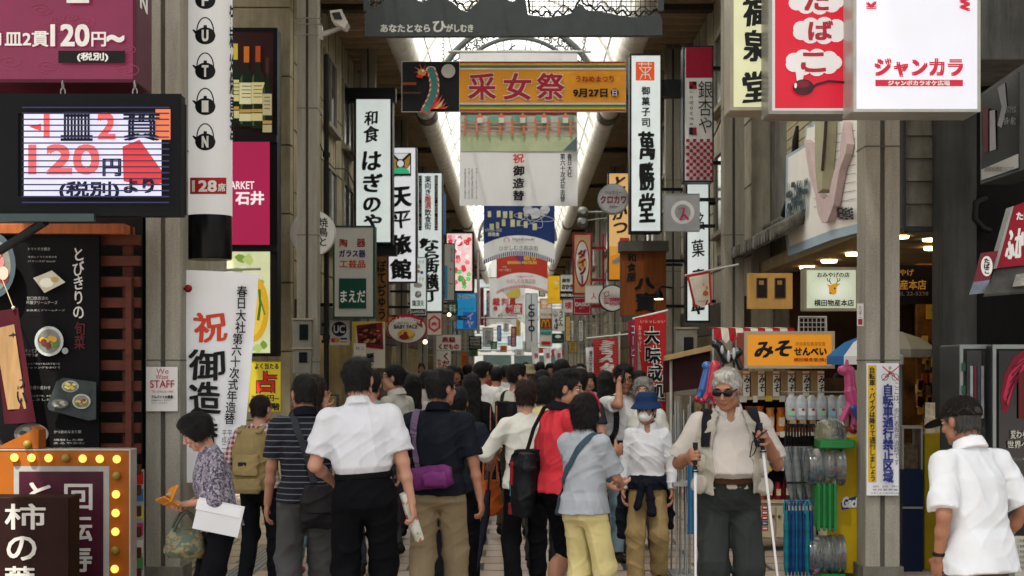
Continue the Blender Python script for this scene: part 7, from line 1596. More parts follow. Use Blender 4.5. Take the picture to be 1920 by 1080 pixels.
# far signs crowding the end of the street
far2 = [((932, 610, 940, 640), 95, '#3a6a9a', 'tiny blue far sign under the pale lowest banner'), ((944, 604, 954, 622), 100, '#b8b4a8', 'tiny cream far sign under the court campaign banner'), ((958, 612, 968, 650), 92, '#8a2c34', 'tiny deep red upright far sign beside the ring letter sign'), ((968, 600, 976, 630), 98, '#c8a83a', 'tiny yellow far sign beside the ring letter sign'), ((920, 640, 932, 655), 84, '#2f6a4a', 'tiny green far sign low at the street end'), ((938, 648, 950, 660), 88, '#b8562c', 'tiny orange far sign low at the end of the street'), ((965, 655, 982, 668), 80, '#c9c4bc', 'tiny white wide far fascia low at the street end'), ((1010, 535, 1022, 556), 80, '#5a7a4a', 'tiny green far sign above the hamburger sign'), ((952, 630, 962, 648), 104, '#6a8ab0', 'tiny pale blue far sign at the very end'), ((908, 590, 914, 612), 86, '#a8343a', 'tiny red far sign beside the navy side banner'), ((980, 640, 990, 660), 90, '#d0ccc0', 'tiny white upright far sign below the ring letter sign'), ((1066, 640, 1082, 662), 58, '#9a7a3a', 'small ochre far sign under the crimson square sign'), ((1084, 600, 1094, 640), 52, '#bdb8aa', 'small cream upright far sign between crimson sign and doughnut sign'), ((848, 600, 858, 640), 58, '#3a4a5a', 'small slate upright far sign beside the cosmetics sign')]
for bx, d, c, lb in far2:
    s = sign('shop_sign', lb, 'sign', bx, d, .2, .02, DARK, lit(c, .35), G_BOX, bracket=3.95 if bx[0] > 970 else -3.95); s.v('奈良', (bx[0]+bx[2])/2, bx[1]+2, bx[3]-2, (bx[2]-bx[0])*.6, WHT if c < '#9' else BLK).done()

U = 1.0; H = EYE      # people are built in metres
# ================================================================ the near people, left to right
NAVY = '#10131c'
P = person('man in a white short sleeved shirt and black trousers, back turned, tallest in front', 684, 8.78, 2, 1.735, slean=-4, top=mat('#c0c2c7', .75, .04, 4, bump=.12, bscale=90), bottom='#0b0b0e', hair='short', tuck=True, hem=1.0, girth=1.08, sleeve=.80, toploose=1.5, collar=True, headyaw=-14, L=(-.20, .17, .98), Rr=(.27, .0, .86), rcurl=.7, skin=1, stride=.2, legw=1.05, belt='#0d0d0f', fold=.005, feet=True)
r = carried(P, 'rolled_magazine', 'rolled colour magazine held low in the white shirt man\'s hand', 'magazine')
w = P['wri'][1]+np.array((.0, .03, -.085)); m = MB(); m.lathe((0, 0, 0), [(.028, -.15), (.032, 0), (.026, .15)], 18)
Mx = Matrix.Translation(Vector(w)) @ Matrix.Rotation(R(-18), 4, 'Y') @ Matrix.Rotation(R(14), 4, 'X'); m.v = [tuple(Mx @ Vector(v)) for v in m.v]
npobj(m, 'pages', pat('noise', '#cfd0c4', '#b0b89a', (14, 14, 9), .5, .58, 0, '#b8504a'), r)
P = person('striped dark polo shirt man with grey trousers walking away beside the white shirt man', 573, 9.5, 8, 1.635, top=pat('stripe', '#14161d', '#6d7078', (1, 1, 26), .85, .86, .1), bottom='#4a4a4a', hair='crop', hairc='#161413', girth=1.04, sleeve=.8, hem=.86, toploose=1.3, headyaw=22, collar=NAVY, L=(-.25, .02, .84), Rr=(.25, .12, .9), skin=2, stride=.26, legw=1.12)
STP = P
r = carried(P, 'shoulder_bag', 'black nylon shoulder bag on the striped shirt man\'s hip', 'bag')
BKN = mat('#131214', .6, .2, 8, bump=.3, bscale=60)
bag(r, 'bag_body', [loft((.115, -.175, .70), (.115, -.165, .97), [(0, .135, .045), (.15, .150, .06), (.6, .145, .06), (1, .13, .04)], (1, .1, 0))], BKN, fold=.005)
bag(r, 'flap', [loft((.115, -.205, .80), (.115, -.19, .985), [(0, .12, .035), (1, .135, .035)], (1, .1, 0))], mat('#1b191a', .6, .2, 8, bump=.3, bscale=60), fold=.004)
strap(P, r, [(-.10, .10, 1.38), (-.085, 0, 1.45), (-.06, -.12, 1.36), (.02, -.16, 1.15), (.06, -.16, 1.0)], .045, mat('#2a2c30', .7), n=40)
# woman with the wallet
FLOR = pat('noise', '#8a8390', '#4d4757', (38, 38, 38), .8, .5, .1, '#a8a2a8')
P = person('woman in a grey violet patterned blouse looking down into a yellow wallet', 412, 8.75, 112, 1.44, top=FLOR, bottom='#0c0c10', hair='puffy', hairc='black', female=True, girth=1.08, lean=9, headpitch=22, headyaw=-12, sleeve=1.45, hem=.88, toploose=1.5, L=(-.02, .24, 1.05), Rr=(.10, .21, 1.03), lpalm=(.3, -.2, 1), rpalm=(-.3, -.2, 1), lcurl=.7, rcurl=.55, skin=1, stride=.05, legw=1.1, lpole=(-1, -.8, -1), rpole=(1, -.8, -1), seed=4)
WOM = P
def slabpart(root, name, c, size, rot, mt, bev=.004, label=None):
    m = MB(); sx, sy, sz = (q/2 for q in size); m.box(-sx, sx, -sy, sy, -sz, sz, bev=bev); X = Matrix.Translation(Vector(c)) @ rot
    m.v = [tuple(X @ Vector(v)) for v in m.v]; return npobj(m, name, mt, root, label)
Rt = lambda x=0, y=0, z=0: (Matrix.Rotation(R(z), 4, 'Z') @ Matrix.Rotation(R(y), 4, 'Y') @ Matrix.Rotation(R(x), 4, 'X'))
r = carried(P, 'wallet', 'open yellow leather wallet in the hands of the patterned blouse woman', 'wallet')
YL = mat('#b3701a', .5, .12, 9, bump=.15)
slabpart(r, 'cover', (.03, .35, 1.06), (.24, .014, .13), Rt(-60, 10, 4), YL); slabpart(r, 'cover', (.03, .33, 1.11), (.24, .014, .13), Rt(25, 10, 4), YL)
slabpart(r, 'card_pocket', (.03, .35, 1.077), (.17, .012, .07), Rt(-40, 10, 4), mat('#8a5a1c', .5, .2, 20)); slabpart(r, 'banknote', (.04, .335, 1.095), (.15, .004, .06), Rt(-10, 10, 4), mat('#a8a088', .7, .2, 30))
r = carried(P, 'envelope', 'large white envelope pinned under the patterned blouse woman\'s arm', 'envelope')
slabpart(r, 'paper', (-.222, .05, .97), (.006, .31, .215), Rt(13, 0, -12), mat('#c9cacc', .6, .03, 3), .001); slabpart(r, 'flap', (-.229, .05, 1.03), (.003, .30, .07), Rt(13, 0, -12), mat('#d2d3d5', .6, .03, 3), .001)
r = carried(P, 'handbag', 'green and gold patterned handbag hanging below the yellow wallet', 'handbag')
bag(r, 'bag_body', [loft((.02, .23, .68), (.02, .23, .88), [(0, .115, .07), (.25, .148, .09), (.7, .135, .075), (1, .105, .04)], (.25, 1, 0))], pat('noise', '#4f5a4a', '#7d7a5c', (16, 16, 16), .35, .52, .2, '#8a6a34'), fold=.006)
m = MB()
for o in (-.05, .05): m.tube([np.array((.02+o, .23-.09+.18*t, .865+.13*math.sin(math.pi*t))) for t in np.linspace(0, 1, 14)], .011, 8)
npobj(m, 'handle', mat('#3d4238', .4, .2, 9), r)
m = MB(); w = P['wri'][1]; m.lathe(tuple(w-np.array((0, 0, 0))), [(.03, -.008), (.034, 0), (.03, .008)], 16); m.lathe(tuple(P['wri'][1]*.86+P['elb'][1]*.14), [(.033, -.006), (.036, 0), (.033, .006)], 16); npobj(m, 'bracelet', mat('#7d7a78', .3, .2, metal=.4), P['root'])
# boy with khaki backpack
P = person('short haired person in a plaid shirt wearing a khaki backpack, beside the shrine banner', 487, 11.2, -12, 1.47, top=pat('plaid', '#7d2a34', '#c8bcb8', (22, 22, 22), .85, .5, .05), bottom='#101116', hair='crop', hairc='#1a0f0b', sleeve=1.6, hem=.9, headyaw=-16, girth=1.02, toploose=1.3, L=(-.2, .14, 1.0), Rr=(.2, .15, 1.0), stride=.2, vox=.007, skin=1)
r = carried(P, 'backpack', 'khaki backpack with a front pocket on the plaid shirt person\'s back', 'backpack')
KH = mat('#7d6d48', .8, .12, 7, bump=.3, bscale=80)
bag(r, 'bag_body', [loft((0, -.225, .90), (0, -.20, 1.42), [(0, .15, .085), (.1, .165, .1), (.7, .155, .09), (.93, .12, .06), (1, .08, .04)])], KH, fold=.004)
bag(r, 'front_pocket', [loft((0, -.325, 1.02), (0, -.305, 1.20), [(0, .10, .03), (.2, .115, .035), (1, .11, .03)])], mat('#85744c', .8, .12, 7, bump=.3, bscale=80), fold=.003)
bag(r, 'front_pocket', [loft((0, -.32, .87), (0, -.32, 1.0), [(0, .12, .04), (.3, .15, .05), (1, .13, .03)])], mat('#7a6a44', .8, .12, 7, bump=.3, bscale=80), fold=.003)
slabpart(r, 'patch', (-.02, -.345, 1.12), (.075, .012, .035), Rt(), mat('#17181a', .6)); slabpart(r, 'strap', (-.09, -.20, 1.41), (.05, .14, .02), Rt(20), KH); slabpart(r, 'strap', (.09, -.20, 1.41), (.05, .14, .02), Rt(20), KH)
# woman with long brown hair just beyond the striped man
person('long brown haired woman in dark top and rolled jeans behind the striped shirt man', 586, 11.8, -20, 1.62, top='#3a2c2c', bottom=mat('#5f7377', .85, .12, 7, bump=.2), hair='long', hairc='brown', female=True, headyaw=-25, sleeve=.6, stride=.3, vox=.008, shoes='#8a4a58', skin=4)
person('dark haired man in a grey shirt raising one open hand beside the white shirt man', 694, 11.9, 15, 1.66, top='#8d8f92', bottom='#2a2c34', hair='short', L=(-.36, .10, 1.39), lpole=(-.6, -.5, -1), lcurl=.5, lpalm=(.3, -1, 0), headyaw=-18, vox=.0075, skin=1)
person('older man with glasses and receding hair in a pale striped shirt, in profile', 742, 13.3, 62, 1.70, top='#a8a69c', bottom='#3a3a3c', hair='thin', hairc='black', glasses=True, collar='#b5b3aa', headyaw=24, sleeve=1.7, vox=.008, skin=1)
person('long black haired woman in a pale blouse with a thin dark bag strap', 773, 14.6, 0, 1.60, top='#b5aaa2', bottom='#2a2426', hair='long', female=True, vox=.010)
# navy polo man
P = person('navy polo shirt man in khaki trousers looking sideways, next to the white shirt man', 822, 9.65, -6, 1.665, top=mat('#0d101a', .85, .1, 5, bump=.2, bscale=140), bottom=mat('#83745a', .85, .1, 5, bump=.25, bscale=120), hair='short', headyaw=-42, collar='#0b0e16', sleeve=.85, hem=.88, girth=1.04, toploose=1.3, L=(-.22, .22, .98), Rr=(.28, .0, .84), rcurl=.6, stride=.3, legw=1.1, skin=2)
r = carried(P, 'waist_bag', 'purple sling bag across the navy polo man\'s back', 'bag')
PU = mat('#5d2458', .6, .15, 9, bump=.3, bscale=70)
bag(r, 'bag_body', [loft((-.17, -.185, .985), (.12, -.195, 1.02), [(0, .05, .04), (.15, .075, .055), (.8, .08, .055), (1, .055, .04)], (0, 0, 1))], PU, fold=.003)
bag(r, 'front_pocket', [loft((-.06, -.245, .985), (.09, -.24, 1.0), [(0, .045, .02), (1, .05, .025)], (0, 0, 1))], mat('#6b2c66', .6, .15, 9, bump=.3, bscale=70), fold=.003)
strap(P, r, [(-.13, -.13, 1.05), (-.165, -.11, 1.2), (-.15, -.08, 1.36), (-.13, .0, 1.44)], .045, mat('#5a4a60', .7), n=24)
P = person('dark blue tee shirt person in black with bare calves, close behind the navy polo man', 857, 10.9, -4, 1.53, top=mat('#131722', .85, .1), bottom='#15161b', hair='short', sleeve=.8, shorts=None, hem=.86, girth=1.08, L=(-.2, .1, .9), Rr=(.24, .14, .95), vox=.0075, shoes='#5a3f28', stride=.36, skin=2)
person('woman with a dark bob facing the viewer beyond the navy polo man', 857, 22.5, 180, 1.66, top='#22201f', bottom='#1a1a1c', hair='bob', female=True, vox=.010)
P = person('long black haired woman in a long black dress carrying a black shoulder bag', 884, 14.1, 0, 1.61, top=mat('#0b0b0d', .9), dress=True, hair='long', female=True, sleeve=1.5, vox=.009, shoes='#0c0c0c')
r = carried(P, 'shoulder_bag', 'black shoulder bag with two pinkish handles under the long black haired woman\'s arm', 'bag')
bag(r, 'bag_body', [loft((.25, -.03, .92), (.25, -.03, 1.15), [(0, .05, .15), (1, .04, .13)])], BKN, .01)
m = MB()
for o in (-.03, .03): m.tube([np.array((.22+o, -.09+.12*t, 1.14+.24*math.sin(math.pi*t))) for t in np.linspace(0, 1, 12)], .008, 6)
npobj(m, 'handle', mat('#8a5a50', .5), r)
person('tall man in a white shirt walking away, just beyond the long black haired woman', 901, 17, -6, 1.73, top='#cfcfcf', bottom='#15161a', hair='short', sleeve=1.8, vox=.011, headyaw=-20, tuck=True, hem=1.0)
person('man in white short sleeves and black trousers beside the tall white shirted walker', 931, 19.5, 0, 1.66, top='#cbcbcb', bottom='#131418', hair='short', tuck=True, hem=1.0, vox=.012)
P = person('young man with glasses and a black backpack strap over a pale shirt, looking sideways', 966, 14.7, -30, 1.70, top='#b5b3a8', bottom='#4a4238', hair='short', glasses=True, headyaw=-40, vox=.009, skin=1)
r = carried(P, 'backpack', 'black backpack on the young pale shirted man with glasses', 'backpack'); strap(P, r, [(-.1, .06, 1.40), (-.1, -.03, 1.44), (-.11, -.12, 1.32)], .05, BKN, n=16); bag(r, 'bag_body', [loft((0, -.2, .98), (0, -.18, 1.34), [(0, .13, .07), (1, .12, .06)])], BKN, .012)
person('person in a tan cap facing the viewer down the middle of the street', 991, 21.5, 170, 1.66, top='#b0aaa0', bottom='#3a3a3a', hair='crop', hat='brim', hatc='#8d8468', vox=.011, skin=2)
# white blouse woman with orange handbag
P = person('short brown haired woman in cream top and black trousers holding an orange handbag', 986, 10.6, 4, 1.585, top=mat('#bdbcb2', .9, .05, 4, bump=.2, bscale=120), bottom='#0d0d10', hair='short', hairc='brown', female=True, sleeve=1.35, hem=.88, girth=1.02, toploose=1.6, L=(-.235, .22, 1.17), lpole=(-.8, -.6, -1), lcurl=1.1, lpalm=(.6, 0, -.6), Rr=(.22, .16, .95), stride=.2, skin=4)
w = P['wri'][-1]
r = carried(P, 'orange_handbag', 'orange leather handbag hung on the cream top woman\'s forearm', 'handbag')
OR = mat('#9a4a1c', .45, .12, 7, bump=.15)
fx, fy, fz = w*.75+P['elb'][-1]*.25
bag(r, 'bag_body', [loft((fx-.01, fy, fz-.50), (fx-.01, fy, fz-.23), [(0, .085, .05), (.2, .10, .06), (1, .075, .03)], (1, .3, 0))], OR, fold=.003)
m = MB()
for o in (-.025, .025): m.tube([np.array((fx-.01+.055*math.cos(t), fy+o, fz-.24+.26*math.sin(t)**.8 if math.sin(t) > 0 else fz-.24)) for t in np.linspace(.0, math.pi, 16)], .008, 8)
npobj(m, 'handle', OR, r)
r = carried(P, 'umbrella', 'closed dark umbrella hanging point down beside the orange handbag', 'umbrella')
m = MB(); m.tube([np.array((fx-.03, fy-.05, fz-.30)), np.array((fx-.05, fy-.06, fz-.50)), np.array((fx-.10, fy-.07, fz-.84)), np.array((fx-.115, fy-.07, fz-.92))], [.02, .034, .012, .004], 10); npobj(m, 'canopy', mat('#14141f', .7, .2, 9), r)
m = MB(); m.tube([np.array((fx-.03, fy-.05, fz-.31)), np.array((fx-.02, fy-.045, fz-.16))], .008, 8); npobj(m, 'handle', DARK, r)
P = person('dark bobbed woman in pale yellow between the cream top woman and red polo man', 1021, 12.2, -5, 1.60, top='#b8ae7a', bottom='#222', hair='bob', female=True, vox=.009)
P = person('man in a coral red polo shirt in profile with a black shoulder tote', 1054, 9.8, -66, 1.665, top=mat('#b82f38', .8, .08, 6, bump=.25, bscale=140), bottom='#0d0e12', hair='parted', collar='#14141a', headyaw=-34, headpitch=8, sleeve=.85, hem=.88, girth=1.08, toploose=1.35, L=(-.2, .2, 1.0), Rr=(.12, .33, 1.15), shorts=.5, stride=.15, skin=2, lcurl=.8)
RED_P = P
r = carried(P, 'tote_bag', 'large black tote hanging from the red polo man\'s shoulder', 'bag')
bag(r, 'bag_body', [loft((-.25, -.10, .78), (-.22, -.10, 1.16), [(0, .05, .17), (.5, .06, .18), (1, .03, .165)])], mat('#0d0d0f', .7, .2, 6, bump=.2), fold=.004)
m = MB()
for o in (-.07, .07): m.tube([np.array((-.215, -.09+o, 1.15)), np.array((-.205, -.06+o*.8, 1.30)), np.array((-.165, -.02+o*.5, 1.442)), np.array((-.11, .0+o*.3, 1.465))], .014, 8)
npobj(m, 'strap', mat('#101012', .7), r)
r = carried(P, 'backpack', 'black and red day backpack with a bottle in its side pocket', 'backpack')
bag(r, 'bag_body', [loft((-.13, -.235, .72), (-.10, -.215, 1.14), [(0, .09, .06), (.2, .12, .085), (.8, .11, .08), (1, .07, .05)], (1, -.4, 0))], mat('#121317', .6, .2, 8, bump=.3, bscale=60), fold=.005)
bag(r, 'red_panel', [loft((-.20, -.275, .72), (-.20, -.27, .80), [(0, .03, .03), (1, .035, .03)]), loft((-.16, -.30, .92), (-.15, -.30, 1.08), [(0, .018, .014), (1, .016, .012)])], mat('#8a1c28', .6), fold=0)
m = MB(); m.lathe((-.235, -.25, .84), [(.03, 0), (.032, .1), (.02, .13), (.018, .15)], 12); npobj(m, 'bottle', mat('#5a8a9a', .15, .1, trans=.6), r)
person('dark haired man close behind the red polo man', 1084, 12.6, -20, 1.66, top='#2c2c30', bottom='#1a1a1a', hair='short', vox=.010)
# grey tee woman
P = person('woman with crimson hairband, grey tee shirt and pale yellow trousers', 1096, 9.25, -42, 1.52, top=mat('#8f949a', .9, .06, 5, bump=.2, bscale=150), bottom=mat('#bdb07a', .85, .06, 4, bump=.2, bscale=120), hair='bob', female=True, girth=1.04, sleeve=.85, hem=.87, toploose=1.5, headyaw=-12, Rr=(.06, .33, 1.06), L=(-.04, .30, 1.04), rcurl=.8, lcurl=.8, rpalm=(-.4, 0, 1), lpalm=(.4, 0, 1), rpole=(1, -.7, -.9), lpole=(-1, -.7, -.9), stride=.1, legw=1.1, skin=1)
GR = P
m = MB(); m.tube([P['HM']((.095*math.cos(t), .035-.01*math.sin(t), .03+.10*math.sin(t))) for t in np.linspace(-.1, math.pi+.1, 18)], .009, 8); npobj(m, 'hairband', mat('#7d1430', .5), P['root'])
r = carried(P, 'crossbody_strap', 'blue grey crossbody bag with a flat strap over the grey tee woman\'s back', 'bag')
strap(P, r, [(.13, .02, 1.43), (.08, -.10, 1.38), (-.02, -.16, 1.24), (-.13, -.12, 1.08), (-.2, -.02, .98)], .042, mat('#2f3f4a', .7, .1, 9), n=40)
bag(r, 'bag_body', [loft((-.23, .06, .84), (-.22, .06, .99), [(0, .035, .09), (1, .03, .08)])], mat('#2a3640', .7, .15, 8), .009)
person('woman in a white top with shoulder length dark hair facing the viewer', 1106, 18.5, 175, 1.60, top='#c6c4c0', bottom='#2c2c30', hair='long', female=True, vox=.010, skin=4)
person('black long haired woman seen from behind, immediately beside the phoning man', 1136, 15.3, 5, 1.63, top='#1a1c22', bottom='#16161a', hair='long', female=True, vox=.010)
# phone man
P = person('young man with glasses in a white tee shirt holding a phone to his ear', 1168, 13.0, 205, 1.70, top=mat('#bfbfbf', .85, .05, 5), bottom=mat('#6d828c', .85, .12, 8, bump=.2), hair='short', glasses=True, headyaw=-14, headpitch=6, sleeve=.7, hem=.96, tuck=True, belt='#15151a', Rr=(.10, .11, 1.52), rpole=(.5, .5, -1), rcurl=.8, rpalm=(-1, 0, .1), L=(-.25, .1, .86), vox=.007, skin=2, toploose=1.3)
r = carried(P, 'backpack', 'dark backpack with straps over the phoning man\'s shoulders', 'backpack')
for s_ in (-1, 1): strap(P, r, [(s_*.11, -.06, 1.40), (s_*.115, .03, 1.43), (s_*.12, .12, 1.3), (s_*.14, .12, 1.12), (s_*.17, .05, 1.02)], .05, BKN, n=30)
bag(r, 'bag_body', [loft((0, -.22, .95), (0, -.19, 1.38), [(0, .14, .08), (.8, .14, .08), (1, .1, .05)])], mat('#1a2430', .7, .2, 8), .01)
r = carried(P, 'phone', 'small phone pressed to the white tee shirt man\'s ear', 'phone'); slabpart(r, 'case', tuple(P['wri'][1]+np.array((-.02, .03, .07))), (.012, .05, .11), Rt(-20, 0, 0), DARK)
person('grey haired person partly hidden behind the blue hat woman', 1206, 12.9, 170, 1.58, top='#bdbbb5', bottom='#444', hair='puffy', hairc='grey', female=True, vox=.010, hat=None)
person('smiling person peering between the phoning man and the red flag', 1196, 15.6, 200, 1.63, top='#55504a', bottom='#333', hair='short', hairc='#1c1512', vox=.010, skin=1)
# mask woman
P = person('woman in blue brimmed hat and face mask with navy jacket tied at her waist', 1214, 11.4, 172, 1.455, top=mat('#bfbfc1', .8, .05, 5, bump=.15, bscale=100), bottom=mat('#8d7850', .85, .1, 6, bump=.25), hair='crop', hairc='brown', female=True, headyaw=-16, headpitch=4, hat='brim', hatc='#1c2d4c', mask=True, collar='#d0d0d0', collar_open=True, sleeve=1.95, hem=.90, toploose=1.2, girth=1.0, L=(-.22, .05, .86), Rr=(.21, .06, .86), stride=.2, legw=1.15, skin=2, vox=.0055)
r = carried(P, 'navy_jacket', 'navy jacket knotted round the hat woman\'s waist', 'jacket')
NV = mat('#0d111b', .85, .15, 7, bump=.25)
g = P['g']
bag(r, 'wrapped_body', [loft((0, 0, .875), (0, 0, 1.0), [(0, .19*g, .16*g), (.5, .205*g, .17*g), (1, .18*g, .15*g)])], NV, .008, .006)
bag(r, 'sleeve', [cap((-.02, .185, .93), (-.05, .19, .68), .035, .042)], NV, .008, .006, 3); bag(r, 'sleeve', [cap((.03, .185, .93), (.08, .19, .74), .032, .038)], NV, .008, .006, 4); bag(r, 'knot', [ell((.01, .195, .935), (.05, .03, .042))], NV, .007, .004)
bag(r, 'hanging_panel', [loft((-.17, -.12, .50), (-.12, -.10, .95), [(0, .06, .05), (.5, .09, .06), (1, .08, .06)])], NV, .008, .006, 5); bag(r, 'hanging_panel', [loft((.21, -.06, .42), (.17, -.06, .95), [(0, .06, .05), (.4, .10, .06), (1, .08, .06)])], NV, .008, .006, 6)
# old man
P = person('white haired man in sunglasses and a beige fishing vest leaning on two white poles', 1366, 9.0, 180, 1.685, top=mat('#a39c95', .85, .06, 4, bump=.2, bscale=140), bottom=mat('#262a28', .85, .12, 5, bump=.3), hair='short', hairc='white', shades=True, headyaw=-24, headpitch=14, belly=.06, girth=1.10, sleeve=.92, hem=.98, tuck=True, belt='#3a2418', collar='#b9b3ad', collar_open=True, toploose=1.4, lean=3, Rr=(.27, .24, 1.17), rpole=(.5, -.7, -1), rcurl=1.3, rpalm=(-1, .1, 0), L=(-.20, .23, 1.26), lpole=(-.5, -.5, -1), lcurl=1.3, lpalm=(1, .1, 0), skin=3, stride=.18, legw=1.15, vox=.006)
OLD = P
r = carried(P, 'fishing_vest', 'beige many pocketed open vest worn by the white haired man', 'vest')
VS = mat('#918c80', .85, .1, 6, bump=.3, bscale=80)
f = Field((-.35, -.35, .92), (.35, .35, 1.5), .008); up = P['up']; g = P['g']
f.add(loft(up((0, 0, .95)), up((0, 0, 1.44)), [(0, .19*g, .185*g, 0, .02), (.3, .195*g, .19*g, 0, .02), (.6, .185*g, .155*g), (.85, .172*g, .115*g), (1, .10, .085)]), 0).add(cap(P['S'][-1]*.9, P['S'][1]*.9, .072, .072), .03)
f.sub(loft(up((0, .15, .85)), up((0, .10, 1.5)), [(0, .125, .24), (.6, .115, .24), (1, .06, .2)]), .004)
for s_ in (-1, 1): f.sub(cap(P['S'][s_]+np.array((s_*.01, 0, -.02)), P['S'][s_]+np.array((s_*.2, 0, -.09)), .095, .12), .004)
f.fold(.006, 9); f.build('vest_body', VS, r)
for x, y, z, rx, rz in ((-.185, .165, 1.10, .045, .06), (-.195, .175, .99, .055, .055), (.185, .165, 1.12, .045, .055), (.195, .175, 1.0, .055, .06)): bag(r, 'pocket', [ell((x, y-.02, z), (rx, .03, rz))], mat('#989386', .85, .1, 6, bump=.3, bscale=80), .007, .005, int(z*50))
for s_ in (-1, 1): strap(P, r, [(s_*.135, -.03, 1.44), (s_*.14, .06, 1.42), (s_*.15, .12, 1.33), (s_*.155, .14, 1.22)], .062, mat('#0f1016', .8), n=24, off=.02, name='harness_strap')
def pole(P, label, wr, tip, strapcord):
    r = carried(P, 'walking_pole', label, 'pole'); a = np.array(wr); b = np.array(tip); u = nrm(b-a)
    m = MB(); m.tube([a+u*.06, b], [.0095, .006], 10); npobj(m, 'shaft', mat('#c4c4c4', .35, .05), r); m = MB(); m.tube([a-u*.07, a+u*.09], [.016, .013], 10); npobj(m, 'grip', DARK, r)
    m = MB(); m.lathe(tuple(a+u*.10), [(.02, -.004), (.02, .004)], 10); npobj(m, 'collar', DARK, r)
    if strapcord: m = MB(); m.tube([a+np.array((-.03, .03, .03)), a+np.array((.06, .05, -.04)), a+np.array((.075, .05, -.13)), a+np.array((.05, .05, -.11)), a+np.array((.0, .04, .02))], .004, 5); npobj(m, 'cord', DARK, r)
hp = lambda s_: P['grip'][s_]
pole(P, 'white walking pole gripped in the fist close to the hat woman', hp(1), (.24, .34, 0.0), False); pole(P, 'white cane with a wrist cord in the fist close to the shop shelves', hp(-1), (-.30, .30, 0.0), True)
# cap man
P = person('old man in a black cap and white shirt by the vending machines, seen from behind', 1834, 6.9, 24, 1.56, top=mat('#bdc0c4', .8, .04, 4, bump=.1, bscale=90), bottom='#3a3c40', hair='crop', hairc='dkgrey', hat='cap', hatc='#14110f', headyaw=14, headpitch=6, sleeve=.9, hem=.80, girth=1.06, toploose=1.5, collar='#c9cacd', lean=8, L=(-.20, .06, .88), Rr=(.25, .12, .92), rcurl=.8, skin=3, stride=.16)
m = MB(); w = P['wri'][-1]; m.lathe(tuple(w*.9+P['elb'][-1]*.1), [(.03, -.012), (.036, 0), (.03, .012)], 14); npobj(m, 'bracelet', mat('#15100e', .4), P['root'])
# shopkeeper
person('shopkeeper in a yellow shirt looking out from behind the toy rack', 1577, 14.25, 178, 1.63, top='#b8961c', bottom='#222', hair='short', headyaw=10, vox=.009, skin=1)
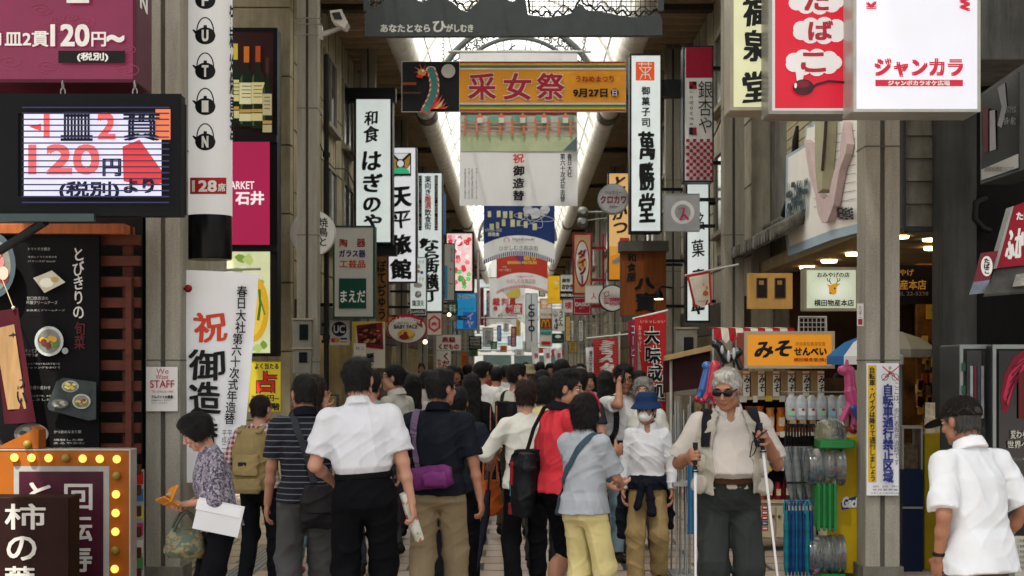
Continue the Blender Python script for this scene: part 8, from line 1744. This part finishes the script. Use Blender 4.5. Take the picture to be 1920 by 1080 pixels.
# ---- the crowd farther down the arcade
crowd = [ # px, d, yaw, h, top, bottom, hair, haircolour, female, label
 (1013, 27, 0, 1.74, '#2a2a2e', '#1a1a1c', 'short', 'black', 0, 'tall black haired man far off, centred in the crowd'),
 (1016, 18.6, -70, 1.63, '#b9b7b0', '#333', 'bob', 'black', 1, 'dark haired woman in profile behind the tan cap person'),
 (1033, 20.5, 176, 1.71, '#3a3a3c', '#222', 'short', 'brown', 0, 'bare browed man facing the viewer above the crowd'),
 (1053, 18.2, 0, 1.75, '#1c1e24', '#141418', 'puffy', 'black', 0, 'person with thick black hair above the red polo man'),
 (1087, 19, 185, 1.66, '#a5a29a', '#555', 'short', 'grey', 0, 'grey haired man facing the viewer behind the red polo man'),
 (1141, 25, 180, 1.66, '#8a8a88', '#444', 'thin', 'grey', 0, 'balding man facing the viewer in front of the red shop flag'),
 (1078, 24, 10, 1.68, '#55504a', '#333', 'short', 'brown', 0, 'brown haired walker beyond the red polo man'),
 (876, 26, -15, 1.70, '#8d2a34', '#222', 'short', 'black', 0, 'walker in a dark red top beyond the black dress woman'),
 (914, 24, -30, 1.70, '#74302f', '#222', 'short', 'black', 0, 'dark haired man with a red top beside the tall white shirted walker'),
 (930, 29, 175, 1.68, '#b5b2aa', '#444', 'puffy', 'grey', 1, 'grey haired woman facing the viewer far off'),
 (948, 23, 0, 1.68, '#c2c3c6', '#2a2a2c', 'short', 'black', 0, 'white shirted walker beside the young man with glasses'),
 (846, 26, 0, 1.68, '#1d1d22', '#1a1a1a', 'short', 'black', 0, 'dark clothed walker beside the fruit boards'),
 (800, 19, 5, 1.62, '#a8a4a0', '#2a2a2a', 'bob', 'black', 1, 'black haired woman in a pale top under the cafe omelette sign'),
 (1002, 32, 0, 1.70, '#9aa0a8', '#333', 'short', 'black', 0, 'grey shirted walker far off beside the tall black haired man'),
 (962, 34, 180, 1.66, '#6d6a66', '#222', 'short', 'dkgrey', 0, 'grey clothed man facing the viewer in the far crowd'),
 (1042, 33, 0, 1.68, '#4a5058', '#222', 'short', 'black', 0, 'slate shirted walker far off by the confectioner side'),
 (758, 21, 100, 1.60, '#6a6258', '#333', 'short', 'black', 0, 'man in brown by the ryokan side shopfronts looking across the street'),
 (1160, 21, 150, 1.60, '#7a6a70', '#333', 'bob', 'brown', 1, 'brown haired woman near the confectioner side pillars'),
 (1115, 27, 0, 1.66, '#5a4a48', '#222', 'bob', 'black', 1, 'dark bobbed woman walking away near the red flags'),
 (905, 36, 0, 1.69, '#d0d0ce', '#222', 'short', 'black', 0, 'white shirted walker far off near the ryokan side shops'),
]
for px, d, yaw, h, tp, bt, hr, hcol, fem, lb in crowd:
    person(lb, px, d, yaw, h, top=tp, bottom=bt, hair=hr, hairc=hcol, female=bool(fem), vox=.0125 if d < 26 else .017, cv=.018, skin=int(px) % 5, seed=int(px), sleeve=.6 if px % 2 else 1.8, stride=.3)
rn = random.Random(17)
for i in range(34):
    d = rn.uniform(34, 88); x = rn.uniform(-2.6, 2.6); px = CX+x/d*F
    if any(abs(px-c[0]) < 3 for c in crowd): px += 5
    person('small dark haired passer-by deep in the distant crowd', px, d, rn.choice([0, 0, 0, 180, 180, 20, -25]), rn.uniform(1.56, 1.76), top=rn.choice(['#1c1d22', '#c4c4c2', '#8a8a88', '#2c3442', '#a08a80', '#5a3238', '#3a3c40', '#d0cfca']), bottom=rn.choice(['#1a1a1d', '#2a2c30', '#4a4640']), hair=rn.choice(['short', 'short', 'bob', 'long', 'crop']), hairc=rn.choice(['black', 'black', 'black', 'brown', 'dkgrey']), female=rn.random() < .5, vox=.024, cv=.028, skin=i % 5, seed=i, stride=rn.uniform(.1, .4), group='distant crowd', fold=0)
